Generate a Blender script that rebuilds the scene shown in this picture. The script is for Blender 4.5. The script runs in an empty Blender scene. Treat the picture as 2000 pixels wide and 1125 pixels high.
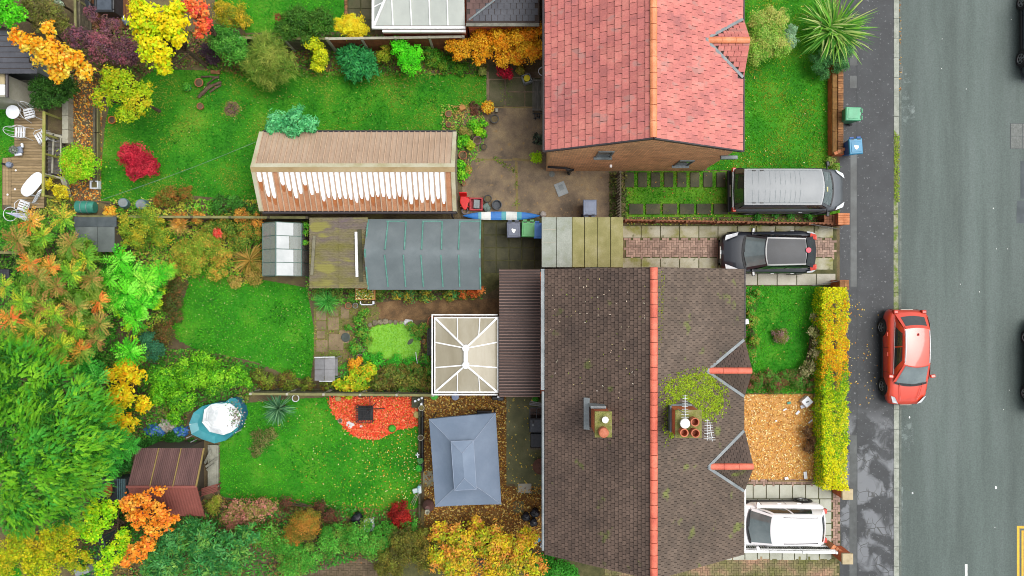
import bpy, math, random
import numpy as np
from mathutils import Vector, Matrix

random.seed(11)
rng = np.random.default_rng(11)
R = math.radians
scene = bpy.context.scene
COL = scene.collection

# ------------------------------------------------------------------ camera
H, F = 32.0,1424.0            # drone height in metres, focal length in photo pixels (photo 2000 wide)
cam_d = bpy.data.cameras.new('camera')
cam = bpy.data.objects.new('camera', cam_d); COL.objects.link(cam)
cam.location = (0,0, H); cam.rotation_euler = (0,0,0)
cam_d.sensor_width = 36; cam_d.lens = 36 * F / 2000; cam_d.clip_end = 2000
scene.camera = cam

# ------------------------------------------------------------------ overcast light
SUN_EL, SUN_AZ = R(66), R(78)        # azimuth measured clockwise from +Y (photo up)
world = bpy.data.worlds.new('World'); scene.world = world; world.use_nodes = True
wn = world.node_tree; wn.nodes.clear()
sky = wn.nodes.new('ShaderNodeTexSky'); sky.sky_type = 'NISHITA'; sky.sun_disc = False
sky.sun_elevation = SUN_EL; sky.sun_rotation = SUN_AZ
sky.air_density = 1.0; sky.dust_density = 4.0; sky.ozone_density = 1.0
hs = wn.nodes.new('ShaderNodeHueSaturation'); hs.inputs['Saturation'].default_value = 0.22
bg = wn.nodes.new('ShaderNodeBackground'); bg.inputs['Strength'].default_value = 0.15
wo = wn.nodes.new('ShaderNodeOutputWorld')
wn.links.new(sky.outputs[0], hs.inputs['Color']); wn.links.new(hs.outputs[0], bg.inputs['Color'])
wn.links.new(bg.outputs[0], wo.inputs['Surface'])
sun_d = bpy.data.lights.new('sun', 'SUN'); sun = bpy.data.objects.new('sun', sun_d); COL.objects.link(sun)
sun_d.energy = 1.5; sun_d.angle = R(40); sun_d.color = (1.0,0.97,0.92)
sd = Vector((math.sin(SUN_AZ) * math.cos(SUN_EL), math.cos(SUN_AZ) * math.cos(SUN_EL), math.sin(SUN_EL)))
sun.rotation_euler = sd.to_track_quat('Z', 'Y').to_euler()
vs = scene.view_settings
vs.view_transform = 'Standard'; vs.look = 'None'; vs.gamma = 1; vs.use_curve_mapping = False
vs.exposure = 0.52
scene.render.engine = 'CYCLES'
cy = scene.cycles
cy.max_bounces = 5; cy.diffuse_bounces = 3; cy.glossy_bounces = 2; cy.transmission_bounces = 5; cy.transparent_max_bounces = 8
cy.caustics_reflective = False; cy.caustics_refractive = False
cy.use_denoising = True; cy.filter_width = 1.0

# ------------------------------------------------------------------ helpers
def P(px, py, z=0.0):
	"""photo pixel + height above ground -> the point of the place that stands there"""
	k = (H - z) / F
	return ((px - 1000) * k, (562.5 - py) * k, z)
def PX(px, z=0.0): return (px - 1000) * (H - z) / F
def PY(py, z=0.0): return (562.5 - py) * (H - z) / F
def lin(c): return c / 12.92 if c <= 0.04045 else ((c + 0.055) / 1.055) ** 2.4
def S(h, g=0.66):
	h = h.lstrip('#')
	return tuple(min(0.9, lin(int(h[i:i + 2], 16) / 255) * g) for i in (0,2,4))
ORG = {}
def put(o, parent=None):
	COL.objects.link(o)
	if parent is not None: o.parent = parent
	return o
def tag(o, label=None, cat=None, group=None, kind=None):
	if label: o['label'] = label
	if cat: o['category'] = cat
	if group: o['group'] = group
	if kind: o['kind'] = kind
	return o
def thing(name, label, cat, loc=(0,0,0), group=None, rz=0.0, kind=None):
	o = bpy.data.objects.new(name, None); put(o)
	o.location = loc; o.rotation_euler = (0,0, rz); o.empty_display_size = 0.2
	ORG[o.name] = tuple(loc)
	return tag(o, label, cat, group, kind)

class MB:
	def __init__(s): s.v = []; s.f = []; s.m = []
	def add(s, verts, faces, mi=0):
		o = len(s.v); s.v += [tuple(v) for v in verts]
		s.f += [tuple(i + o for i in f) for f in faces]; s.m += [mi] * len(faces); return s
	def hexa(s, p, mi=0):
		return s.add(p, [(0,3,2,1),(4,5,6,7),(0,1,5,4),(1,2,6,5),(2,3,7,6),(3,0,4,7)], mi)
	def box(s, x0, y0, z0, x1, y1, z1, mi=0):
		if x0 > x1: x0, x1 = x1, x0
		if y0 > y1: y0, y1 = y1, y0
		return s.hexa([(x0, y0, z0),(x1, y0, z0),(x1, y1, z0),(x0, y1, z0),(x0, y0, z1),(x1, y0, z1),(x1, y1, z1),(x0, y1, z1)], mi)
	def obox(s, c, sx, sy, sz, rz=0, mi=0, ry=0, rx=0):
		M_ = Matrix.Rotation(rz, 3, 'Z') @ Matrix.Rotation(ry, 3, 'Y') @ Matrix.Rotation(rx, 3, 'X')
		c = Vector(c); p = []
		for z in (-.5,.5):
			for x, y in ((-.5,-.5),(.5,-.5),(.5,.5),(-.5,.5)): p.append(c + M_ @ Vector((x * sx, y * sy, z * sz)))
		return s.hexa(p, mi)
	def beam(s, a, b, w, h, mi=0, up=(0,0,1)):
		a, b = Vector(a), Vector(b); d = (b - a).normalized(); up = Vector(up)
		if abs(d.dot(up)) > .98: up = Vector((1,0,0))
		x = d.cross(up).normalized() * w / 2; y = x.cross(d).normalized() * h / 2
		return s.hexa([a - x - y, a + x - y, b + x - y, b - x - y, a - x + y, a + x + y, b + x + y, b - x + y], mi)
	def prism(s, poly, z0, z1, mi=0):
		n = len(poly)
		ar = sum(poly[i][0] * poly[(i + 1) % n][1] - poly[(i + 1) % n][0] * poly[i][1] for i in range(n))
		if ar < 0: poly = poly[::-1]
		v = [(x, y, z0) for x, y in poly] + [(x, y, z1) for x, y in poly]
		f = [tuple(range(n))[::-1], tuple(range(n, 2 * n))] + [(i, (i + 1) % n, n + (i + 1) % n, n + i) for i in range(n)]
		return s.add(v, f, mi)
	def sheet(s, poly, z, mi=0):
		n = len(poly)
		ar = sum(poly[i][0] * poly[(i + 1) % n][1] - poly[(i + 1) % n][0] * poly[i][1] for i in range(n))
		if ar < 0: poly = poly[::-1]
		return s.add([(x, y, z) for x, y in poly], [tuple(range(n))], mi)
	def tube(s, pts, r, n=6, mi=0, closed=False):
		pts = [Vector(p) for p in pts]; k = len(pts)
		rs = r if isinstance(r, (list, tuple)) else [r] * k
		vs_ = []; ref = None
		for i, p in enumerate(pts):
			if closed: d = (pts[(i + 1) % k] - pts[i - 1]).normalized()
			else: d = (pts[min(i + 1, k - 1)] - pts[max(i - 1,0)]).normalized()
			if ref is None: ref = Vector((0,0,1)) if abs(d.z) < .9 else Vector((1,0,0))
			x = d.cross(ref)
			if x.length < 1e-4: x = d.cross(Vector((0,1,0)))
			x.normalize(); y = x.cross(d).normalized(); ref = y
			for j in range(n):
				a = 2 * math.pi * j / n; vs_.append(p + (x * math.cos(a) + y * math.sin(a)) * rs[i])
		f = []
		for i in range(k if closed else k - 1):
			i2 = (i + 1) % k
			for j in range(n):
				j2 = (j + 1) % n; f.append((i * n + j, i * n + j2, i2 * n + j2, i2 * n + j))
		if not closed: f += [tuple(range(n)), tuple(range((k - 1) * n, k * n))[::-1]]
		return s.add(vs_, f, mi)
	def lathe(s, c, prof, n=16, mi=0, sx=1, sy=1):
		vs_ = []; k = len(prof)
		for r, z in prof:
			for j in range(n):
				a = 2 * math.pi * j / n; vs_.append((c[0] + r * sx * math.cos(a), c[1] + r * sy * math.sin(a), c[2] + z))
		f = [(i * n + j, i * n + (j + 1) % n, (i + 1) * n + (j + 1) % n, (i + 1) * n + j) for i in range(k - 1) for j in range(n)]
		if prof[0][0] > 1e-4: f.append(tuple(range(n))[::-1])
		if prof[-1][0] > 1e-4: f.append(tuple(range((k - 1) * n, k * n)))
		return s.add(vs_, f, mi)
	def grid(s, rows, mi=0):
		nv = len(rows[0]); v = [p for r in rows for p in r]
		f = [(i * nv + j, i * nv + j + 1,(i + 1) * nv + j + 1,(i + 1) * nv + j) for i in range(len(rows) - 1) for j in range(nv - 1)]
		return s.add(v, f, mi)
	def mesh(s, name, mats, off=(0,0,0), smooth=False):
		me = bpy.data.meshes.new(name)
		me.from_pydata([(x - off[0], y - off[1], z - off[2]) for x, y, z in s.v], [], s.f)
		for m in (mats if isinstance(mats, (list, tuple)) else [mats]): me.materials.append(m)
		if any(s.m): me.polygons.foreach_set('material_index', s.m)
		if smooth: me.polygons.foreach_set('use_smooth', [True] * len(me.polygons))
		me.update(); return me
	def build(s, name, mats, parent=None, smooth=False, loc=None, local=False, bevel=0, sub=0):
		if parent is not None: off = (0,0,0) if local else ORG.get(parent.name, (0,0,0))
		else: off = loc or (0,0,0)
		o = bpy.data.objects.new(name, s.mesh(name, mats, off, smooth)); put(o, parent)
		ORG[o.name] = off
		if parent is None: o.location = off
		if bevel:
			b = o.modifiers.new('bevel', 'BEVEL'); b.width = bevel; b.segments = 2; b.limit_method = 'ANGLE'
		if sub:
			b = o.modifiers.new('sub', 'SUBSURF'); b.levels = sub; b.render_levels = sub
		return o
def one(name, mb, mats, label, cat, loc, group=None, **kw):
	return tag(mb.build(name, mats, None, loc=loc, **kw), label, cat, group)
def copy_tree(o, parent=None):
	c = o.copy(); put(c)
	if parent is not None: c.parent = parent
	ORG[c.name] = ORG.get(o.name, (0,0,0))
	for ch in list(o.children): copy_tree(ch, c)
	return c

# ------------------------------------------------------------------ materials
MATS = {}
def M(name, c1, c2=None, c3=None, rough=.75, scale=3., detail=6., fine=0., fscale=60., bump=0., bscale=60., spec=.4, metal=0.,
	  rnd=0., island=0., coat=0., rough2=None, trans=0., stretch=None, fleck=None, contrast=.22):
	"""procedural surface: three-colour noise, fine grain, object/island variation, bump"""
	if name in MATS: return MATS[name]
	m = bpy.data.materials.new(name); m.use_nodes = True; MATS[name] = m
	nt = m.node_tree; N = nt.nodes; L = nt.links; bs = N['Principled BSDF']
	g = N.new('ShaderNodeNewGeometry'); pos = g.outputs['Position']
	if stretch:
		mp = N.new('ShaderNodeMapping'); mp.inputs['Scale'].default_value = stretch; L.new(pos, mp.inputs['Vector']); pos = mp.outputs[0]
	c2 = c2 or tuple(x * .8 for x in c1); c3 = c3 or tuple(min(.9, x * 1.15) for x in c1)
	nz = N.new('ShaderNodeTexNoise'); nz.inputs['Scale'].default_value = scale; nz.inputs['Detail'].default_value = detail
	nz.inputs['Roughness'].default_value = .62; L.new(pos, nz.inputs['Vector'])
	rp = N.new('ShaderNodeValToRGB'); e = rp.color_ramp.elements
	e[0].position = .5 - contrast; e[0].color = (*c2,1); e[1].position = .5 + contrast; e[1].color = (*c3,1)
	x = e.new(.5); x.color = (*c1,1); L.new(nz.outputs[0], rp.inputs[0]); col = rp.outputs[0]
	def mul(col, val_socket, lo, hi):
		mr = N.new('ShaderNodeMapRange'); mr.inputs['To Min'].default_value = lo; mr.inputs['To Max'].default_value = hi
		L.new(val_socket, mr.inputs['Value'])
		mx = N.new('ShaderNodeVectorMath'); mx.operation = 'SCALE'; L.new(col, mx.inputs[0]); L.new(mr.outputs[0], mx.inputs['Scale']); return mx.outputs[0]
	if fine:
		n2 = N.new('ShaderNodeTexNoise'); n2.inputs['Scale'].default_value = fscale; n2.inputs['Detail'].default_value = 3; L.new(pos, n2.inputs['Vector'])
		col = mul(col, n2.outputs[0], 1 - 2 * fine, 1 + 2 * fine)
	if fleck:
		fc, fs, ft = fleck
		v = N.new('ShaderNodeTexNoise'); v.inputs['Scale'].default_value = fs; v.inputs['Detail'].default_value = 4; L.new(pos, v.inputs['Vector'])
		r2 = N.new('ShaderNodeMapRange'); r2.inputs['From Min'].default_value = ft; r2.inputs['From Max'].default_value = ft + .07; L.new(v.outputs[0], r2.inputs['Value'])
		mx = N.new('ShaderNodeMix'); mx.data_type = 'RGBA'; L.new(r2.outputs[0], mx.inputs[0]); L.new(col, mx.inputs[6]); mx.inputs[7].default_value = (*fc, 1); col = mx.outputs[2]
	if rnd:
		oi = N.new('ShaderNodeObjectInfo'); col = mul(col, oi.outputs['Random'], 1 - rnd, 1 + rnd)
	if island: col = mul(col, g.outputs['Random Per Island'], 1 - island, 1 + island)
	L.new(col, bs.inputs['Base Color'])
	bs.inputs['Roughness'].default_value = rough; bs.inputs['Specular IOR Level'].default_value = spec; bs.inputs['Metallic'].default_value = metal
	if coat: bs.inputs['Coat Weight'].default_value = coat; bs.inputs['Coat Roughness'].default_value = .06
	if trans: bs.inputs['Transmission Weight'].default_value = trans
	if rough2 is not None:
		n3 = N.new('ShaderNodeTexNoise'); n3.inputs['Scale'].default_value = 1.1; n3.inputs['Detail'].default_value = 5; L.new(pos, n3.inputs['Vector'])
		mr = N.new('ShaderNodeMapRange'); mr.inputs['From Min'].default_value = .42; mr.inputs['From Max'].default_value = .58
		mr.inputs['To Min'].default_value = rough; mr.inputs['To Max'].default_value = rough2
		L.new(n3.outputs[0], mr.inputs['Value']); L.new(mr.outputs[0], bs.inputs['Roughness'])
	if bump:
		n4 = N.new('ShaderNodeTexNoise'); n4.inputs['Scale'].default_value = bscale; n4.inputs['Detail'].default_value = 4; L.new(pos, n4.inputs['Vector'])
		bp = N.new('ShaderNodeBump'); bp.inputs['Strength'].default_value = bump; bp.inputs['Distance'].default_value = .02
		L.new(n4.outputs[0], bp.inputs['Height']); L.new(bp.outputs[0], bs.inputs['Normal'])
	return m
def ragged(m, scale, lo, hi):
	"""let a thin surface layer break up into flecks: what lies below shows between them"""
	nt = m.node_tree; N = nt.nodes; L = nt.links; g = N.new('ShaderNodeNewGeometry'); n = N.new('ShaderNodeTexNoise'); n.inputs['Scale'].default_value = scale; n.inputs['Detail'].default_value = 6; n.inputs['Roughness'].default_value = .75
	L.new(g.outputs['Position'], n.inputs['Vector']); mr = N.new('ShaderNodeMapRange'); mr.inputs['From Min'].default_value = lo; mr.inputs['From Max'].default_value = hi; L.new(n.outputs[0], mr.inputs['Value']); L.new(mr.outputs[0], N['Principled BSDF'].inputs['Alpha']); return m
def leaf_mat(name='leaf', tr=.35, rough=.6, spec=.2):
	if name in MATS: return MATS[name]
	m = bpy.data.materials.new(name); m.use_nodes = True; MATS[name] = m
	nt = m.node_tree; N = nt.nodes; L = nt.links; bs = N['Principled BSDF']
	at = N.new('ShaderNodeAttribute'); at.attribute_name = 'col'; L.new(at.outputs['Color'], bs.inputs['Base Color'])
	bs.inputs['Roughness'].default_value = rough; bs.inputs['Specular IOR Level'].default_value = spec
	tl = N.new('ShaderNodeBsdfTranslucent'); L.new(at.outputs['Color'], tl.inputs['Color'])
	mx = N.new('ShaderNodeMixShader'); mx.inputs[0].default_value = tr
	L.new(bs.outputs[0], mx.inputs[1]); L.new(tl.outputs[0], mx.inputs[2]); L.new(mx.outputs[0], N['Material Output'].inputs['Surface'])
	return m
LEAF = leaf_mat()
DRY = leaf_mat('dry_leaf', .12,.6,.3)
def glass_mat(name, tint, rough=.05, alpha_t=.55):
	"""window glass: clear sheet with a tint, sky reflections from the fresnel"""
	if name in MATS: return MATS[name]
	m = bpy.data.materials.new(name); m.use_nodes = True; MATS[name] = m
	nt = m.node_tree; N = nt.nodes; L = nt.links; N.remove(N['Principled BSDF'])
	tr = N.new('ShaderNodeBsdfTransparent'); tr.inputs[0].default_value = (*tint, 1)
	gl = N.new('ShaderNodeBsdfGlossy'); gl.inputs['Roughness'].default_value = rough
	df = N.new('ShaderNodeBsdfDiffuse'); df.inputs[0].default_value = (*[min(1, t * 1.0) for t in tint], 1)
	m1 = N.new('ShaderNodeMixShader'); m1.inputs[0].default_value = 1 - alpha_t; L.new(tr.outputs[0], m1.inputs[1]); L.new(df.outputs[0], m1.inputs[2])
	fr = N.new('ShaderNodeFresnel'); fr.inputs[0].default_value = 1.6
	m2 = N.new('ShaderNodeMixShader'); L.new(fr.outputs[0], m2.inputs[0]); L.new(m1.outputs[0], m2.inputs[1]); L.new(gl.outputs[0], m2.inputs[2])
	L.new(m2.outputs[0], N['Material Output'].inputs['Surface']); return m

# ------------------------------------------------------------------ foliage
def pal(*hexes, g=1.0): return np.array([S(h, g) for h in hexes])
def quads_obj(name, V, cols, mat, parent=None, off=(0,0,0), nper=4):
	n = len(V) // nper
	me = bpy.data.meshes.new(name)
	me.vertices.add(len(V)); me.vertices.foreach_set('co', (V - np.array(off)).astype(np.float32).ravel())
	me.loops.add(len(V)); me.loops.foreach_set('vertex_index', np.arange(len(V), dtype=np.int32))
	me.polygons.add(n); me.polygons.foreach_set('loop_start', np.arange(0, len(V), nper, dtype=np.int32))
	a = me.color_attributes.new('col', 'FLOAT_COLOR', 'POINT')
	c4 = np.ones((n, nper, 4), np.float32); c4[:, :, :3] = cols[:, None, :]
	a.data.foreach_set('color', c4.ravel())
	me.materials.append(mat); me.update(calc_edges=True)
	o = bpy.data.objects.new(name, me); put(o, parent); ORG[o.name] = tuple(off)
	if parent is None: o.location = off
	return o
def unit(a): return a / (np.linalg.norm(a, axis=-1, keepdims=True) + 1e-9)
def leaf_verts(c, n, d, L, W, fold=.12):
	n = unit(n); d = unit(d - n * (d * n).sum(1, keepdims=True)); s = np.cross(n, d)
	L = np.broadcast_to(np.asarray(L, float),(len(c),))[:, None]; W = np.broadcast_to(np.asarray(W, float),(len(c),))[:, None]
	V = np.empty((len(c),4,3))
	V[:, 0] = c - d * L * .5; V[:, 2] = c + d * L * .5
	V[:, 1] = c + s * W * .5 - n * W * fold; V[:, 3] = c - s * W * .5 - n * W * fold
	return V.reshape(-1,3)
def jitter(cols, v=.22, h=.08):
	k = len(cols)
	c = cols * (1 + rng.uniform(-v, v, (k, 1))) * (1 + rng.uniform(-h, h, (k, 3)))
	return np.clip(c, .002,.85)
def world_blob(b):
	px, py, rp, zt = b[:4]; flat = b[4] if len(b) > 4 else .8
	r = rp * (H - zt) / F; zc = max(zt - r * flat, .05)
	x, y, _ = P(px, py, zc + .3 * r * flat); return x, y, zc, r, r * flat
def crown_arrays(blobs, L, W, colors, cover=2.6, mode='leaf', clump=.42, spread=.75, up=.55, cw=.6, zmin=.02):
	Vs, Cs, limbs = [], [], []
	for b in blobs:
		x, y, zc, r, rz = world_blob(b)
		ns = int(np.clip(14 + (r / .3) ** 1.5 * 5,14,110))
		sr = r * np.clip(clump * (14 / ns) ** .3,.1,.6)
		kz = rng.permutation(np.linspace(-.2,1, ns)); az = np.arange(ns) * 2.39996 + rng.normal(0,.25, ns); ch = np.sqrt(np.maximum(0,1 - kz ** 2))
		dr = np.stack([ch * np.cos(az), ch * np.sin(az), kz], 1)
		cs = np.array([x, y, zc]) + dr * np.array([r, r, rz]) * rng.uniform(.5,.86,(ns, 1)) * spread / .75
		pick = rng.integers(0, len(colors), ns)
		area = 2 * math.pi * r * (r + rz) / 2
		n = max(30, int(cover * area / (L * W * .5)))
		li = rng.integers(0, ns, n)
		d = unit(rng.normal(size=(n, 3))); d[:, 2] = np.where(rng.random(n) < .75, np.abs(d[:, 2]), d[:, 2]); 
		rad = sr * rng.uniform(.6,1.35,(ns, 1))[li] * rng.random((n, 1)) ** .45 * np.where(rng.random((n, 1)) < .08,1.5,1)
		c = cs[li] + d * rad
		c[:, 2] = np.maximum(c[:, 2], zmin + rng.random(n) * .06)
		rel = unit(c - np.array([x, y, zc]))
		nrm = unit(d * .6 + rel * .5 + np.array([0,0, up]) + rng.normal(size=(n, 3)) * .55)
		if mode == 'spray': dirs = rel * 1.0 + np.array([0,0,.35]) + rng.normal(size=(n, 3)) * .3; nrm = unit(nrm + rng.normal(size=(n, 3)) * .3)
		elif mode == 'droop': dirs = rel * .7 + np.array([0,0,-.5]) + rng.normal(size=(n, 3)) * .35
		else: dirs = rng.normal(size=(n, 3)) + rel * .6
		LL = L * rng.uniform(.65,1.3, n); WW = W * rng.uniform(.7,1.25, n)
		Vs.append(leaf_verts(c, nrm, dirs, LL, WW))
		own = colors[pick][li]; rn = colors[rng.integers(0, len(colors), n)]
		Cs.append(jitter(own * cw + rn * (1 - cw)))
		for j in rng.permutation(ns)[:7]: limbs.append(cs[j])
	return np.concatenate(Vs), np.concatenate(Cs), limbs
BARK = M('bark', S('#5a4a38'), S('#3c3226'), S('#7a6a52'), rough=.9, scale=9, bump=.4)
def plant(name, label, cat, blobs, L, W, colors, cover=2.6, group=None, trunk=.05, base=None, extra=None, mat=None, **kw):
	V, C_, limbs = crown_arrays(blobs, L, W, colors, cover, **kw)
	if extra is not None: V = np.concatenate([V, extra[0]]); C_ = np.concatenate([C_, extra[1]])
	wb = [world_blob(b) for b in blobs]
	if base is None:
		w = np.array([q[3] for q in wb]); bx = sum(q[0] * q[3] for q in wb) / w.sum(); by = sum(q[1] * q[3] for q in wb) / w.sum()
	else: bx, by, _ = P(*base)
	root = thing(name, label, cat, (bx, by, 0), group)
	quads_obj('crown', V, C_, mat or LEAF, root, (bx, by, 0))
	mb = MB(); top = max(.1, min(q[2] for q in wb) * .7)
	mb.tube([(bx, by, -.05),(bx + .02, by + .01, top * .5),(bx, by, top)], [trunk * 1.3, trunk, trunk * .85], 7)
	for l in limbs[:40]:
		a = Vector((bx, by, top * random.uniform(.6,1))); e = Vector(l); m_ = a.lerp(e, .5) + Vector((random.uniform(-.06,.06), random.uniform(-.06,.06),.05))
		mb.tube([a, m_, e], [trunk * .6, trunk * .4, trunk * .15], 5)
	mb.build('trunk', BARK, root, smooth=True)
	return root
def blades(center, n, length, width, colors, droop=.7, seg=4, spread=1.0, tilt=(.15,1.25), base_r=.08):
	"""strap leaves arching from a point: (V, C) quads"""
	c = np.array(center); az = rng.uniform(0,2 * math.pi, n); ti = rng.uniform(tilt[0], tilt[1], n) * spread
	Ls = length * rng.uniform(.6,1.1, n); h = np.stack([np.cos(az), np.sin(az), np.zeros(n)], 1); side = np.stack([-np.sin(az), np.cos(az), np.zeros(n)], 1)
	roll = rng.normal(0,.35, n)
	V = np.empty((n, seg, 4,3)); p = c + h * base_r * rng.random((n, 1)); a = ti.copy(); w = width * rng.uniform(.7,1.2, n)
	prof = [.8] + [1 - (k / seg) ** 2.2 for k in range(1, seg + 1)]
	for k in range(seg):
		d = h * np.sin(a)[:, None] + np.array([0,0,1.]) * np.cos(a)[:, None]
		nn = np.cross(d, side); s_ = side * np.cos(roll)[:, None] + nn * np.sin(roll)[:, None]
		q = p + d * (Ls / seg)[:, None]; q[:, 2] = np.maximum(q[:, 2], .02)
		V[:, k, 0] = p - s_ * (w * prof[k] / 2)[:, None]; V[:, k, 1] = p + s_ * (w * prof[k] / 2)[:, None]
		V[:, k, 2] = q + s_ * (w * prof[k + 1] / 2)[:, None]; V[:, k, 3] = q - s_ * (w * prof[k + 1] / 2)[:, None]
		p = q; a = a + droop / seg * rng.uniform(.6,1.4, n)
	col = jitter(colors[rng.integers(0, len(colors), n)])
	return V.reshape(-1,3), np.repeat(col, seg, 0)
def rosette(center, rad, nf, colors, leaflets=9, droop=.9, ll=None, tilt0=.75):
	"""pinnate fronds around a shoot tip (sumac): (V, C)"""
	Vs, Cs = [], []; c0 = np.array(center); ll = ll or rad * .34
	for k in range(nf):
		az = 2 * math.pi * k / nf + rng.normal(0,.15); L = rad * rng.uniform(.75,1.1)
		h = np.array([math.cos(az), math.sin(az),0]); sd_ = np.array([-h[1], h[0], 0])
		t = np.linspace(.12,1, leaflets); a = tilt0 + t * droop
		ds = np.stack([np.sin(a), np.cos(a)], 1); pts = np.cumsum(ds * L / leaflets, 0)
		pc = c0 + h * pts[:, :1] + np.array([0,0,1.]) * pts[:, 1:]
		base = colors[rng.integers(0, len(colors))]
		for sgn in (-1,1):
			d = sd_ * sgn * .85 + h * .55 + np.array([0,0,-.3]); d = np.repeat(d[None], leaflets, 0) + rng.normal(0,.12,(leaflets, 3))
			sz = ll * (1 - .55 * np.abs(t - .45)) * rng.uniform(.85,1.15, leaflets)
			n_ = np.repeat(np.array([[0,0,1.]]) + h * .25, leaflets, 0) + rng.normal(0,.2,(leaflets, 3))
			Vs.append(leaf_verts(pc + unit(d) * sz[:, None] * .5, n_, d, sz, sz * .24))
			Cs.append(jitter(np.repeat(base[None], leaflets, 0),.15))
		Vs.append(leaf_verts(pc[:-1] * .5 + pc[1:] * .5, np.repeat([[0,0,1.]], leaflets - 1,0), pc[1:] - pc[:-1], L / leaflets * 1.2,.012)); Cs.append(np.repeat(base[None] * .7, leaflets - 1,0))
	return np.concatenate(Vs), np.concatenate(Cs)
def in_poly(pts, poly):
	x, y = pts[:, 0], pts[:, 1]; ins = np.zeros(len(pts), bool); n = len(poly); j = n - 1
	for i in range(n):
		xi, yi = poly[i]; xj, yj = poly[j]
		c = ((yi > y) != (yj > y)) & (x < (xj - xi) * (y - yi) / (yj - yi + 1e-12) + xi); ins ^= c; j = i
	return ins
def scatter(poly, dens):
	a = np.array(poly); lo, hi = a.min(0), a.max(0); n = int(dens * np.prod(hi - lo))
	p = lo + rng.random((n, 2)) * (hi - lo); return p[in_poly(p, poly)]
def leaf_litter(name, label, poly, dens, colors, z=.01, L=.085, W=.05, thin=None, lift=.03):
	p = scatter(poly, dens)
	if thin is not None: p = p[rng.random(len(p)) < thin(p)]
	n = len(p); c = np.concatenate([p, z + rng.random((n, 1)) * lift], 1)
	nr = np.array([0,0,1.]) + rng.normal(0,.35,(n, 3)); d = rng.normal(size=(n, 3))
	V = leaf_verts(c, nr, d, L * rng.uniform(.6,1.3, n), W * rng.uniform(.6,1.3, n),.2)
	o = quads_obj(name, V, jitter(colors[rng.integers(0, len(colors), n)]), DRY)
	return tag(o, label, 'leaves', kind='stuff')
def grass_on(poly, dens, colors, label, z=.004, L=.11, W=.028, name='grass', ti=(.5,1.3)):
	p = scatter(poly, dens); n = len(p); az = rng.uniform(0,6.283, n); t = rng.uniform(*ti, n)
	d = np.stack([np.cos(az) * np.sin(t), np.sin(az) * np.sin(t), np.cos(t)], 1)
	LL = L * rng.uniform(.5,1.3, n); c = np.concatenate([p, np.full((n, 1), z)], 1) + d * LL[:, None] * .5
	nr = np.stack([-np.cos(az) * np.cos(t),-np.sin(az) * np.cos(t), np.sin(t)], 1) + rng.normal(0,.15,(n, 3))
	V = leaf_verts(c, nr, d, LL, W * rng.uniform(.6,1.3, n),0)
	# patches of colour: value noise over the lawn
	f = np.sin(p[:, 0] * 1.9 + 1.3 * np.sin(p[:, 1] * 1.3)) * np.sin(p[:, 1] * 1.6 + np.sin(p[:, 0] * 2.3)) * .6 + .5 + rng.normal(0,.2, n)
	idx = np.clip((f * len(colors)).astype(int),0, len(colors) - 1)
	o = quads_obj(name, V, jitter(colors[idx], .2,.06), LEAF); return tag(o, label, 'grass', kind='stuff')
def PP(pts, z=0.0): return [P(x, y, z)[:2] for x, y in pts]
def struct(name, mb, mats, label, **kw): return tag(mb.build(name, mats, **kw), label, kind='structure')
# ================================================================== THE SETTING: ground, road, pavement, lawns, paving
m_soil = M('soil', S('#6a5c42', .75), S('#4a3e2c', .75), S('#7a7444', .75), scale=1.4, fine=.35, fscale=30, bump=.6, bscale=25, rough=.9)
m_far = M('far_ground', S('#5c7a30'), S('#4a5a2a'), S('#77863c'), scale=.3, fine=.2, fscale=4, rough=.95)
struct('ground', MB().sheet([(-400,-400),(400,-400),(400,400),(-400,400)], -.16), m_far, 'wide open ground reaching to the horizon')
mb = MB(); mb.box(-70,-70,-.155, PX(1640),70,0)
struct('garden_soil', mb, m_soil, 'dark bare garden soil under the beds and borders')

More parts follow.
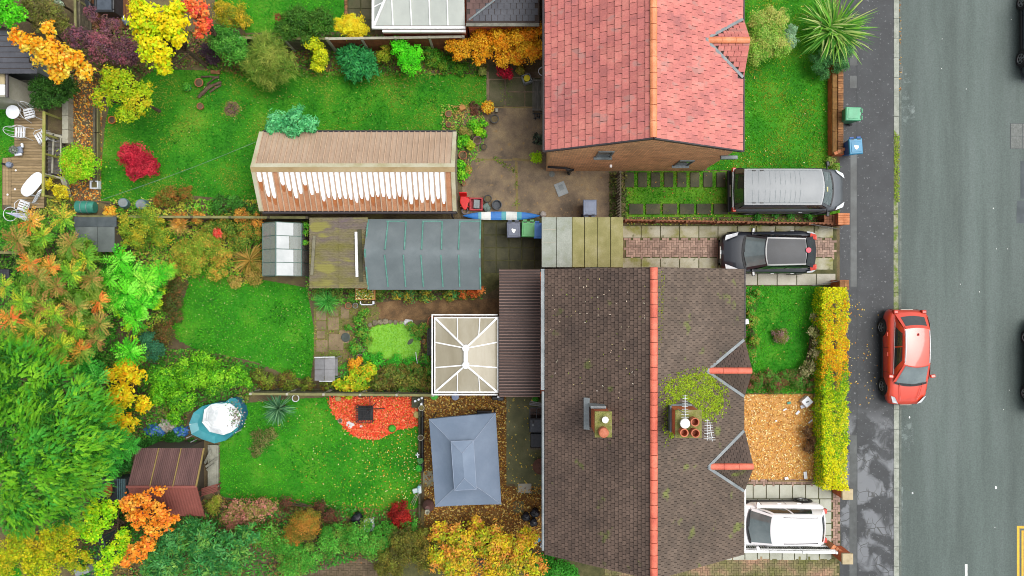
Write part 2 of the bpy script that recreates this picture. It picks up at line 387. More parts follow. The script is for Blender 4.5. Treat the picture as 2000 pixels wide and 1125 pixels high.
# ---- road
def road_mat():
	m = M('asphalt', S('#61706b', .58), S('#55635e', .58), S('#6c7a76', .58), scale=.7, fine=.1, fscale=34, bump=.4, bscale=55, rough=.65, spec=.4, stretch=(1.6,.16,1), contrast=.16)
	nt = m.node_tree; N = nt.nodes; L = nt.links; bs = N['Principled BSDF']
	src = bs.inputs['Base Color'].links[0].from_socket
	g = N.new('ShaderNodeNewGeometry'); n = N.new('ShaderNodeTexNoise'); n.inputs['Scale'].default_value = 15; n.inputs['Detail'].default_value = 2
	L.new(g.outputs['Position'], n.inputs['Vector'])
	mr = N.new('ShaderNodeMapRange'); mr.inputs['From Min'].default_value = .3; mr.inputs['From Max'].default_value = .7; mr.inputs['To Min'].default_value = .84; mr.inputs['To Max'].default_value = 1.16
	L.new(n.outputs[0], mr.inputs['Value'])
	sc = N.new('ShaderNodeVectorMath'); sc.operation = 'SCALE'; L.new(src, sc.inputs[0]); L.new(mr.outputs[0], sc.inputs['Scale']); L.new(sc.outputs[0], bs.inputs['Base Color'])
	sx = N.new('ShaderNodeSeparateXYZ'); L.new(g.outputs['Position'], sx.inputs[0]); cr = N.new('ShaderNodeValToRGB'); L.new(N.new('ShaderNodeMapRange').outputs[0], cr.inputs[0]); mr2 = cr.inputs[0].links[0].from_node
	L.new(sx.outputs[0], mr2.inputs['Value']); mr2.inputs['From Min'].default_value = 16.8; mr2.inputs['From Max'].default_value = 24.6
	el = cr.color_ramp.elements; el[0].color = (.95,.95,.95,1); el[1].color = (.9,.9,.9,1)
	for p_, v_ in ((.14,.93),(.26,1.06),(.38,.97),(.47,1.12),(.56,1.04),(.66,.95)): k_ = el.new(p_); k_.color = (v_, v_, v_, 1)
	mu = N.new('ShaderNodeMix'); mu.data_type = 'RGBA'; mu.blend_type = 'MULTIPLY'; mu.inputs[0].default_value = 1; L.new(sc.outputs[0], mu.inputs[6]); L.new(cr.outputs[0], mu.inputs[7]); L.new(mu.outputs[2], bs.inputs['Base Color'])
	return m
m_road = road_mat()
RX0, RX1 = PX(1756),24.6
road = struct('road', MB().sheet([(RX0,-70),(RX1,-70),(RX1,70),(RX0,70)], -.12), m_road, 'grey green worn asphalt carriageway')
m_worn = M('worn_asphalt', S('#7f8d89', .6), S('#70807a', .6), S('#8c9995', .6), scale=2, fine=.1, fscale=50, rough=.7)
ragged(m_worn, 3.5,.40,.62)
m_patch = M('dark_patch', S('#525c60', .6), S('#475053', .6), S('#5e676a', .6), scale=3, fine=.15, fscale=60, rough=.7)
m_iron = M('cast_iron', S('#6f7470'), S('#5b605d'), S('#858a86'), scale=14, fine=.2, fscale=80, rough=.55, bump=.5, bscale=90)
m_white_paint = M('road_paint', S('#e6e8e4', .8), S('#b5bab6', .7), scale=9, rough=.6)
m_yellow_paint = M('yellow_paint', S('#e8b830', .75), S('#c89a28', .7), scale=9, rough=.6)
def blob_poly(px0, py0, px1, py1, n=26, rough=.16, z=-.12):
	cx, cy, rx, ry = (px0 + px1) / 2,(py0 + py1) / 2,(px1 - px0) / 2,(py1 - py0) / 2; out = []
	for i in range(n):
		a = 2 * math.pi * i / n; k = 1 + random.uniform(-rough, rough)
		sx = math.copysign(abs(math.cos(a)) ** .6, math.cos(a)); sy = math.copysign(abs(math.sin(a)) ** .6, math.sin(a))
		out.append(P(cx + rx * sx * k, cy + ry * sy * k, z)[:2])
	return out
for q in ((1760,178,1787,246),(1760,143,1781,162),(1758,820,1784,878),(1757,930,1764,1010),(1757,250,1763,300)):
	MB().sheet(blob_poly(*q),-.1165).build('worn_area', m_worn, road)
MB().sheet(PP([(1993,314),(2040,314),(2040,388),(1993,388)], -.12),-.1163).build('repair_patch', m_patch, road)
MB().sheet(PP([(1986,392),(2040,392),(2040,436),(1985,436)], -.12),-.1160).build('repair_patch', m_patch, road)
MB().sheet(blob_poly(1990,90,2040,170),-.1157).build('repair_patch', m_patch, road)
mb = MB()
for a, b in ((1973,2012),):
	mb.sheet(PP([(1973,241),(2020,241),(2020,291),(1973,291)], -.12),-.1145)
	mh = thing('manhole_cover', 'rectangular metal access cover set in the road surface', 'manhole cover', (*P(1996,266,-.12)[:2], -.12))
	f_ = MB()
	x0, y0, x1, y1 = PX(1973,-.12), PY(291,-.12), PX(2020,-.12), PY(241,-.12)
	f_.box(x0, y0,-.12, x1, y1,-.112); f_.build('frame', M('manhole_frame', S('#4c5557'), rough=.6), mh)
	for i in range(2):
		for j in range(2):
			w, h = (x1 - x0 - .06) / 2,(y1 - y0 - .06) / 2
			MB().box(x0 + .02 + i * (w + .02), y0 + .02 + j * (h + .02),-.112, x0 + .02 + i * (w + .02) + w, y0 + .02 + j * (h + .02) + h, -.107).build('cover_plate', m_iron, mh)
# painted lines
wl = MB(); wl.sheet(PP([(1884.5,1102),(1889.5,1102),(1890,1190),(1885,1190)], -.12),-.115)
wl.build('centre_line', m_white_paint, road)
yl = MB()
for p in ([(1986,1027),(1991,1027),(1991,1200),(1986,1200)], [(1991.2,1027),(2110,1027),(2110,1032),(1991.2,1032)], [(1995,1036),(1999,1036),(1999,1200),(1995,1200)], [(1999.3,1036),(2110,1036),(2110,1040),(1999.3,1040)]):
	yl.sheet(PP(p, -.12),-.115)
yl.build('yellow_box_marking', m_yellow_paint, road)
sp = MB()
for (x, y, r) in ((1945,952,4),(1782,963,2.6),(1776,815,3),(1783,963,2),(1940,407,2),(1975,38,1.6),(1946,486,1.4),(1968,486,1.4),(1913,570,1.5),(1887,174,1.3),(1839,134,1.3),(1840,76,1.2),(1876,555,1.2),(1960,800,1.3),(1943,1030,1.4),(1971,762,1.2)):
	sp.sheet([(PX(x, -.12) + r * .013 * math.cos(a) * random.uniform(.6,1.1), PY(y, -.12) + r * .017 * math.sin(a) * random.uniform(.7,1.2)) for a in np.linspace(0,6.283,9)[:-1]], -.1142)
tag(sp.build('litter_specks', M('litter', S('#eef0ee', .85), rough=.8)), 'scattered pale specks of litter on the road', 'litter', kind='stuff')

# ---- pavement with cracks and wet film
def pavement_mat():
	m = M('pavement_asphalt', S('#42464a', .5), S('#373a3e', .5), S('#4f5357', .5), scale=1.2, fine=.14, fscale=55, bump=.45, bscale=70, rough=.6, spec=.45, fleck=(S('#74787a'),9., .62))
	nt = m.node_tree; N = nt.nodes; L = nt.links; bs = N['Principled BSDF']
	g = N.new('ShaderNodeNewGeometry'); pos = g.outputs['Position']; sx = N.new('ShaderNodeSeparateXYZ'); L.new(pos, sx.inputs[0])
	src = bs.inputs['Base Color'].links[0].from_socket
	# crazed strip with painted sky sheen in the lower part of the street
	my = N.new('ShaderNodeMapRange'); my.inputs['From Min'].default_value = -5.2; my.inputs['From Max'].default_value = -6.4; L.new(sx.outputs['Y'], my.inputs['Value'])
	wn_ = N.new('ShaderNodeTexNoise'); wn_.inputs['Scale'].default_value = 1.0; wn_.inputs['Detail'].default_value = 6; wn_.inputs['Distortion'].default_value = .6; L.new(pos, wn_.inputs['Vector'])
	vo = N.new('ShaderNodeTexVoronoi'); vo.feature = 'DISTANCE_TO_EDGE'; vo.inputs['Scale'].default_value = 2.6
	ad = N.new('ShaderNodeVectorMath'); ad.operation = 'ADD'; sc0 = N.new('ShaderNodeVectorMath'); sc0.operation = 'SCALE'; sc0.inputs['Scale'].default_value = .35
	L.new(wn_.outputs['Color'], sc0.inputs[0]); L.new(pos, ad.inputs[0]); L.new(sc0.outputs[0], ad.inputs[1]); L.new(ad.outputs[0], vo.inputs['Vector'])
	cr = N.new('ShaderNodeMapRange'); cr.inputs['From Min'].default_value = .018; cr.inputs['From Max'].default_value = .045; cr.inputs['To Min'].default_value = 1; cr.inputs['To Max'].default_value = 0
	L.new(vo.outputs['Distance'], cr.inputs['Value'])
	ms = N.new('ShaderNodeTexNoise'); ms.inputs['Scale'].default_value = .8; ms.inputs['Detail'].default_value = 2; L.new(pos, ms.inputs['Vector'])
	mk = N.new('ShaderNodeMapRange'); mk.inputs['From Min'].default_value = .43; mk.inputs['From Max'].default_value = .52; L.new(ms.outputs[0], mk.inputs['Value'])
	a1 = N.new('ShaderNodeMath'); a1.operation = 'MULTIPLY'; L.new(cr.outputs[0], a1.inputs[0]); L.new(my.outputs[0], a1.inputs[1])
	a2 = N.new('ShaderNodeMath'); a2.operation = 'MULTIPLY'; L.new(a1.outputs[0], a2.inputs[0]); L.new(mk.outputs[0], a2.inputs[1])
	# sky sheen of the wet patches, painted in as paler grey
	wp = N.new('ShaderNodeMapRange'); wp.inputs['From Min'].default_value = .47; wp.inputs['From Max'].default_value = .56; L.new(wn_.outputs[0], wp.inputs['Value'])
	wq = N.new('ShaderNodeMath'); wq.operation = 'MULTIPLY'; L.new(wp.outputs[0], wq.inputs[0]); L.new(my.outputs[0], wq.inputs[1])
	m1 = N.new('ShaderNodeMix'); m1.data_type = 'RGBA'; L.new(wq.outputs[0], m1.inputs[0]); L.new(src, m1.inputs[6]); m1.inputs[7].default_value = (*S('#757a80', .6),1)
	m2 = N.new('ShaderNodeMix'); m2.data_type = 'RGBA'; L.new(a2.outputs[0], m2.inputs[0]); L.new(m1.outputs[2], m2.inputs[6]); m2.inputs[7].default_value = (*S('#3a3d3e'),1)
	L.new(m2.outputs[2], bs.inputs['Base Color']); 
	ro = N.new('ShaderNodeMapRange'); ro.inputs['To Min'].default_value = .6; ro.inputs['To Max'].default_value = .3; L.new(wq.outputs[0], ro.inputs['Value']); L.new(ro.outputs[0], bs.inputs['Roughness'])
	return m
PVX0, PVX1 = PX(1640), PX(1745.5)
mb = MB(); mb.box(PVX0 + .002,-70,-.155, PVX1,70,-.002)
pav = struct('pavement', mb, pavement_mat(), 'dark asphalt pavement between gardens and kerb, cracked lower down')
m_strip = M('trench_strip', S('#545a5a', .55), S('#444949', .55), S('#636969', .55), scale=1.1, fine=.16, fscale=50, rough=.5, contrast=.12)
for (y0, y1, a, b) in ((100,128,1660,1673.5),(148,172,1660,1673.5),(300,560,1661,1673.5),(850,1180,1659,1674)):
	MB().sheet(PP([(a, y0),(b, y0),(b, y1),(a, y1)]),.0015).build('trench_strip', m_strip, pav)
mb = MB(); mb.sheet(PP([(1673.4,-200),(1674.6,-200),(1674.6,1400),(1673.4,1400)]),.0032); mb.build('joint_line', M('joint_dark', S('#3c4042'), rough=.7), pav)
m_pale = M('pale_stain', S('#8f9796'), S('#7b8382'), S('#a3abaa'), scale=5, fine=.2, rough=.6)
# far side of the street
mb = MB(); mb.box(RX1 + .16,-70,-.155, RX1 + 2.2,70,0); struct('pavement', mb, m_road, 'pavement on the far side of the road')
mb = MB(); mb.box(RX1,-70,-.155, RX1 + .15,70,0); struct('kerb', mb, M('kerb_stone', S('#a9aea2'), S('#8e9486'), S('#bcc0b4'), scale=4, fine=.2, fscale=40, rough=.8, rnd=.08), 'kerb line on the far side of the road')
# ---- kerb, stone by stone
kerb = thing('kerb', 'line of pale concrete kerb stones along the pavement', None, (PX(1751),0,0), kind='structure')
m_kerb = MATS['kerb_stone']; m_kmoss = M('mossy_kerb', S('#8b9168'), S('#6f8a30'), S('#a3a68a'), scale=5, fine=.3, fscale=30, rough=.9, contrast=.1)
kx0, kx1 = PX(1745.8), PX(1755.8)
py = -40.; k = 0
while py < 1180:
	y1, y0 = PY(py + .35), PY(py + 38)
	mossy = 240 < py < 590
	b = MB(); b.box(kx0, y0,-.15, kx1, y1,.006 if not mossy else -.03 - .02 * (300 < py < 520)); b.build('kerb_stone', m_kmoss if mossy else m_kerb, kerb, bevel=.012)
	py += 38.2
m_chan = M('channel', S('#6e766f'), S('#585f58'), S('#848c85'), scale=6, fine=.25, fscale=40, rough=.8)
MB().sheet(PP([(1756.2,-300),(1760.5,-300),(1760.5,1400),(1756.2,1400)], -.12),-.1130).build('channel_strip', m_chan, kerb)
leafy = pal('#c98a3a', '#a5672d', '#d8b060', '#7a5a30', g=.8)
leaf_litter('fallen_leaves', 'brown leaf litter lying in the gutter along the kerb', PP([(1756,-20),(1760,-20),(1760,180),(1756,180)], -.12),110, leafy, z=-.112)
tag(quads_obj('moss', *(lambda p: (leaf_verts(np.concatenate([p, np.full((len(p),1),.02)], 1), np.array([[0,0,1.]]) + rng.normal(0,.5,(len(p),3)), rng.normal(size=(len(p),3)),.07,.04), jitter(pal('#7fa82a', '#9ab03a', '#8b8c4a')[rng.integers(0,3, len(p))])))(scatter(PP([(1746,255),(1757,265),(1756,395),(1747,390)]),900)), LEAF), 'bright green moss growing on the dropped kerb', 'moss', kind='stuff')
# drain grate
dg = thing('drain_grate', 'small iron drain grate in the gutter beside the kerb', 'drain grate', (*P(1754,135,-.12)[:2], -.12))
x0, x1, y0, y1 = PX(1749.5) + .17, PX(1758.5) + .17, PY(144), PY(127)
f_ = MB(); f_.box(x0, y0,-.12, x1, y1,-.11); f_.build('frame', m_iron, dg)
for i in range(4):
	MB().box(x0 + .03, y0 + .04 + i * .085,-.11, x1 - .03, y0 + .085 + i * .085,-.1).build('grate_bar', m_chan, dg)

# ---- lawns
m_lawn = M('lawn_turf', S('#429c1e', .6), S('#2c7a18', .6), S('#74b030', .6), scale=.6, fine=.28, fscale=26, bump=.8, bscale=40, rough=.85, spec=.2)
m_lawn2 = M('lawn_turf_olive', S('#5f9a22'), S('#3f7a18'), S('#8a9a3a'), scale=.9, fine=.28, fscale=26, bump=.8, bscale=40, rough=.85, spec=.2)
g_bright = pal('#2f9a1c', '#3cb01c', '#52bc20', '#6cc828', '#46a81c', g=.8)
g_mix = pal('#2c8a1a', '#44a41c', '#5cb424', '#78b42c', '#9cae3c', g=.8)
g_front = pal('#369410', '#50ac14', '#62b41a', '#7cb822', '#9aaa30', g=.8)
g_olive = pal('#4c8a1e', '#6f9a28', '#8f9a3c', '#5a8e20', g=.85)
LAWNS = {}
def lawn(key, pts, mat, cols, label, dens=330, z=.006):
	poly = PP(pts); LAWNS[key] = poly
	struct('lawn', MB().sheet(poly, z), mat, label)
	grass_on(poly, dens, cols, 'short grass of the ' + label, z=z)
lawn('top', [(197,392),(198,330),(205,250),(215,200),(300,135),(480,140),(600,138),(700,140),(950,146),(950,208),(900,217),(865,235),(861,266),(515,266),(498,330),(505,392),(430,387),(330,378),(260,396)], m_lawn, g_mix, 'long lawn of the top garden around the tan garage')
lawn('mid', [(370,522),(400,512),(470,552),(505,545),(600,562),(606,600),(613,640),(613,690),(606,744),(560,732),(500,707),(430,692),(380,682),(345,662),(335,640),(350,600),(365,570)], m_lawn, g_bright, 'rounded lawn of the middle garden beside the pond paving')
lawn('low', [(430,872),(436,812),(474,788),(560,780),(640,776),(822,776),(822,962),(815,992),(760,1004),(700,1014),(650,1004),(600,990),(540,994),(430,968)], m_lawn, g_bright, 'leaf strewn lawn of the lower garden')
lawn('north', [(380,-120),(672,-120),(672,62),(480,64),(470,45),(420,0)], m_lawn, g_bright, 'neighbouring lawn at the top edge')
lawn('front_red', [(1380,-120),(1622,-120),(1622,318),(1640,318),(1640,332),(1381,332)], m_lawn, g_front, 'front lawn of the red roofed house')
lawn('front_mid', [(1452,559),(1606,559),(1606,768),(1452,768)], m_lawn, g_bright, 'front lawn behind the yellow hedge')
lawn('deck', [(-80,170),(28,170),(28,305),(4,310),(4,410),(30,412),(30,470),(-80,480)], m_lawn, g_mix, 'strip of lawn left of the timber deck')
lawn('drive_strip', [(1222,334),(1380,334),(1440,334),(1640,334),(1640,424),(1222,424)], m_lawn2, g_front, 'grassy drive strip with sunken stepping slabs', 260)
lawn('corner', [(-40,1090),(30,1085),(45,1125),(40,1200),(-40,1200)], m_lawn, g_bright, 'corner of lawn at the bottom left edge')
# fallen leaves on the lawns
yel = pal('#e0b83a', '#d8a02a', '#e8d060', '#b87a2a', '#f0e0a0', g=.85)
pale = pal('#d8e080', '#e8e8a8', '#b8c860', g=.8)
leaf_litter('fallen_leaves', 'yellow leaves scattered over the lower garden lawn', LAWNS['low'], 75, yel, z=.05, L=.075, W=.042, thin=lambda p: np.clip((p[:, 0] + 12.5) / 9.0,.12,1) ** 2.2)
leaf_litter('fallen_leaves', 'pale leaf specks scattered over the middle garden lawn', LAWNS['mid'], 14, pale, z=.05, L=.06, W=.03)
leaf_litter('fallen_leaves', 'few leaves scattered over the top garden lawn', LAWNS['top'], 7, yel, z=.05, L=.055, W=.03)
leaf_litter('fallen_leaves', 'leaf specks on the red house front lawn', LAWNS['front_red'], 5, yel, z=.05, L=.06, W=.04)
leaf_litter('fallen_leaves', 'dry leaves lying on the grassy drive strip', LAWNS['drive_strip'], 9, leafy, z=.05, L=.08, W=.05)
leaf_litter('fallen_leaves', 'brown leaves on the front lawn behind the yellow hedge', LAWNS['front_mid'], 6, leafy, z=.05, L=.07, W=.04)
leaf_litter('fallen_leaves', 'leaf specks along the pavement beside the yellow hedge', PP([(1660,590),(1716,590),(1716,800),(1660,800)]),9, yel, z=.006, L=.08, W=.05, lift=.01)

straw = pal('#a89a48', '#8f9a3a', '#b0a050', '#7a8a34', g=.8)
for q, n_ in (((690,146,860,172),90),((620,140,720,165),70),((870,212,905,250),120),((330,330,400,380),50),((500,170,600,200),40),((355,165,420,195),70),((430,195,476,232),120),((470,355,500,390),60)):
	grass_on(blob_poly(*q, rough=.3, z=0), n_ * 1.5, straw, 'dry straw coloured patch in the top garden lawn', L=.12, W=.03)
for q, n_ in (((1540,195,1590,240),60),((1580,240,1622,320),70),((1500,290,1560,330),50)): grass_on(blob_poly(*q, rough=.3, z=0), n_, straw, 'yellowed patch in the red house front lawn', L=.12, W=.03)
dkg = pal('#1f7a18', '#2c8a1c', '#246a16', g=.8)
for q, n_ in (((520,585,590,640),110),((380,640,450,690),80),((560,650,612,720),80)): grass_on(blob_poly(*q, rough=.35, z=0), n_, dkg, 'darker lush patch in the middle garden lawn', L=.13, W=.03)
for q, n_ in (((450,800,540,850),80),((560,870,640,930),90),((660,930,740,985),80),((700,870,780,920),70)): grass_on(blob_poly(*q, rough=.35, z=0), n_, dkg, 'darker lush patch in the lower garden lawn', L=.13, W=.03)
for q, n_ in (((640,185,760,240),80),((780,165,860,215),90),((310,230,380,290),70),((560,180,640,215),70)): grass_on(blob_poly(*q, rough=.35, z=0), n_, dkg, 'darker lush patch in the top garden lawn', L=.13, W=.03)
# ---- paving helpers
m_slab = M('paving_slab', S('#a7a284'), S('#86863e'), S('#b9b6a0'), scale=1.3, fine=.16, fscale=40, rough=.7, rnd=.12, contrast=.14, fleck=(S('#5f5f36'),2.2,.62))
m_slab_pale = M('pale_slab', S('#bdb9a8'), S('#a9a794'), S('#cfccbe'), scale=1.5, fine=.12, fscale=40, rough=.7, rnd=.06)
m_slab_new = M('new_slab', S('#c3c5b4'), S('#b0b2a0'), S('#d0d2c4'), scale=1.5, fine=.08, fscale=40, rough=.7, rnd=.05)
m_slab_dark = M('dark_mossy_slab', S('#4a4a32'), S('#33351f'), S('#5f5c3c'), scale=1.8, fine=.3, fscale=30, rough=.75, rnd=.15)
m_slab_green = M('green_slab', S('#62603f'), S('#4e5530'), S('#777055'), scale=1.6, fine=.25, fscale=30, rough=.75, rnd=.1)
m_block = M('block_paver', S('#a58878', .7), S('#8c7264', .7), S('#b89c8a', .7), scale=3, fine=.15, fscale=60, rough=.75, island=.25)
m_block_g = M('mossy_block_paver', S('#8b8058'), S('#6f7038'), S('#b08c70'), scale=.9, fine=.15, fscale=60, rough=.75, island=.2, contrast=.12)
m_joint = M('joint_sand', S('#5a5a34'), S('#3f4423'), S('#6f6a44'), scale=4, fine=.3, rough=.9)
def slab_row(parent, px0, px1, py0, py1, n, mat, z=.03, gap=.018, name='paving_slab', vertical=False, z0=0.):
	for i in range(n):
		if vertical: a, b, c, d = px0, px1, py0 + (py1 - py0) * i / n, py0 + (py1 - py0) * (i + 1) / n
		else: a, b, c, d = px0 + (px1 - px0) * i / n, px0 + (px1 - px0) * (i + 1) / n, py0, py1
		m = MB(); m.box(PX(a) + gap, PY(d) + gap, z0, PX(b) - gap, PY(c) - gap, z + random.uniform(-.004,.004)); m.build(name, mat, parent, bevel=.008)
def herring(parent, poly_px, mat, z=.03, a=.105, rot=0., name='block_paving'):
	poly = PP(poly_px); ar = np.array(poly); lo, hi = ar.min(0) - .2, ar.max(0) + .2; mb = MB(); g = .006
	for i in range(int((hi[0] - lo[0]) / a)):
		for j in range(int((hi[1] - lo[1]) / a)):
			k = (i - j) % 4
			if k == 0: w, h = 2,1
			elif k == 3: w, h = 1,2
			else: continue
			x0, y0 = lo[0] + i * a, lo[1] + j * a; x1, y1 = x0 + w * a, y0 + h * a
			if not in_poly(np.array([[(x0 + x1) / 2,(y0 + y1) / 2]]), poly)[0]: continue
			q = [(x0 + g, y0 + g),(x1 - g, y0 + g),(x1 - g, y1 - g),(x0 + g, y1 - g)]; zz = z + random.uniform(-.003,.003)
			v = [(x, y, zz - .03) for x, y in q] + [(x, y, zz) for x, y in q]
			mb.add(v, [(4,5,6,7),(0,1,5,4),(1,2,6,5),(2,3,7,6),(3,0,4,7)])
	return tag(mb.build(name, mat, parent), kind='stuff')
# middle driveway: slab tracks with herringbone between
drv = struct('driveway', MB().sheet(PP([(1221,439),(1634,439),(1634,560),(1452,560),(1452,531),(1221,531)]),.004), m_joint, 'driveway of mossy slabs with brick herringbone between')
slab_row(drv, 1214.5,1627,441,465,11, m_slab)
slab_row(drv, 1214.5,1627,503,527.5,11, m_slab)
slab_row(drv, 1441,1632,534,557.5,5, m_slab_pale)
herring(drv, [(1222,465.5),(1630,465.5),(1630,502.5),(1222,502.5)], m_block)
# white car's drive
drv2 = struct('driveway', MB().sheet(PP([(1380,938),(1640,962),(1642,1090),(1380,1090)]),.004), m_joint, 'pale slab driveway with pink brick edging under the white car')
for r in range(6):
	slab_row(drv2,1394 + (r % 2) * 12,1624,950 + r * 24 - (0 if r else 4),974 + r * 24,9, m_slab_new)
herring(drv2, [(1626,966),(1639,966),(1639,1070),(1626,1070)], m_block)
herring(drv2, [(1386,937.5),(1590,937.5),(1590,945.5),(1386,945.5)], m_block)
# block paved drive at the bottom
drv3 = struct('driveway', MB().sheet(PP([(1000,1088),(1640,1088),(1640,1330),(1000,1330)]),.0042), m_joint, 'pink and mossy herringbone brick driveway at the bottom edge')
herring(drv3, [(1180,1090),(1636,1090),(1636,1180),(1180,1180)], m_block_g)
# path of brick at the bottom middle
pth = struct('path', MB().sheet(PP([(380,1085),(760,1060),(900,1080),(900,1250),(380,1250)]),.004), m_joint, 'mossy brown brick path beyond the bottom shrubs')
herring(pth, [(470,1068),(545,1068),(545,1175),(470,1175)], M('brown_block', S('#6a5a44'), S('#55492f'), S('#83705a'), scale=2, fine=.2, rough=.8, island=.2))
herring(pth, [(610,1080),(760,1085),(760,1175),(610,1175)], MATS['brown_block'])
# red house patio: brown concrete with a slab field
m_conc = M('brown_concrete', S('#84725c', .76), S('#64584a', .76), S('#9c8868', .76), scale=1.0, fine=.3, fscale=36, bump=.5, bscale=50, rough=.8, contrast=.16, fleck=(S('#a88a5e'),5., .62))
pat = struct('patio', MB().sheet(PP([(903,205),(950,205),(950,140),(1100,140),(1100,334),(1190,334),(1190,425),(903,425)]),.008), m_conc, 'brown weathered concrete patio behind the red roofed house')
for a, b, c, d in ((956,985,157,208),(988,1024,153,178),(988,1024,181,208),(1026,1062,153,178),(1026,1062,181,208),(955,985,128,154),(988,1024,126,151)):
	MB().box(PX(a), PY(d),.008, PX(b), PY(c),.035).build('paving_slab', m_slab_green, pat, bevel=.008)
m_seam = M('seam', S('#9a8458'), S('#7a8a3a'), S('#7d6a4a'), scale=5, rough=.9)
for p in ([(950,209),(1066,209),(1066,211),(950,211)], [(1006,315),(1011,316),(1012,422),(1008,422)], [(925,310),(1000,311),(1000,314),(925,313)], [(1001,308),(1060,314),(1060,318),(1001,313)]):
	MB().sheet(PP(p),.0125).build('seam_line', m_seam, pat)
weed = pal('#6f9a2a', '#8aa83a', '#5f7f22', '#a0a048')
grass_on(PP([(962,310),(970,305),(985,318),(1008,330),(1012,345),(1000,335),(975,322)]),500, weed, 'weeds growing in the cracks of the brown patio', name='weeds')
for q in ((1003,355,1013,368),(1003,390,1013,402),(930,309,945,316),(975,158,1002,208)): grass_on(blob_poly(*q, z=0),150 if q[0] == 975 else 500, weed, 'weeds growing in the patio joints', name='weeds')
# side pieces
mb = MB(); mb.box(PX(1128), PY(375),0, PX(1130), PY(380),.01)
# dark mossy slabs between the bins and the extension
dk = struct('yard', MB().sheet(PP([(940,427),(1060,427),(1060,525),(975,525),(975,560),(940,582)]),.012), m_joint, 'dark mossy slab yard beside the grey shed')
for i in range(5):
	for j in range(4):
		MB().box(PX(944 + i * 25) + .02, PY(459 + j * 25) + .02,.01, PX(969 + i * 25) - .02, PY(434 + j * 25) - .02,.035 + random.uniform(-.004,.004)).build('paving_slab', m_slab_dark, dk, bevel=.008)
# pond side paving and brown path
m_earth = M('brown_path', S('#7d6040'), S('#574630'), S('#9a7a54'), scale=1.6, fine=.3, fscale=28, bump=.6, rough=.9, contrast=.16)
bp = struct('path', MB().sheet(PP([(735,592),(800,583),(975,583),(975,625),(845,622),(780,630),(735,620)]),.008), m_earth, 'brown weathered path between the grey shed and conservatory')
pv = struct('path', MB().sheet(PP([(613,600),(700,595),(740,600),(740,640),(700,650),(680,700),(613,705)]),.0082), M('weedy_earth', S('#7a7042'), S('#66802c'), S('#8a7450'), scale=2.2, fine=.3, rough=.9), 'weedy paving beside the pond')
m_slab_brown = M('brown_slab', S('#8d7a5c'), S('#74654a'), S('#a08c6c'), scale=2, fine=.25, rough=.8, rnd=.12)
for (a, b, c, d) in ((618,637,607,625),(618,637,627,644),(619,635,646,661),(618,640,664,687),(641,662,620,644),(642,671,652,684),(645,660,606,617),(666,682,600,622),(663,682,645,670)):
	MB().box(PX(a), PY(d),.008, PX(b), PY(c),.03 + random.uniform(0,.01)).build('paving_slab', m_slab_brown, pv, bevel=.01)
grass_on(PP([(613,600),(745,595),(745,640),(700,650),(690,720),(613,705)]),110, weed, 'weeds between the pond paving slabs', name='weeds', L=.1, W=.04)
# lower patio
m_ol = M('olive_concrete', S('#6c6e42'), S('#565a34'), S('#84845a'), scale=1.1, fine=.15, fscale=40, rough=.6, contrast=.16)
lp = struct('patio', MB().sheet(PP([(989,774),(1110,774),(1110,965),(1010,965),(1005,945),(989,945)]),.009), m_ol, 'olive green concrete strip behind the brown roofed houses')
MB().box(PX(1012), PY(962),.009, PX(1038), PY(944),.05).build('paving_slab', m_slab_pale, lp, bevel=.01)
MB().box(PX(1002), PY(1001),.0, PX(1024), PY(978),.03).build('paving_slab', m_slab_green, lp, bevel=.01)
MB().box(PX(826), PY(950),.0, PX(848), PY(920),.03).build('paving_slab', m_slab, lp, bevel=.01)
m_grav = M('gravel_bed', S('#8a6430'), S('#64451f'), S('#a98040'), scale=5, fine=.4, fscale=40, bump=.8, bscale=45, rough=.9)
struct('gravel', MB().sheet(PP([(829,772),(989,772),(989,950),(1062,950),(1062,1075),(829,1040)]),.006), m_grav, 'brown gravel bed under the grey gazebo')
lit = pal('#c9973a', '#b0742a', '#8a5524', '#d8b050', '#6f4620', '#e0c878', g=.8)
leaf_litter('fallen_leaves', 'thick carpet of brown and golden leaves around the grey gazebo', PP([(829,772),(989,772),(989,950),(1062,950),(1062,1075),(829,1040)]),260, lit, z=.012, L=.1, W=.06, lift=.06)
leaf_litter('fallen_leaves', 'yellow leaves scattered on the olive concrete strip', PP([(989,774),(1060,774),(1060,965),(989,945)]),16, pal('#d8c050', '#e0d070', '#c8a040'), z=.02, L=.1, W=.05, lift=.02)
# front gravel with leaves
m_fg = M('front_gravel', S('#c89450', .8), S('#a87838', .8), S('#d8ac70', .8), scale=6, fine=.35, fscale=40, bump=.8, bscale=45, rough=.9)
struct('gravel', MB().sheet(PP([(1380,770),(1602,770),(1602,938),(1380,938)]),.008), m_fg, 'golden gravel front garden behind the yellow hedge')
leaf_litter('fallen_leaves', 'dense golden leaves covering the gravel front garden', PP([(1440,770),(1600,770),(1600,937),(1440,937)]),200, pal('#e8b058', '#d89838', '#c07a2c', '#f0cc78', '#f8e4b0', '#a06a30', g=.95), z=.012, L=.085, W=.05, lift=.04)
# timber edging around the gravel
edg = MB()
for p in ([(1500,938.5),(1600,940.5)], [(1590,768),(1592,941)]):
	edg.beam(P(*p[0], .05), P(*p[1], .05),.05,.1)
tag(edg.build('gravel_edging', M('timber_edging', S('#a08a60'), rough=.8, scale=8)), 'thin timber edging around the golden gravel', 'edging')
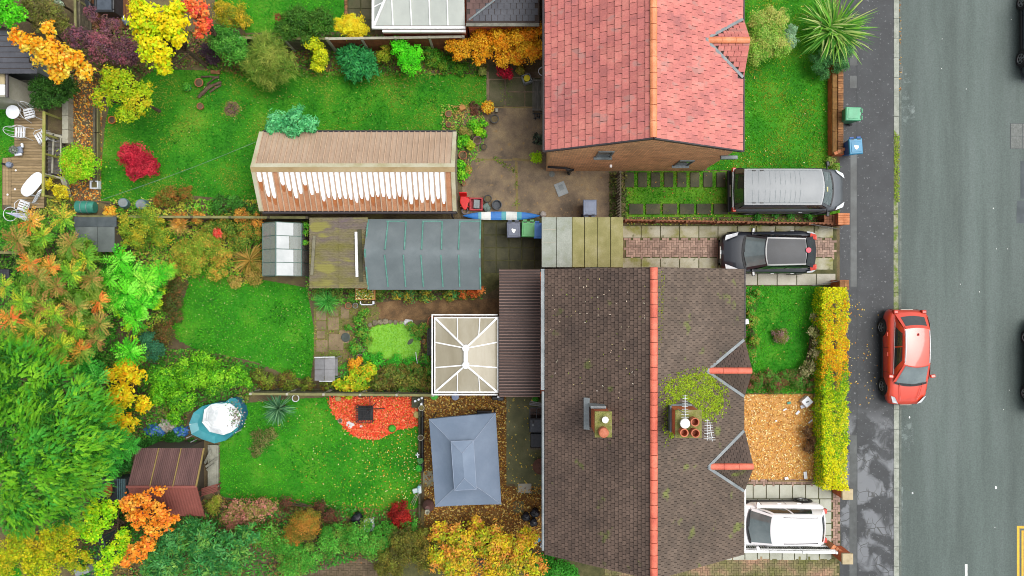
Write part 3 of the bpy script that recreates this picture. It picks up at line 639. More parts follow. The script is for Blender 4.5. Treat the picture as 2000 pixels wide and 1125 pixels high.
# red bark bed
bark_poly = PP([(644,776),(818,776),(817,800),(815,831),(800,836),(780,838),(764,846),(742,856),(720,858),(702,854),(690,850),(676,838),(665,828),(655,812),(648,800)])
m_redbark = M('red_bark_base', S('#e04a28', .85), S('#c83c1e', .85), S('#f06038', .85), scale=6, fine=.25, fscale=40, rough=.85)
struct('bark_bed', MB().sheet(bark_poly, .03), m_redbark, 'bed covered in bright red bark chips beside the fence')
p = scatter(bark_poly, 620); n = len(p)
tag(quads_obj('bark_chips', leaf_verts(np.concatenate([p, .04 + rng.random((n, 1)) * .03], 1), np.array([[0,0,1.]]) + rng.normal(0,.25,(n, 3)), rng.normal(size=(n, 3)),.09 * rng.uniform(.5,1.3, n),.04,0), jitter(pal('#f8603c', '#f04c28', '#ff7a50', '#d84020', g=1.0)[rng.integers(0,4, n)], .25), DRY), 'bright red bark chips covering the bed', 'bark', kind='stuff')
cxb = np.array(bark_poly).mean(0); p = scatter([tuple(cxb + (np.array(q) - cxb) * 1.06) for q in bark_poly], 260); n = len(p)
tag(quads_obj('bark_chips', leaf_verts(np.concatenate([p, .05 + rng.random((n, 1)) * .05], 1), np.array([[0,0,1.]]) + rng.normal(0,.35,(n, 3)), rng.normal(size=(n, 3)),.1 * rng.uniform(.5,1.3, n),.05,0), jitter(pal('#f8603c', '#d84020', '#a83018', '#ff8a60')[rng.integers(0,4, n)], .25), DRY), 'loose red bark chips spilling over the bed edge', 'bark', kind='stuff')
# dark ground of beds with leaf litter
leaf_litter('fallen_leaves', 'orange and brown leaves lying between the concrete path and timber rail', PP([(132,150),(200,150),(198,400),(140,400),(132,290)]),240, pal('#d88a2a', '#b0642a', '#e0a83a', '#7a4a28', '#c8b070'), z=.01, L=.1, W=.06)
leaf_litter('fallen_leaves', 'leaf litter under the shrubs of the left hand border', PP([(230,390),(520,390),(510,560),(300,560)]),45, pal('#8a6a3a', '#6a5a30', '#a88a4a', '#6f7a30'), z=.01, L=.1, W=.06)
leaf_litter('fallen_leaves', 'brown leaf litter under the back hedge of the lower garden', PP([(430,960),(830,990),(900,1060),(900,1100),(430,1100)]),60, pal('#8a6a3a', '#7a4a28', '#a86a3a', '#6f7a30'), z=.01, L=.1, W=.06)
leaf_litter('fallen_leaves', 'leaf litter along the top flower border', PP([(400,70),(950,70),(950,150),(400,145)]),45, pal('#8a6a3a', '#7a4a28', '#c88a3a', '#6f7a30'), z=.01, L=.09, W=.05)
# ================================================================== BUILDINGS
def brick_mat(name, c1, c2, mortar, scale=1.0, soot=None):
	m = M(name, c1, c2, rough=.85, scale=1.2, fine=.2, fscale=40, bump=.3)
	nt = m.node_tree; N = nt.nodes; L = nt.links; bs = N['Principled BSDF']; src = bs.inputs['Base Color'].links[0].from_socket
	g = N.new('ShaderNodeNewGeometry'); sx = N.new('ShaderNodeSeparateXYZ'); L.new(g.outputs['Position'], sx.inputs[0])
	ad = N.new('ShaderNodeMath'); ad.operation = 'ADD'; L.new(sx.outputs[0], ad.inputs[0]); L.new(sx.outputs[1], ad.inputs[1])
	cb = N.new('ShaderNodeCombineXYZ'); L.new(ad.outputs[0], cb.inputs[0]); L.new(sx.outputs[2], cb.inputs[1])
	br = N.new('ShaderNodeTexBrick'); br.inputs['Scale'].default_value = 1; br.inputs['Brick Width'].default_value = .225 * scale; br.inputs['Row Height'].default_value = .075 * scale * 1.5
	br.inputs['Mortar Size'].default_value = .012; br.inputs['Color1'].default_value = (.75,.75,.75,1); br.inputs['Color2'].default_value = (1.25,1.2,1.15,1); br.inputs['Mortar'].default_value = (*mortar, 1)
	L.new(cb.outputs[0], br.inputs['Vector'])
	mx = N.new('ShaderNodeMix'); mx.data_type = 'RGBA'; mx.blend_type = 'MULTIPLY'; mx.inputs[0].default_value = 1; L.new(src, mx.inputs[6]); L.new(br.outputs['Color'], mx.inputs[7])
	L.new(mx.outputs[2], bs.inputs['Base Color'])
	bp = N.new('ShaderNodeBump'); bp.inputs['Strength'].default_value = .6; bp.inputs['Distance'].default_value = .01; bp.invert = True; L.new(br.outputs['Fac'], bp.inputs['Height']); L.new(bp.outputs[0], bs.inputs['Normal'])
	return m
m_brick = brick_mat('house_brick', S('#b08a68', 1.1), S('#94785a', 1.1),(1.7,1.6,1.35))
m_brick2 = brick_mat('red_brick', S('#b5623e', .9), S('#94502f', .9),(1.2,1.2,1.1))
m_red_tile = M('red_roof_tile', S('#d07c74', .74), S('#b87270', .70), S('#dc8e80', .76), scale=.9, fine=.14, fscale=12, rough=.6, spec=.35, rnd=.12, island=.12, stretch=(1,1.6,1), fleck=(S('#c48a82', .72),1.8,.60))
m_brown_tile = M('brown_roof_tile', S('#665449', .66), S('#56473f', .66), S('#766256', .66), scale=.55, fine=.2, fscale=26, rough=.62, spec=.35, island=.2, fleck=(S('#66683a'),1.6,.66))
m_ridge = M('terracotta_ridge', S('#de7058', .78), S('#c9604c', .74), S('#ea8468', .8), scale=2.5, fine=.15, fscale=25, rough=.6, rnd=.1)
m_ridge_o = M('orange_ridge', S('#e08a5c', .8), S('#d07a50', .78), S('#ee9c70', .85), scale=2.5, fine=.12, fscale=25, rough=.5, rnd=.08)
m_lead = M('lead', S('#9aa2a5', .6), S('#7f888b', .6), S('#adb4b6', .6), scale=3, fine=.2, rough=.5, rnd=.05)
m_lead_d = M('dark_lead', S('#7d878a'), S('#5f696a'), S('#939c9e'), scale=3, fine=.2, rough=.5)
m_black = M('black_plastic', S('#2a2c30'), S('#1f2124'), S('#3a3c40'), scale=5, rough=.4)
m_gutter = M('grey_gutter', S('#4a4448'), rough=.45, scale=5)
m_white = M('white_upvc', S('#f4f5f4', .85), S('#e2e4e2', .8), rough=.35, scale=3)
m_deckb = M('roof_underlay', S('#4a3f3a'), rough=.9)
m_glass = glass_mat('window_glass', S('#8a9896'),.04,.4)

def wedge(c, ax, up, nrm, w, ln, lift, th=.012, gap=.016):
	"""one roof tile: tail edge raised, head tucked under the next course"""
	a, u, n = Vector(ax), Vector(up), Vector(nrm); c = Vector(c); w -= gap
	p = [c - a * w / 2, c + a * w / 2, c + a * w / 2 + u * ln, c - a * w / 2 + u * ln]
	return [p[0], p[1], p[2] - n * .01, p[3] - n * .01, p[0] + n * (lift + th), p[1] + n * (lift + th), p[2] + n * .004, p[3] + n * .004]
WF = [(4,5,6,7),(0,1,5,4),(1,2,6,5),(3,0,4,7)]
def tile_slope(parent, eave_x, ridge_x, y0, y1, ze, zr, w, courses, lift, mat, single=0, view=None, seed=1, skip=None, jl=.95):
	"""tiles on one main slope (ridge runs along y). The `single` tiles nearest the camera are objects, the rest one joined part."""
	rnd = random.Random(seed)
	u = Vector((ridge_x - eave_x, 0, zr - ze)); ln = u.length; u.normalize(); ax = Vector((0,1,0))
	nrm = ax.cross(u) if (ax.cross(u)).z > 0 else u.cross(ax)
	g = ln / courses; tl = []
	for j in range(courses):
		o = (j % 2) * .5 * w; y = y0 - w + o
		while y < y1:
			a, b = max(y, y0), min(y + w, y1); y += w
			if b - a < .03: continue
			c = Vector((eave_x, (a + b) / 2, ze)) + u * (g * j) + nrm * (.004)
			if skip and skip(c): continue
			tl.append((c, b - a))
	mb = MB(); ones = []
	if single:
		vis = [t for t in tl if view is None or view(t[0])]
		vis.sort(key=lambda t: -t[0].z); ones = vis[:single]; ids = {id(t) for t in ones}; tl = [t for t in tl if id(t) not in ids]
	for c, ww in tl:
		cc = c + nrm * rnd.uniform(0,.006); l2 = lift * rnd.uniform(.8,1.3)
		mb.add(wedge(cc, ax, u, nrm, ww, g * jl, l2), WF)
	tag(mb.build('roof_tiles', mat, parent), kind='stuff')
	if ones:
		full = MB(); full.add(wedge((0,0,0), ax, u, nrm, w, g * jl, lift), WF); me = full.mesh('tile', mat); off = Vector(ORG[parent.name])
		for c, ww in ones:
			o = bpy.data.objects.new('tile', me); put(o, parent); o.location = c - off + nrm * rnd.uniform(0,.008); o.scale = (1, ww / w, rnd.uniform(.95,1.1))
	return u, nrm
def ridge_run(parent, x, z, y0, y1, n, r, mat, name='ridge_tile'):
	d = (y1 - y0) / n
	for i in range(n):
		mb = MB(); rows = []
		for yy, k in ((y0 + i * d + .006,1.0),(y0 + (i + .5) * d, 1.02),(y0 + (i + 1) * d - .012,1.06)):
			rows.append([(x - r * k * math.cos(a), yy, z - r * .3 + r * k * .75 * math.sin(a)) for a in np.linspace(0, math.pi, 8)])
		mb.grid([row[::-1] for row in rows])
		f = [(x - r * 1.06 * math.cos(a), y0 + (i + 1) * d - .012, z - r * .3 + r * .795 * math.sin(a)) for a in np.linspace(0, math.pi, 8)]
		mb.add(f, [tuple(range(8))]); mb.add([(p[0], y0 + i * d + .006, p[2] * 1.0 - .0) for p in f], [tuple(range(8))[::-1]])
		mb.build(name, mat, parent, smooth=False)
def gablet(parent, xa, xf, yc, hw, zr, ze, xe, tile, ridge, lead, seed, n_r=3, tw=.2, g=.12, t2=None):
	"""small gable on the front slope: tiles clipped at the lead valleys, three ridge tiles"""
	rnd = random.Random(seed)
	A, Fp = Vector((xa, yc, zr)), Vector((xf, yc, zr))
	for s in (1,-1):
		E = Vector((xe + .03, yc + s * hw, ze)); mb = MB()
		u = Vector((0,-s * hw, zr - ze)); L_ = u.length; u.normalize(); ax = Vector((1,0,0)); nrm = ax.cross(u); nrm = nrm if nrm.z > 0 else -nrm
		und = MB(); und.add([A, Fp, E] if s < 0 else [A, E, Fp], [(0,1,2)]); und.v = [(p[0], p[1], p[2] + .03) for p in und.v]; und.build('gablet_underlay', m_deckb, parent)
		nc = int(L_ / g)
		for j in range(nc):
			t = j / nc; xv = xe + (xa - xe) * t; xr = xe + .04 + (xf - xe) * t
			x = xr; k = 0; x -= (j % 2) * .5 * tw
			edges = [xr]
			while x > xv:
				x -= tw; edges.append(max(x, xv - .02))
			for a, b in zip(edges[:-1], edges[1:]):
				if a - b < .02: continue
				c = Vector(((a + b) / 2, yc + s * hw * (1 - t), ze + (zr - ze) * t + .035))
				mb.add(wedge(c, ax, u, nrm, a - b, L_ / nc * .95,.014), [f if s < 0 else f[::-1] for f in WF])
		tag(mb.build('gablet_tiles', t2 if t2 and s < 0 else tile, parent), kind='stuff')
		v = MB(); V0 = Vector((xe - .02, yc + s * hw * 1.03, ze + .085)); V1 = A + Vector((-.1,0,.12)); v.beam(V0, V1,.105,.03, up=(.4, s * .3,1)); v.build('lead_valley', lead, parent)
	d = (xf + .03 - xa) / n_r; r = .115
	for i in range(n_r):
		mb = MB(); rows = []
		for xx, kk in ((xa + i * d, 1.06),(xa + (i + 1) * d - .008,1.0)):
			rows.append([(xx, yc - r * kk * math.cos(a), zr + r * .8 * kk * math.sin(a) - .01) for a in np.linspace(0, math.pi, 8)])
		mb.grid(rows); mb.add(rows[0], [tuple(range(8))]); mb.add(rows[1], [tuple(range(8))[::-1]]); mb.build('ridge_tile', ridge, parent)
def window(parent, face, a0, a1, z0, z1, pos, glass=None, frame=None, bars=1):
	"""window on a wall; face is the outward direction '+x','-x','+y','-y', a0..a1 along the wall, pos the wall plane"""
	ax = face[1]; s = 1 if face[0] == '+' else -1; fr = MB(); t = .05
	def bx(m, u0, u1, w0, w1, d0, d1):
		p0, p1 = pos + s * d0, pos + s * d1
		if ax == 'y': m.box(u0, p0, w0, u1, p1, w1)
		else: m.box(p0, u0, w0, p1, u1, w1)
	for (u0, u1, w0, w1) in ((a0, a1, z0, z0 + t),(a0, a1, z1 - t, z1),(a0, a0 + t, z0 + t, z1 - t),(a1 - t, a1, z0 + t, z1 - t)): bx(fr, u0, u1, w0, w1,.002,.05)
	for i in range(1, bars + 1):
		u = a0 + (a1 - a0) * i / (bars + 1); bx(fr, u - .02, u + .02, z0 + t, z1 - t, .002,.046)
	w = fr.build('window', frame or m_white, parent)
	g = MB(); bx(g, a0 + t, a1 - t, z0 + t, z1 - t, .004,.02); g.build('pane', glass or m_glass, w)
	si = MB(); bx(si, a0 - .06, a1 + .06, z0 - .06, z0 - .002,.002,.12); si.build('sill', frame or m_lead, w)
	return w

# ---- red roofed house ------------------------------------------------
ZE, ZR = 4.5,6.9
rh = thing('red_roofed_house', 'brick house under a salmon red tiled gable roof with orange ridge', 'house', (4.9,9.5,0))
wl_ = MB()
def gable_prism(mb, x0, x1, xm, y0, y1, ze, zr):
	mb.add([(x0, y0,-.05),(x1, y0,-.05),(x1, y0, ze),(xm, y0, zr),(x0, y0, ze),(x0, y1,-.05),(x1, y1,-.05),(x1, y1, ze),(xm, y1, zr),(x0, y1, ze)],
		   [(0,1,2,3,4),(9,8,7,6,5),(1,6,7,2),(5,0,4,9),(2,7,8,3),(3,8,9,4)])
gable_prism(wl_, 1.5,8.36,4.87,5.14,16.2, ZE - .12, ZR - .18)
wl_.build('wall', m_brick, rh)
ro = MB(); ro.hexa([(1.22,5.19, ZE - .06),(4.87,5.19, ZR - .06),(4.87,16.4, ZR - .06),(1.22,16.4, ZE - .06),(1.22,5.19, ZE),(4.87,5.19, ZR),(4.87,16.4, ZR),(1.22,16.4, ZE)])
ro.hexa([(4.87,5.19, ZR - .06),(8.7,5.19, ZE - .06),(8.7,16.4, ZE - .06),(4.87,16.4, ZR - .06),(4.87,5.19, ZR),(8.7,5.19, ZE),(8.7,16.4, ZE),(4.87,16.4, ZR)])
roof = ro.build('roof', m_deckb, rh)
inview = lambda c: c.y < 562.5 * (H - c.z) / F
tile_slope(roof, 1.255,4.87,5.17,16.4, ZE + .02, ZR + .02,.40,15,.022, m_red_tile, 150, inview, 3)
tile_slope(roof, 8.68,4.87,5.17,16.4, ZE + .02, ZR + .02,.30,15,.022, m_red_tile, 150, inview, 4, skip=lambda c: abs(c.y - 9.02) < 1.0 * (1 - (8.67 - c.x) / 1.6) and c.x > 7.1)
ridge_run(roof, 4.87, ZR + .04,5.18,16.3,20,.125, m_ridge_o)
gablet(roof, 7.12,8.62,9.02,1.06,5.47,4.5,8.7, m_red_tile, m_ridge_o, m_lead, 5, tw=.26, g=.2)
bb = MB(); bb.beam((1.2,5.155, ZE - .05),(4.87,5.155, ZR - .05),.05,.16); bb.beam((4.87,5.155, ZR - .05),(8.72,5.155, ZE - .05),.05,.16); bb.build('barge_board', m_gutter, rh)
gt = MB(); gt.tube([(1.2,5.2, ZE - .05),(1.2,16.4, ZE - .05)], .06,8); gt.build('gutter', m_gutter, rh)
gt = MB(); gt.tube([(8.74,5.2, ZE - .05),(8.74,16.4, ZE - .05)], .055,8); gt.build('gutter', m_gutter, rh)
m_winb = glass_mat('gable_glass', S('#6f7c82'),.05,.2)
window(rh, '-y', 3.25,3.85,3.5,4.65,5.14, m_winb, m_lead_d, 0)
window(rh, '-y', 6.75,7.35,1.5,2.7,5.14, m_winb, m_lead_d, 0)
for yy in (7,12): window(rh, '-x', yy - .7, yy + .7,1.0,2.2,1.5)
for yy in (7.0,11.5): window(rh, '+x', yy - .9, yy + .9,.9,2.2,8.36, bars=2)
window(rh, '+x', 8.5,9.6,3.2,4.3,8.36)
dp = MB(); dp.tube([(2.45,5.06,.0),(2.45,5.06,1.0),(2.2,5.06,1.3),(1.5,5.06,1.5)], .05,8); dp.tube([(2.5,4.98,.1),(2.5,4.98,1.2)], .055,8); dp.tube([(2.3,5.0,1.15),(2.62,5.0,1.15)], .045,8)
dp.build('soil_pipe', m_black, rh, smooth=True)
MB().obox((4.12,5.08,1.6),.1,.12,.1).build('security_light', m_white, rh, bevel=.02)
MB().box(8.1,5.0,3.6,8.75,5.14,3.75).build('downpipe_hopper', m_lead_d, rh, bevel=.02)
# north chimney, only its lead apron reaches the picture
ch = MB(); ch.box(5.5,11.15,5.6,6.25,12.1,7.9); ch.build('chimney', m_brick2, rh)
MB().obox((5.85,11.02,6.33),.8,.3,.03, ry=.56).build('lead_apron', m_lead, rh)

# ---- brown roofed semi-detached pair --------------------------------
bh = thing('brown_roofed_house', 'long semi detached house under a brown tiled roof with salmon ridge line', 'house', (4.9,-4.7,0))
wl_ = MB(); gable_prism(wl_, 1.5,8.45,4.88,-9.98,.62, ZE - .12, ZR - .18); wl_.build('wall', m_brick2, bh)
Y0, Y1 = -10.05,.72
ro = MB(); ro.hexa([(1.22, Y0, ZE - .06),(4.88, Y0, ZR - .06),(4.88, Y1, ZR - .06),(1.22, Y1, ZE - .06),(1.22, Y0, ZE),(4.88, Y0, ZR),(4.88, Y1, ZR),(1.22, Y1, ZE)])
ro.hexa([(4.88, Y0, ZR - .06),(8.75, Y0, ZE - .06),(8.75, Y1, ZE - .06),(4.88, Y1, ZR - .06),(4.88, Y0, ZR),(8.75, Y0, ZE),(8.75, Y1, ZE),(4.88, Y1, ZR)])
roof = ro.build('roof', m_deckb, bh)
tile_slope(roof, 1.25,4.88, Y0, Y1, ZE + .02, ZR + .02,.165,30,.016, m_brown_tile, seed=6)
def sk(c):
	for yc, hw in ((-3.01,1.0),(-6.5,1.05)):
		if abs(c.y - yc) < hw * (1 - (8.73 - c.x) / 1.6) - .05: return True
	return False
m_brown_tile2 = M('weathered_brown_tile', S('#69594c', .62), S('#594d42', .62), S('#766659', .62), scale=.55, fine=.2, fscale=26, rough=.62, spec=.35, island=.2, fleck=(S('#757a40'),1.4,.63))
tile_slope(roof, 8.73,4.88, Y0, Y1, ZE + .02, ZR + .02,.165,30,.016, m_brown_tile2, seed=7, skip=sk)
ridge_run(roof, 4.88, ZR + .04, Y0, Y1,25,.13, m_ridge)
gablet(roof, 7.15,8.7,-3.01,1.03,5.47,4.5,8.74, m_brown_tile, m_ridge, m_lead, 8, tw=.16, g=.11, t2=m_brown_tile2)
gablet(roof, 7.2,8.75,-6.5,1.1,5.47,4.5,8.74, m_brown_tile, m_ridge, m_lead, 9, tw=.16, g=.11, t2=m_brown_tile2)
gt = MB(); gt.tube([(1.17,-9.9, ZE - .02),(1.17,-3.9, ZE - .02)], .055,8); gt.build('gutter', m_lead, bh)
gt = MB(); gt.box(1.09,-3.85, ZE - .1,1.24, Y1, ZE + .01); gt.build('gutter', m_lead, bh)
gt = MB(); gt.tube([(8.79, Y0 + .05, ZE - .05),(8.79,-7.6, ZE - .05)], .05,8); gt.build('gutter', m_white, bh)
gt = MB(); gt.tube([(8.78,-1.9, ZE - .05),(8.78, Y1, ZE - .05)], .05,8); gt.build('gutter', m_gutter, bh)
for yy in (-1.2,-4.6,-8.6): window(bh, '+x', yy - .8, yy + .8,.9,2.2,8.45, bars=2)
for yy in (-3.0,-6.5): window(bh, '+x', yy - .6, yy + .6,3.1,4.3,8.45)
for yy in (-6.2,-8.4): window(bh, '-x', yy - .7, yy + .7,1.0,2.2,1.5)
# chimneys
m_flaunch = M('mossy_mortar', S('#8c8a4a'), S('#6f7a30'), S('#a39a70'), scale=6, fine=.3, fscale=30, rough=.9, bump=.5)
m_pot = M('terracotta_pot', S('#c8714e', .72), S('#a85a3c', .7), S('#d8866a', .75), scale=6, rough=.7, rnd=.1)
m_dish = M('white_cowl', S('#f0f0ec', .85), rough=.4)
def chimney(x0, x1, y0, y1, zt, pots, lead_side):
	c = MB(); c.box(x0, y0,4.6, x1, y1, zt); o = c.build('chimney', m_brick2, bh)
	MB().box(x0 - .05, y0 - .05, zt, x1 + .05, y1 + .05, zt + .06).build('capping', m_flaunch, o, bevel=.015)
	for (px, py, r, h, kind) in pots:
		x, y, _ = P(px, py, zt + h)
		b = MB()
		if kind == 'open': b.lathe((x, y, zt + .05), [(r * 1.0,0),(r * 1.0, h * .8),(r * 1.12, h * .82),(r * 1.12, h),(r * .85, h),(r * .8, h * .2),(0, h * .2)], 16); b.build('chimney_pot', m_pot, o, smooth=False)
		elif kind == 'flat': b.lathe((x, y, zt + .05), [(r, 0),(r, h),(r * .9, h + .02),(0, h + .025)], 18); b.build('chimney_pot', m_pot, o)
		else: b.lathe((x, y, zt + .05), [(r * .5,0),(r * .5, h * .7),(r, h * .75),(r * .95, h * .95),(0, h)], 18); b.build('cowl', m_dish, o)
	return o
x0, y0, _ = P(1164,851,7.1); x1, y1, _ = P(1192,806,7.1)
c1 = chimney(x0, x1, y0, y1,7.1,((1182,820,.115,.22, 'cowl'),(1179,845,.17,.3, 'flat')),-1)
x0b, y0b, _ = P(1321,852,7.6); x1b, y1b, _ = P(1367,803,7.6)
c2 = chimney(x0b, x1b, y0b, y1b, 7.6,((1338,827,.17,.3, 'cowl'),(1357,824,.13,.35, 'open'),(1336,845,.125,.35, 'open'),(1358,846,.13,.35, 'open')),1)
fl = MB()
fl.obox((x0 - .16,(y0 + y1) / 2 + .1,4.5 + (x0 - .16 - 1.25) * .655 + .12),.22,1.15,.05, ry=-.58)
fl.box(x0 - .1, y1 + .02,5.6, x1 - .05, y1 + .1,6.35); fl.build('lead_flashing', m_lead, c1)
fl = MB(); fl.box(x0b - .06, y0b, 6.0, x0b - .005, y1b + .06,6.9); fl.box(x0b, y1b + .005,5.8, x1b, y1b + .06,6.55); fl.build('lead_flashing', m_lead_d, c2)
# aerials
m_alu = M('aluminium', S('#c9cdd0'), S('#aeb2b5'), rough=.4, metal=.5, scale=8)
def yagi(label, px, py0, py1, z, base, n=8, w=.16, tilt=0):
	a = thing('television_aerial', label, 'aerial', (*P(px, py1, z)[:2], base), 'television aerials by the chimney')
	p0, p1 = Vector(P(px + tilt, py0, z)), Vector(P(px, py1, z))
	b = MB(); b.tube([p0, p1], .014,6); b.build('boom', m_alu, a)
	for i in range(n):
		q = p0.lerp(p1,(i + .4) / n); e = MB(); ww = w * (.75 + .5 * i / n); e.tube([q - Vector((ww, 0,0)), q + Vector((ww, 0,0))], .009,5); e.build('element', m_alu, a)
	m_ = MB(); m_.tube([(p1.x, p1.y + .15, base),(p1.x, p1.y + .15, z + .05)], .02,6); m_.build('mast', m_alu, a)
yagi('white aerial pointing up the photo from the four pot chimney', 1338,771,818,8.6,7.6,9,.1)
yagi('aerial right of the four pot chimney, left one of two', 1381,819,860,7.3,5.9,8,.1)
yagi('aerial right of the four pot chimney, right one of two', 1391,824,862,7.2,5.8,8,.1,-5)
# moss on the tiles beside the big chimney
def roof_pt(p, xr=4.88, xe=8.73): return ZR - (p[:, 0] - xr) * (ZR - ZE) / (xe - xr)
mp = [(1290,752),(1304,738),(1330,735),(1358,728),(1388,732),(1406,746),(1424,768),(1428,800),(1414,816),(1392,826),(1372,818),(1366,800),(1348,786),(1330,776),(1316,782),(1312,802),(1310,850),(1300,850),(1296,800)]
poly = [P(x, y, 6.0)[:2] for x, y in mp]; cm = np.array(poly).mean(0)
pts = np.concatenate([scatter(poly, 1500), scatter([tuple(cm + (np.array(q) - cm) * 1.22) for q in poly], 260)])
fm = np.sin(pts[:, 0] * 6.1 + np.sin(pts[:, 1] * 5)) * np.sin(pts[:, 1] * 7.3 + 1) + .5 * np.sin(pts[:, 0] * 17) * np.sin(pts[:, 1] * 15)
pts = pts[rng.random(len(pts)) < np.clip(.85 + .6 * fm, .08,1)]
n = len(pts); c3 = np.concatenate([pts, (roof_pt(pts) + .05 + rng.random(n) * .03)[:, None]], 1)
nr = np.array([[.5,0,.85]]) + rng.normal(0,.4,(n, 3))
moss = quads_obj('moss', leaf_verts(c3, nr, rng.normal(size=(n, 3)),.075,.045), jitter(pal('#98b820', '#acc828', '#80a020', '#94a02e', g=.85)[rng.integers(0,4, n)]), LEAF)
tag(moss, 'bright green moss patch on the brown roof around the chimney', 'moss', kind='stuff')
mq = scatter([P(x, y, 6.6)[:2] for x, y in ((1285,530),(1298,530),(1294,620),(1286,700),(1284,640))], 420); n = len(mq)
c3 = np.concatenate([mq, (roof_pt(mq) + .05)[:, None]], 1)
tag(quads_obj('moss', leaf_verts(c3, np.array([[.5,0,.85]]) + rng.normal(0,.4,(n, 3)), rng.normal(size=(n, 3)),.07,.04), jitter(pal('#8f9a2c', '#a3a83a', '#7a8a2a', g=.8)[rng.integers(0,3, n)]), LEAF), 'thin line of moss along the salmon ridge tiles', 'moss', kind='stuff')
# leaf crescents and specks lying on the west slope
wp_ = scatter([P(1075,540,5)[:2], P(1262,540,6.6)[:2], P(1262,780,6.6)[:2], P(1075,780,5)[:2]], 5); n = len(wp_)
c3 = np.concatenate([wp_, (ZE + (wp_[:, 0] - 1.25) * (ZR - ZE) / 3.63 + .07)[:, None]], 1)
tag(quads_obj('fallen_leaves', leaf_verts(c3, np.array([[-.5,0,.85]]) + rng.normal(0,.2,(n, 3)), rng.normal(size=(n, 3)),.075,.03), jitter(pal('#e8dcc8', '#c8b8a0', '#8a9a3a', '#d8c890', g=.85)[rng.integers(0,4, n)]), DRY), 'pale leaf specks on the brown west roof slope', 'leaves', kind='stuff')

# ---- rear extension with a brown ribbed roof --------------------------
ex = thing('rear_extension', 'flat rear extension with dark brown ribbed sheet roof', 'extension', (.35,-1.8,0))
m_ribbed = M('brown_ribbed_sheet', S('#4f3f3b', .55), S('#3e322f', .55), S('#5f4d48', .55), scale=.9, fine=.2, fscale=18, rough=.55, stretch=(.5,3,1))
X0, X1, YA, YB, ZT = PX(975,2.6),1.13, PY(775,2.6), PY(525,2.6),2.6
MB().box(X0 + .12, YA + .1,0,1.48, YB - .12, ZT - .08).build('wall', m_brick2, ex)
rows = []
y = YA; prof = []
while y < YB:
	for dy, dz in ((0,0),(.012,.04),(.05,.04),(.062,0)): prof.append((y + dy, ZT + dz))
	y += .118
rows = [[(X0, yy, zz - .03) for yy, zz in prof], [((X0 + X1) / 2, yy, zz + .02) for yy, zz in prof], [(X1, yy, zz + .07) for yy, zz in prof]]
rb = MB(); rb.grid(rows); rb.m = [(1 if i % 4 == 1 else 0) for r_ in range(2) for i in range(len(prof) - 1)]
rb.build('ribbed_roof', [m_ribbed, M('rib_crown', S('#7d6258', .7), S('#6b544c', .7), S('#94786c', .7), scale=1.5, fine=.2, rough=.5, stretch=(.6,4,1))], ex)
MB().box(X0, YA, ZT - .1, X0 + .04, YB, ZT - .035).build('fascia', m_gutter, ex)

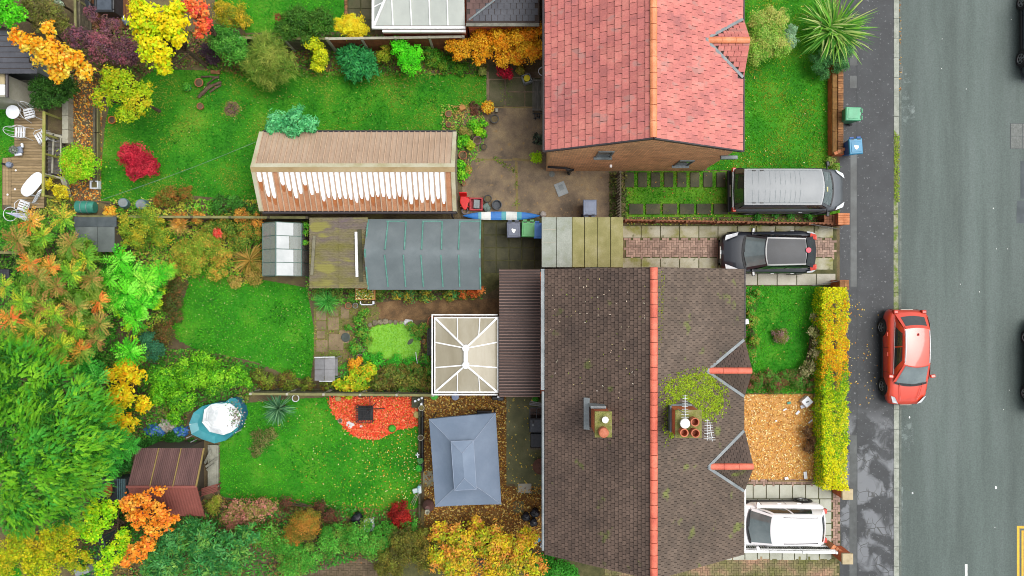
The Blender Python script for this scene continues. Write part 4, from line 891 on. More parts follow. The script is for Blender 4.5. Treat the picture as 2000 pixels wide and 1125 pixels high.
# ---- conservatory with a white frame ---------------------------------
def conservatory(label, x0, y0, x1, y1, ze, zr, ry0, ry1, rx, name='conservatory', bars=True):
	t = thing(name, label, 'conservatory', ((x0 + x1) / 2,(y0 + y1) / 2,0))
	b = MB(); b.box(x0 + .12, y0 + .12,0, x1, y1 - .12,.6); b.build('base_wall', m_brick2, t)
	fr = MB()
	for (a, c) in (((x0 + .06, y0 + .06),(x1, y0 + .06)),((x0 + .06, y1 - .06),(x1, y1 - .06)),((x0 + .06, y0 + .06),(x0 + .06, y1 - .06))):
		n = 5
		for i in range(n + 1):
			px_, py_ = a[0] + (c[0] - a[0]) * i / n, a[1] + (c[1] - a[1]) * i / n; fr.box(px_ - .03, py_ - .03,.6, px_ + .03, py_ + .03, ze - .06)
	fr.build('wall_frame', m_white, t)
	g = MB(); g.box(x0 + .1, y0 + .09,.62, x1, y0 + .1, ze - .06); g.box(x0 + .1, y1 - .1,.62, x1, y1 - .09, ze - .06); g.box(x0 + .09, y0 + .12,.62, x0 + .1, y1 - .12, ze - .06); g.build('glazing', m_glass, t)
	e = MB()
	for q in ((x0 - .02, y0 - .02, x0 + .03, y1 + .02),(x1 - .02, y0 + .03, x1 + .03, y1 - .03),(x0 + .03, y0 - .02, x1 + .03, y0 + .03),(x0 + .03, y1 - .03, x1 + .03, y1 + .02)): e.box(q[0], q[1], ze - .08, q[2], q[3], ze + .02)
	e.build('eaves_beam', m_white, t)
	gu = MB()
	for q in ((x0 - .13, y0 - .13, x0 - .08, y1 + .13),(x0 - .075, y0 - .13, x1, y0 - .08),(x0 - .075, y1 + .08, x1, y1 + .13)):
		gu.box(q[0], q[1], ze - .1, q[2], q[3], ze - .085); gu.box(q[0], q[1], ze - .085, q[0] + .015, q[3], ze - .02) if q[2] - q[0] < .2 else gu.box(q[0], q[1] if q[1] < (y0 + y1) / 2 else q[3] - .015, ze - .085, q[2], q[1] + .015 if q[1] < (y0 + y1) / 2 else q[3], ze - .02)
	gu.build('gutter', m_white, t)
	c = [(x0, y0),(x1, y0),(x1, y1),(x0, y1)]; ra, rb_ = Vector((rx, ry0, zr)), Vector((rx, ry1, zr))
	V = [Vector((x, y, ze)) for x, y in c]
	m_poly = M('polycarbonate', S('#b4ab92', .6), S('#a0967c', .58), S('#c4bda8', .62), scale=1.1, rough=.32, spec=.5, stretch=(1,.25,1))
	def panel(pts):
		m = MB(); m.add(pts, [tuple(range(len(pts)))]); m.build('roof_panel', m_poly, t)
	def bar(a, b_, w=.05): m = MB(); m.beam(Vector(a) + Vector((0,0,.02)), Vector(b_) + Vector((0,0,.02)), w, .05); m.build('glazing_bar', m_white, t)
	# west and east slopes in three panels each, south and north hips in three
	for (A, B) in ((V[0], V[3]),(V[1], V[2])):
		a1, b1 = A.lerp(B, .33), A.lerp(B, .67)
		sw = A.x > rx
		for pts in ([A, ra, a1], [a1, ra, rb_, b1], [b1, rb_, B]):
			panel(pts if sw else pts[::-1])
		bar(a1, ra); bar(b1, rb_)
	for (A, B, r) in ((V[0], V[1], ra),(V[3], V[2], rb_)):
		a1, b1 = A.lerp(B, .36), A.lerp(B, .72)
		ka, kb = A.lerp(r, .74), B.lerp(r, .6)
		nth = A.y > r.y
		for pts in ([A, a1, ka], [a1, b1, kb, r, ka], [b1, B, kb]): panel(pts[::-1] if nth else pts)
		bar(a1, ka, .035); bar(b1, kb, .035)
		bar(A, r, .07); bar(B, r, .07)
	m = MB(); m.beam(ra + Vector((0,-.05,.05)), rb_ + Vector((0,.05,.05)),.16,.1); m.lathe((ra.x, ra.y, zr), [(.0,0),(.16,.02),(.14,.1),(0,.13)], 10); m.lathe((rb_.x, rb_.y, zr), [(.0,0),(.16,.02),(.14,.1),(0,.13)], 10); m.build('roof_ridge', m_white, t)
	return t
zc = 2.3
conservatory('square conservatory with hipped cream polycarbonate roof and white bars', PX(849, zc), PY(766, zc), PX(972, zc), PY(620, zc), zc, 2.75, PY(713,2.75), PY(680,2.75), PX(910,2.75))
# neighbour's conservatory at the top edge
nc_ = thing('conservatory', 'white framed conservatory with pale grey glass roof at the top edge', 'conservatory', (*P(820,20)[:2], 0))
zc = 2.3; XA, XB, YC, YD = PX(731, zc), PX(909, zc), PY(50, zc),14.0
MB().box(XA + .15, YC + .1,0, XB, YD, 1.0).build('base_wall', m_brick2, nc_)
MB().box(XA + .6, PY(61,1.9),1.0, XB - .02, YC + .1,2.1).build('wall', m_brick2, nc_)
m_grey_poly = M('grey_glazing', S('#c2c8c0', .72), S('#b4bab4', .7), scale=.6, rough=.25, spec=.5)
xs = [PX(v, zc) for v in (731,768,804,840,875,908)]
hip = 1.4
for i in range(5):
	a, b = xs[i], xs[i + 1]; z2 = zc + .55
	m = MB()
	if i == 0: m.add([(a, YC, zc),(b, YC, zc),(b, YC + 1.4, z2)], [(0,1,2)]); m2 = MB(); m2.add([(a, YC, zc),(b, YC + 1.4, z2),(b, YD, z2),(a, YD, zc)], [(0,1,2,3)]); m2.build('roof_panel', m_grey_poly, nc_)
	else: m.add([(a, YC, zc),(b, YC, zc),(b, YC + 1.4, z2),(a, YC + 1.4, z2)], [(0,1,2,3)]); m2 = MB(); m2.add([(a, YC + 1.4, z2),(b, YC + 1.4, z2),(b, YD, z2),(a, YD, z2)], [(0,1,2,3)]); m2.build('roof_panel', m_grey_poly, nc_)
	m.build('roof_panel', m_grey_poly, nc_)
	b_ = MB(); b_.beam((xs[i + 1], YC, zc + .02),(xs[i + 1], YC + 1.4, z2 + .02),.045,.05) if i < 4 else None
	if i < 4: b_.build('glazing_bar', m_white, nc_)
m = MB(); m.beam((xs[0], YC, zc + .03),(xs[1], YC + 1.4, z2 + .03),.09,.06); m.build('glazing_bar', m_white, nc_)
m = MB(); m.beam((xs[0], YC + .75, zc + .02),(xs[0] + .45, YC + .85, zc + .28),.05,.05); m.build('glazing_bar', m_white, nc_)
m = MB(); m.box(XA - .1, YC - .12, zc - .1, XA, YD, zc + .02); m.box(XA, YC - .12, zc - .1, XB, YC - .02, zc + .01); m.build('gutter', m_white, nc_)
m = MB(); m.box(XA + .3, YC - .2, zc - .32, XB, YC - .125, zc - .14); m.build('fascia', m_white, nc_)
# low tiled and slated roofs beside it
lr = thing('low_annexe', 'low annexe roof of brown tiles and dark slate at the top edge', 'annexe', (*P(985,20)[:2], 0))
za = 2.6
m_slate = M('slate', S('#54565e'), S('#464850'), S('#62646c'), scale=1.3, fine=.15, rough=.55, rnd=.08, island=.12)
m_btile = M('annexe_tile', S('#6a4e48'), S('#57403c'), S('#7d605a'), scale=1.3, fine=.15, rough=.6, rnd=.1, island=.15)
ax0, ax1, ay0 = PX(911, za),1.1, PY(47, za)
MB().box(ax0 + .05, ay0 + .08,0, ax1,14, za - .06).build('wall', m_brick2, lr)
MB().box(ax0, ay0, za - .06, ax1,14, za).build('roof', m_deckb, lr)
for i in range(14):
	for j in range(9):
		x = ax0 + .02 + i * .25 + (j % 2) * .12; y = ay0 + .12 + j * .24
		if x + .24 > ax1: continue
		slate = (x - ax0) * .75 > (y - ay0 - .1)
		m = MB(); m.add(wedge((x + .12, y, za + .004),(1,0,0), Vector((0,1,.02)).normalized(),(0,0,1),.245,.27,.012), WF); m.build('roof_tile', m_slate if slate else m_btile, lr)
MB().beam((ax0 + .1, ay0 + .15, za + .04),(ax0 + 1.65, ay0 + 1.35, za + .04),.07,.03).build('lead_hip', m_lead_d, lr)
MB().box(ax0 - .02, ay0 - .1, za - .02, ax1, ay0 + .02, za + .06).build('verge_coping', M('verge_stone', S('#86867a'), S('#6a6a5e'), S('#9a9a8e'), scale=4, fine=.3, rough=.85), lr)
# ================================================================== OUTBUILDINGS
# ---- tan garage with standing-seam sheets
ga = thing('tan_garage', 'long garage with tan ribbed metal roof and painted white sky glare on its lower slope', 'garage', (-6.3,4.76,0))
m_tan = M('tan_sheet', S('#bca38c', .7), S('#ae947c', .7), S('#c8b098', .7), scale=.8, fine=.1, fscale=20, rough=.5, rnd=.04)
m_tan2 = M('warm_tan_sheet', S('#c58e68', .7), S('#b47a54', .68), S('#cf9c78', .72), scale=1.4, fine=.12, fscale=20, rough=.45, rnd=.05)
m_rib = M('tan_rib', S('#c8ab90', .7), rough=.5, scale=4)
m_cream = M('cream_trim', S('#c9c4a6'), S('#b0a67a'), S('#d6d2bb'), scale=1.3, rough=.55, fine=.1)
m_cap = M('ridge_cap', S('#bfa67a'), S('#ab8f62'), S('#c9b894'), scale=1.2, rough=.5)
m_glare = M('painted_sky_glare', (.9,.9,.9),(.86,.86,.87),(.9,.9,.9), rough=.35, scale=3, spec=.6)  # bright sky mirrored in the wet metal, painted as white sheets
m_stain = M('rust_stain', S('#b5703f', .7), S('#a8643a', .7), rough=.5, scale=6)
gx0, gx1, gyn, gym, gys, gze, gzr = -10.3,-2.28,6.37,4.76,3.15,2.2,3.2
w_ = MB(); gable = [(gx0 + .1, gys + .12),(gx1 - .1, gys + .12),(gx1 - .1, gyn - .12),(gx0 + .1, gyn - .12)]
w_.add([(gx0 + .1, gys + .12,0),(gx0 + .1, gyn - .12,0),(gx0 + .1, gyn - .12, gze - .06),(gx0 + .1, gym, gzr - .1),(gx0 + .1, gys + .12, gze - .06),
		(gx1 - .1, gys + .12,0),(gx1 - .1, gyn - .12,0),(gx1 - .1, gyn - .12, gze - .06),(gx1 - .1, gym, gzr - .1),(gx1 - .1, gys + .12, gze - .06)],
	   [(0,1,2,3,4),(9,8,7,6,5),(0,4,9,5),(1,6,7,2),(2,7,8,3),(4,3,8,9)])
w_.build('wall', M('garage_wall', S('#a39a86'), rough=.8, scale=2), ga)
npan = 35; pw = (gx1 - gx0 - .3) / npan
fr = [.32,.66,.7,.4,.4,.53,.7,.6,.4,.62,.58,.77,.69,.73,.71,.71,.73,.8,.71,.75,.67,.66,.67,.71,.71,.66,.73,.84,.73,.8,.74,.82,.72,.83,.1]
for side, ye, mat in ((1, gyn, m_tan),(-1, gys, m_tan2)):
	u = Vector((0, gym - ye, gzr - gze)); nrm = Vector((0,-(u.z), abs(u.y))) if side < 0 else Vector((0, u.z, abs(u.y))); nrm.normalize()
	for i in range(npan):
		xa = gx0 + .15 + i * pw; xb = xa + pw
		pb = MB(); E0, E1 = Vector((xa, ye, gze)), Vector((xb, ye, gze)); T0, T1 = Vector((xa, gym, gzr)), Vector((xb, gym, gzr))
		q = [E0, E1, T1, T0] if side < 0 else [E1, E0, T0, T1]
		pb.hexa([p - nrm * .02 for p in q] + [p for p in q])
		rb0, rb1 = E0 + nrm * .02, T0 + nrm * .02
		pb.beam(rb0, rb1,.04,.055,1)
		po = pb.build('roof_sheet', [mat, m_rib], ga)
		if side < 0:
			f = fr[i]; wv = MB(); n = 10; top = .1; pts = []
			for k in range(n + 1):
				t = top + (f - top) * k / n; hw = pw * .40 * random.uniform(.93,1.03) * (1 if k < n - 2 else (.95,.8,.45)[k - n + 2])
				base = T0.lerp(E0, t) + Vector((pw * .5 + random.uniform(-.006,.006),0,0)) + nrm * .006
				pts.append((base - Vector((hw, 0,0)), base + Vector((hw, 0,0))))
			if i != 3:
				wv.grid([[a, b] for a, b in pts][::-1] if False else [[b, a] for a, b in pts]); wv.build('glare_streak', m_glare, po)
			if random.random() < .8:
				st = MB(); t0 = min(f + .01,.9); t1 = min(f + random.uniform(.06,.22),.97); pts = []
				for k in range(5):
					t = t0 - .12 + (t1 - t0 + .12) * k / 4; hw = pw * .37 * (1,1,1,.9,.4)[k]; base = T0.lerp(E0, t) + Vector((pw * .5,0,0)) + nrm * .0035; pts.append([base + Vector((hw, 0,0)), base - Vector((hw, 0,0))])
				st.grid(pts); st.build('rust_stain', m_stain, po)
	for xx in (gx0 + .06, gx1 - .06):
		ed = MB(); ed.beam(Vector((xx, ye, gze + .02)), Vector((xx, gym, gzr + .02)),.16,.06); ed.build('verge_trim', m_cream, ga)
cp = MB(); cp.hexa([(gx0 - .02, gym - .17, gzr - .06),(gx1 + .02, gym - .17, gzr - .06),(gx1 + .02, gym, gzr + .03),(gx0 - .02, gym, gzr + .03),(gx0 - .02, gym - .17, gzr - .03),(gx1 + .02, gym - .17, gzr - .03),(gx1 + .02, gym, gzr + .07),(gx0 - .02, gym, gzr + .07)])
cp.build('ridge_cap', m_cap, ga)
cp = MB(); cp.hexa([(gx0 - .02, gym + .003, gzr + .03),(gx1 + .02, gym + .003, gzr + .03),(gx1 + .02, gym + .17, gzr - .06),(gx0 - .02, gym + .17, gzr - .06),(gx0 - .02, gym + .003, gzr + .07),(gx1 + .02, gym + .003, gzr + .07),(gx1 + .02, gym + .17, gzr - .03),(gx0 - .02, gym + .17, gzr - .03)])
cp.build('ridge_cap', m_cream, ga)
gt = MB(); gt.tube([(gx0 + .1, gys - .06, gze - .05),(gx1, gys - .06, gze - .05)], .05,8); gt.tube([(gx1 - .2, gys - .06, gze - .08),(gx1 - .2, gys - .2,1.6),(gx1 - .2, gys - .25,.1)], .035,8); gt.build('gutter', m_gutter, ga)
gt = MB(); gt.tube([(gx0 + .1, gyn + .05, gze - .05),(gx1, gyn + .05, gze - .05)], .04,8); gt.build('gutter', m_gutter, ga)
# ---- grey felt shed with green battens
sh = thing('felt_roof_shed', 'shed with grey felt roof held by thin green battens', 'shed', (-3.6,1.4,0))
m_felt = M('grey_felt', S('#727d80', .66), S('#667174', .66), S('#838d90', .66), scale=1.0, fine=.14, fscale=70, rough=.7, contrast=.3)
m_green_b = M('green_batten', S('#5f9a8c', .7), S('#4a8274', .7), S('#7ab0a2', .7), scale=6, rough=.6)
sx0, sx1, syn, sym, sys_, sze, szr = PX(718,2.0), PX(940,2.0), PY(428,2.0), PY(493,2.7), PY(566,2.0),2.0,2.7
w_ = MB(); w_.add([(sx0 + .08, sys_ + .08,0),(sx0 + .08, syn - .08,0),(sx0 + .08, syn - .08, sze - .05),(sx0 + .08, sym, szr - .06),(sx0 + .08, sys_ + .08, sze - .05),
		(sx1 - .08, sys_ + .08,0),(sx1 - .08, syn - .08,0),(sx1 - .08, syn - .08, sze - .05),(sx1 - .08, sym, szr - .06),(sx1 - .08, sys_ + .08, sze - .05)],
	   [(0,1,2,3,4),(9,8,7,6,5),(0,4,9,5),(1,6,7,2),(2,7,8,3),(4,3,8,9)])
w_.build('wall', M('shed_board', S('#5a5044'), rough=.8, scale=5, stretch=(1,1,8)), sh)
rf = MB(); rows = []
for t in np.linspace(0,1,13):
	y = sys_ + (syn - sys_) * t; d = abs(y - sym); half = (syn - sym) if y > sym else (sym - sys_)
	z = sze + (szr - sze) * (1 - (max(d - .12,0) / (half - .12)) if d > .12 else 1.0); rows.append([(sx0 + (sx1 - sx0) * k / 8, y, z + (random.uniform(-.006,.006))) for k in range(9)])
rf.grid(rows); top = len(rf.v); rf.add([(x, y, z - .04) for x, y, z in rf.v[:top]], [f[::-1] for f in rf.f]); roof_ = rf.build('roof', m_felt, sh, smooth=True)
un = lambda y: sze + (szr - sze) * min(1,1 - (abs(y - sym) - .12) / (((syn - sym) if y > sym else (sym - sys_)) - .12)) + .022
bx_ = [PX(v, 2.35) for v in (755,791,825,863,897)]
for i, x in enumerate(bx_):
	for a, b in ((sym + .12, syn - .1),(sys_ + .12, sym - .1)):
		m = MB(); m.beam((x + random.uniform(-.03,.03), a, un(a)),(x + random.uniform(-.03,.03), b, un(b)),.05,.025); m.build('batten', m_green_b, roof_)
for a, b in (((sx0 + .03, syn - .03),(sx0 + .03, sym)),((sx0 + .03, sym),(sx0 + .03, sys_ + .03)),((sx1 - .03, syn - .03),(sx1 - .03, sym)),((sx1 - .03, sym),(sx1 - .03, sys_ + .03))):
	m = MB(); m.beam((*a, un(a[1])),(*b, un(b[1])),.06,.03); m.build('verge_batten', m_green_b, roof_)
for a, b in ((755,791),(825,863),(897,938)):
	m = MB(); m.beam((PX(a, 2), syn - .09, un(syn - .09)),(PX(b, 2), syn - .09, un(syn - .09)),.04,.02); m.build('batten', m_green_b, roof_)
# ---- mossy corrugated store
co = thing('corrugated_store', 'low store with mossy corrugated cement sheet roof', 'shed', (*P(655,493)[:2], 0))
m_corr = M('mossy_corrugated', S('#837a5c'), S('#7d7840'), S('#74666a'), scale=.9, fine=.3, fscale=18, rough=.85, contrast=.14, fleck=(S('#96914e'),1.3,.56), stretch=(.6,1.6,1))
cz = 2.05; cx0, cx1, cy0, cy1 = PX(604, cz), PX(719, cz), PY(563, cz), PY(425, cz)
MB().box(cx0 + .1, cy0 + .1,0, cx1 - .3, cy1 - .1, cz - .1).build('wall', m_brick2, co)
def corr(x0, x1, y0, y1, z, pitch, amp, mat, parent, axis='x', zs=(0,0), name='corrugated_sheet'):
	n = int((y1 - y0) / pitch) * 4; rows = []
	for k in range(3):
		x = x0 + (x1 - x0) * k / 2; rows.append([(x, y0 + (y1 - y0) * i / n, z + amp * math.sin(i * math.pi / 2) + zs[0] + (zs[1] - zs[0]) * k / 2) for i in range(n + 1)])
	m = MB(); m.grid(rows); t = len(m.v); m.add([(a, b, c - .012) for a, b, c in m.v[:t]], [f[::-1] for f in m.f[:]]); return m.build(name, mat, parent, smooth=True)
corr(cx0,(cx0 + cx1) / 2 + .1, cy0, cy1, cz, .1,.022, m_corr, co, zs=(-.02,.02)); corr((cx0 + cx1) / 2 + .02, cx1, cy0, cy1, cz + .03,.1,.022, m_corr, co, zs=(.02,.05))
MB().beam(P(614,461, cz + .06), P(609,537, cz + .06),.12,.05).build('batten', M('grey_timber', S('#86826c'), S('#6b6856'), rough=.85, scale=6), co)
MB().beam(P(695.5,453, cz + .14), P(697.5,541, cz + .14),.1,.08).build('white_board', m_white, co)
MB().beam(P(702,448, cz + .1), P(706,550, cz + .1),.16,.06).build('batten', m_slab_dark, co)
# ---- greenhouse
gh = thing('greenhouse', 'small aluminium greenhouse with partly whitened glass roof', 'greenhouse', (*P(550,490)[:2], 0))
zg, zt = 1.6,2.25
hx0, hx1, hy0, hy1 = PX(513, zg), PX(589, zg), PY(539, zg), PY(436, zg); hxm = PX(539, zt)
m_gf = M('green_aluminium', S('#5d7a70'), rough=.45, scale=5)
m_clear = glass_mat('greenhouse_glass', (.8,.88,.82),.06,.75)
m_ww = M('whitened_glass', S('#cdd2d2', .72), S('#bfc6c6', .7), S('#d8dcdc', .75), rough=.3, scale=1.5)
fr_ = MB()
for x in (hx0, hx1):
	for k in range(5): y = hy0 + (hy1 - hy0) * k / 4; fr_.box(x - .015, y - .015,0, x + .015, y + .015, zg)
for k in range(5):
	y = hy0 + (hy1 - hy0) * k / 4; fr_.beam((hx0, y, zg),(hxm, y, zt),.025,.03); fr_.beam((hxm, y, zt),(hx1, y, zg),.025,.03)
fr_.beam((hxm, hy0, zt + .01),(hxm, hy1, zt + .01),.04,.03)
for x in (hx0, hx1): fr_.beam((x, hy0, zg),(x, hy1, zg),.03,.03)
fr_.build('frame', m_gf, gh)
xm2 = hxm + (hx1 - hxm) * .68; zm2 = zt + (zg - zt) * .68
for k in range(4):
	a, b = hy0 + (hy1 - hy0) * k / 4 + .015, hy0 + (hy1 - hy0) * (k + 1) / 4 - .015
	m = MB(); m.add([(hx0, a, zg),(hxm, a, zt),(hxm, b, zt),(hx0, b, zg)], [(0,1,2,3)]); m.build('roof_pane', m_clear, gh)
	s_ = xm2 if k != 2 else hxm + (hx1 - hxm) * .5; zz = zt + (zg - zt) * (s_ - hxm) / (hx1 - hxm)
	m = MB(); m.add([(hxm + .02, a, zt),(s_, a, zz),(s_, b, zz),(hxm + .02, b, zt)], [(0,1,2,3)]); m.build('roof_pane', m_ww, gh)
	m = MB(); m.add([(s_ + .01, a, zz),(hx1, a, zg),(hx1, b, zg),(s_ + .01, b, zz)], [(0,1,2,3)]); m.build('roof_pane', m_clear, gh)
	for x in (hx0, hx1): m = MB(); m.box(x - .004, a, .05, x + .004, b, zg - .02); m.build('wall_pane', m_clear, gh)
for y in (hy0, hy1): m = MB(); m.add([(hx0, y, .02),(hx1, y, .02),(hx1, y, zg),(hxm, y, zt),(hx0, y, zg)], [(0,1,2,3,4)]); m.build('end_pane', m_clear, gh)
MB().beam((hxm + .02, hy0 + (hy1 - hy0) * .5, zt - .0),(hxm + (hx1 - hxm) * .5, hy0 + (hy1 - hy0) * .5, zt - .3),.03,.03).build('vent_frame', m_gf, gh)
st_ = MB(); st_.box(hx0 + .05, hy0 + .1,.65, hx0 + .45, hy1 - .1,.7); st_.box(hx0 + .08, hy0 + .12,0, hx0 + .12, hy0 + .16,.65); st_.box(hx0 + .38, hy1 - .16,0, hx0 + .42, hy1 - .12,.65)
one('staging_bench', st_, M('olive_timber', S('#8a8a50'), S('#b09050'), rough=.8, scale=3), 'wooden staging bench inside the greenhouse', 'bench', (*P(525,490)[:2], 0))
# ---- flat cement sheet garage
fg = thing('flat_roof_garage', 'flat garage roof of six mossy cement sheets beside the brown house', 'garage', (*P(1137,473)[:2], 0))
m_cem = M('mossy_cement_sheet', S('#a09c66'), S('#8c8a52'), S('#b0ac80'), scale=1.6, fine=.14, fscale=30, rough=.8, rnd=.06, contrast=.2)
m_cemg = M('grey_cement_sheet', S('#a8b0a4'), S('#98a088'), S('#b8beb4'), scale=2.2, fine=.14, fscale=30, rough=.8)
fz = 2.4; ys0, ys1 = PY(522, fz), PY(424, fz)
MB().box(PX(1062, fz), ys0 + .1,0, PX(1213, fz), ys1 - .1, fz - .06).build('wall', m_brick2, fg)
ed_ = [1057.5,1086.5,1117.5,1141.5,1166.5,1192.5,1217.5]
for i in range(6):
	z = fz + (.02 if i % 2 else 0.0)
	m = MB(); m.box(PX(ed_[i], fz) + .012, ys0, z - .03, PX(ed_[i + 1], fz) - .012, ys1, z); so = m.build('roof_sheet', m_cemg if i < 2 else m_cem, fg, bevel=.008)
	if i == 0:
		for py in (448,473): MB().box(PX(1060, fz), PY(py + .5, fz), z, PX(1085, fz), PY(py - .5, fz), z + .008).build('joint_strip', m_slab_pale, so)
MB().box(PX(1058, fz), ys0, fz - .1, PX(1217, fz), ys1 - .02, fz - .035).build('roof_deck', m_joint, fg)
MB().box(PX(1143, fz), ys0 - .09, fz - .1, PX(1216, fz), ys0 - .02, fz - .02).build('gutter', m_lead, fg)
# ---- brown sheet shed in the lower garden
bs_ = thing('brown_sheet_shed', 'shed with purple brown sheet roof behind the orange tree', 'shed', (*P(340,945)[:2], 0))
m_bs = M('purple_brown_sheet', S('#6a4b48'), S('#59403e'), S('#7a5a56'), scale=.9, fine=.25, fscale=22, rough=.7, stretch=(4,.6,1))
m_bs2 = M('red_brown_sheet', S('#94544a'), S('#7d4840'), S('#a8645a'), scale=1.0, fine=.18, fscale=30, rough=.7, contrast=.3)
m_lath = M('yellow_lath', S('#a08a52'), rough=.8, scale=6)
e_, r_ = 2.0,2.75
NW, NE, WR, ER, SW, SE = Vector(P(266,875, e_)), Vector(P(400,876, e_)), Vector(P(254,951, r_)), Vector(P(393,950, r_)), Vector(P(264,1020, e_)), Vector(P(397,1008, e_))
xw, xe_ = (NW.x + SW.x) / 2 + .05,(NE.x + SE.x) / 2
yn, ym, ysx = NW.y, (WR.y + ER.y) / 2, SE.y
def sheet_roof(n, y0, z0, y1, z1, mat, nm, lines):
	for i in range(n):
		a, b = xw + (xe_ - xw) * i / n, xw + (xe_ - xw) * (i + 1) / n
		m = MB(); rows = []
		for t in np.linspace(0,1,4): rows.append([(a + .004 + (b - a - .008) * k / 24, y0 + (y1 - y0) * t, z0 + (z1 - z0) * t + .012 * (k % 2)) for k in range(25)])
		if y1 > y0: rows = rows[::-1]
		m.grid(rows[::-1]); m.build(nm, mat, bs_)
		if lines: m = MB(); m.beam((b, y0, z0 + .04),(b, y1, z1 + .04),.04,.03); m.build('lath', m_lath, bs_)
sheet_roof(3, ym, r_, yn, e_, m_bs, 'roof_sheet', True); sheet_roof(2, ym, r_, ysx, e_, m_bs2, 'roof_sheet', False)
w_ = MB(); w_.add([(xw + .1, ysx + .1,0),(xw + .1, yn - .1,0),(xw + .1, yn - .1, e_ - .05),(xw + .1, ym, r_ - .08),(xw + .1, ysx + .1, e_ - .05),(xe_ - .85, ysx + .1,0),(xe_ - .85, yn - .1,0),(xe_ - .85, yn - .1, e_ - .05),(xe_ - .85, ym, r_ - .08),(xe_ - .85, ysx + .1, e_ - .05)],
	   [(0,1,2,3,4),(9,8,7,6,5),(0,4,9,5),(1,6,7,2),(2,7,8,3),(4,3,8,9)]); w_.build('wall', MATS['shed_board'], bs_)
MB().beam((xw - .03, ym, r_ + .03),(xe_ + .03, ym, r_ + .03),.1,.03).build('ridge_cap', m_bs2, bs_)
for y_, z_ in ((yn, e_),): MB().beam((xe_ + .01, yn, e_ + .02),(xe_ + .01, ym, r_ + .02),.05,.05).build('verge', m_lath, bs_)
MB().beam((xe_ + .01, ysx, e_ + .02),(xe_ + .01, ym, r_ + .02),.05,.05).build('verge', m_bs2, bs_)
# timber deck planks beside that shed
dk_ = thing('timber_platform', 'weathered grey board platform beside the brown sheet shed', 'platform', (*P(416,915)[:2], 0))
for i in range(5): MB().box(PX(408 + i * 4.1), PY(950),.02, PX(411.8 + i * 4.1), PY(868),.12).build('plank', M('grey_plank', S('#a8a898'), S('#8a8a7c'), S('#bcbcae'), scale=3, fine=.2, rough=.85, rnd=.1), dk_)
bmx = thing('loose_timber', 'pale boards leaning on the grey platform by the shed', 'boards', (*P(412,900)[:2], .12))
for a, b in (((402,912),(425,895)),((400,905),(412,880)),((404,918),(420,906))): MB().beam(P(*a, .16), P(*b, .35),.1,.03).build('plank', MATS['grey_plank'], bmx)
rk = thing('rusty_rack', 'rusty brown slatted rack beside the brown sheet shed', 'rack', (*P(408,958)[:2], 0))
for i in range(5):
	a, b = P(394 + i * 0,955 + i * 3.2,.9), P(425,946 + i * 3.0,.9); MB().beam(a, b, .05,.04).build('slat', m_bs2, rk)
for px, py in ((395,956),(424,948),(396,967),(424,958)): MB().box(*[v - .02 for v in P(px, py, .45)[:2]], 0, *[v + .02 for v in P(px, py, .45)[:2]], .88).build('leg', m_bs2, rk)
# ---- grey flat roofs at the left
sl = thing('slate_roof_store', 'grey flat felt roof store under the sumac tree', 'shed', (*P(190,455)[:2], 0))
z = 2.0
MB().box(PX(158, z), PY(485, z),0, PX(222, z), PY(432, z), z - .05).build('wall', MATS['shed_board'], sl)
m_gf2 = M('blue_grey_felt', S('#69716f'), S('#596160'), S('#7c8482'), scale=1.4, fine=.15, rough=.65)
for i, (a, b, c, d) in enumerate(((145,190,424,443),(190,228,424,443),(147,190,443.5,488),(190.5,224,443.5,492))):
	MB().box(PX(a, z), PY(d, z), z - .04, PX(b, z) - .01, PY(c, z), z + (.0 if i > 1 else .012)).build('roof_sheet', m_gf2 if i > 1 else m_patch, sl)
# house at the left edge
eh = thing('slate_roof_house', 'corner of a dark slate roof at the left edge by the orange maple', 'house', (*P(0,100)[:2], 0))
z = 2.5; pts = [(-120,40),(8,52),(30,62),(66,138),(-120,140)]
w_ = MB(); w_.prism([P(x, y, z)[:2] for x, y in [(-118,50),(-8,60),(10,68),(30,122),(-118,122)]], 0, z - .1); w_.build('wall', m_lead_d, eh)
w_ = MB(); w_.prism([P(x, y, z)[:2] for x, y in pts], z - .1, z); ro_ = w_.build('roof', m_deckb, eh)
pl_ = [P(x, y, z)[:2] for x, y in pts]; u = .22
for i in range(26):
	for j in range(10):
		x = P(-100,0, z)[0] + i * .17; y = P(0,139, z)[1] + j * u
		if in_poly(np.array([[x, y + .1]]), pl_)[0]:
			m = MB(); m.add(wedge((x, y, z + .004 + .0 * j),(0,1,0),(1,0,0),(0,0,1),.21,.18,.008), WF); m.build('slate', m_slate, ro_)
MB().beam(P(-60,141, z - .05), P(66,141, z - .05),.09,.08).build('gutter', m_white, eh)
lt = thing('lean_to', 'small lean-to with cream roof below the dark slate house corner', 'lean-to', (*P(2,165)[:2], 0))
MB().box(PX(-90,2.2), PY(188,2.2),0, PX(8,2.2), PY(144,2.2),2.15).build('wall', m_slab_pale, lt)
for i in range(2): MB().box(PX(-90,2.2), PY(165 + i * 21,2.2) + .02,2.15, PX(9,2.2), PY(144 + i * 21,2.2),2.2).build('roof_sheet', M('cream_sheet', S('#c8b890'), rough=.7) if i == 0 else m_white, lt)
MB().tube([P(14,142,2.3), P(14,190,2.3)], .06,8).build('gutter', m_gutter, lt)
ps = struct('patio', MB().sheet(PP([(-60,140),(85,140),(75,192),(-60,192)]),.0075), m_slab_pale, 'pale stone paving below the dark slate house corner')
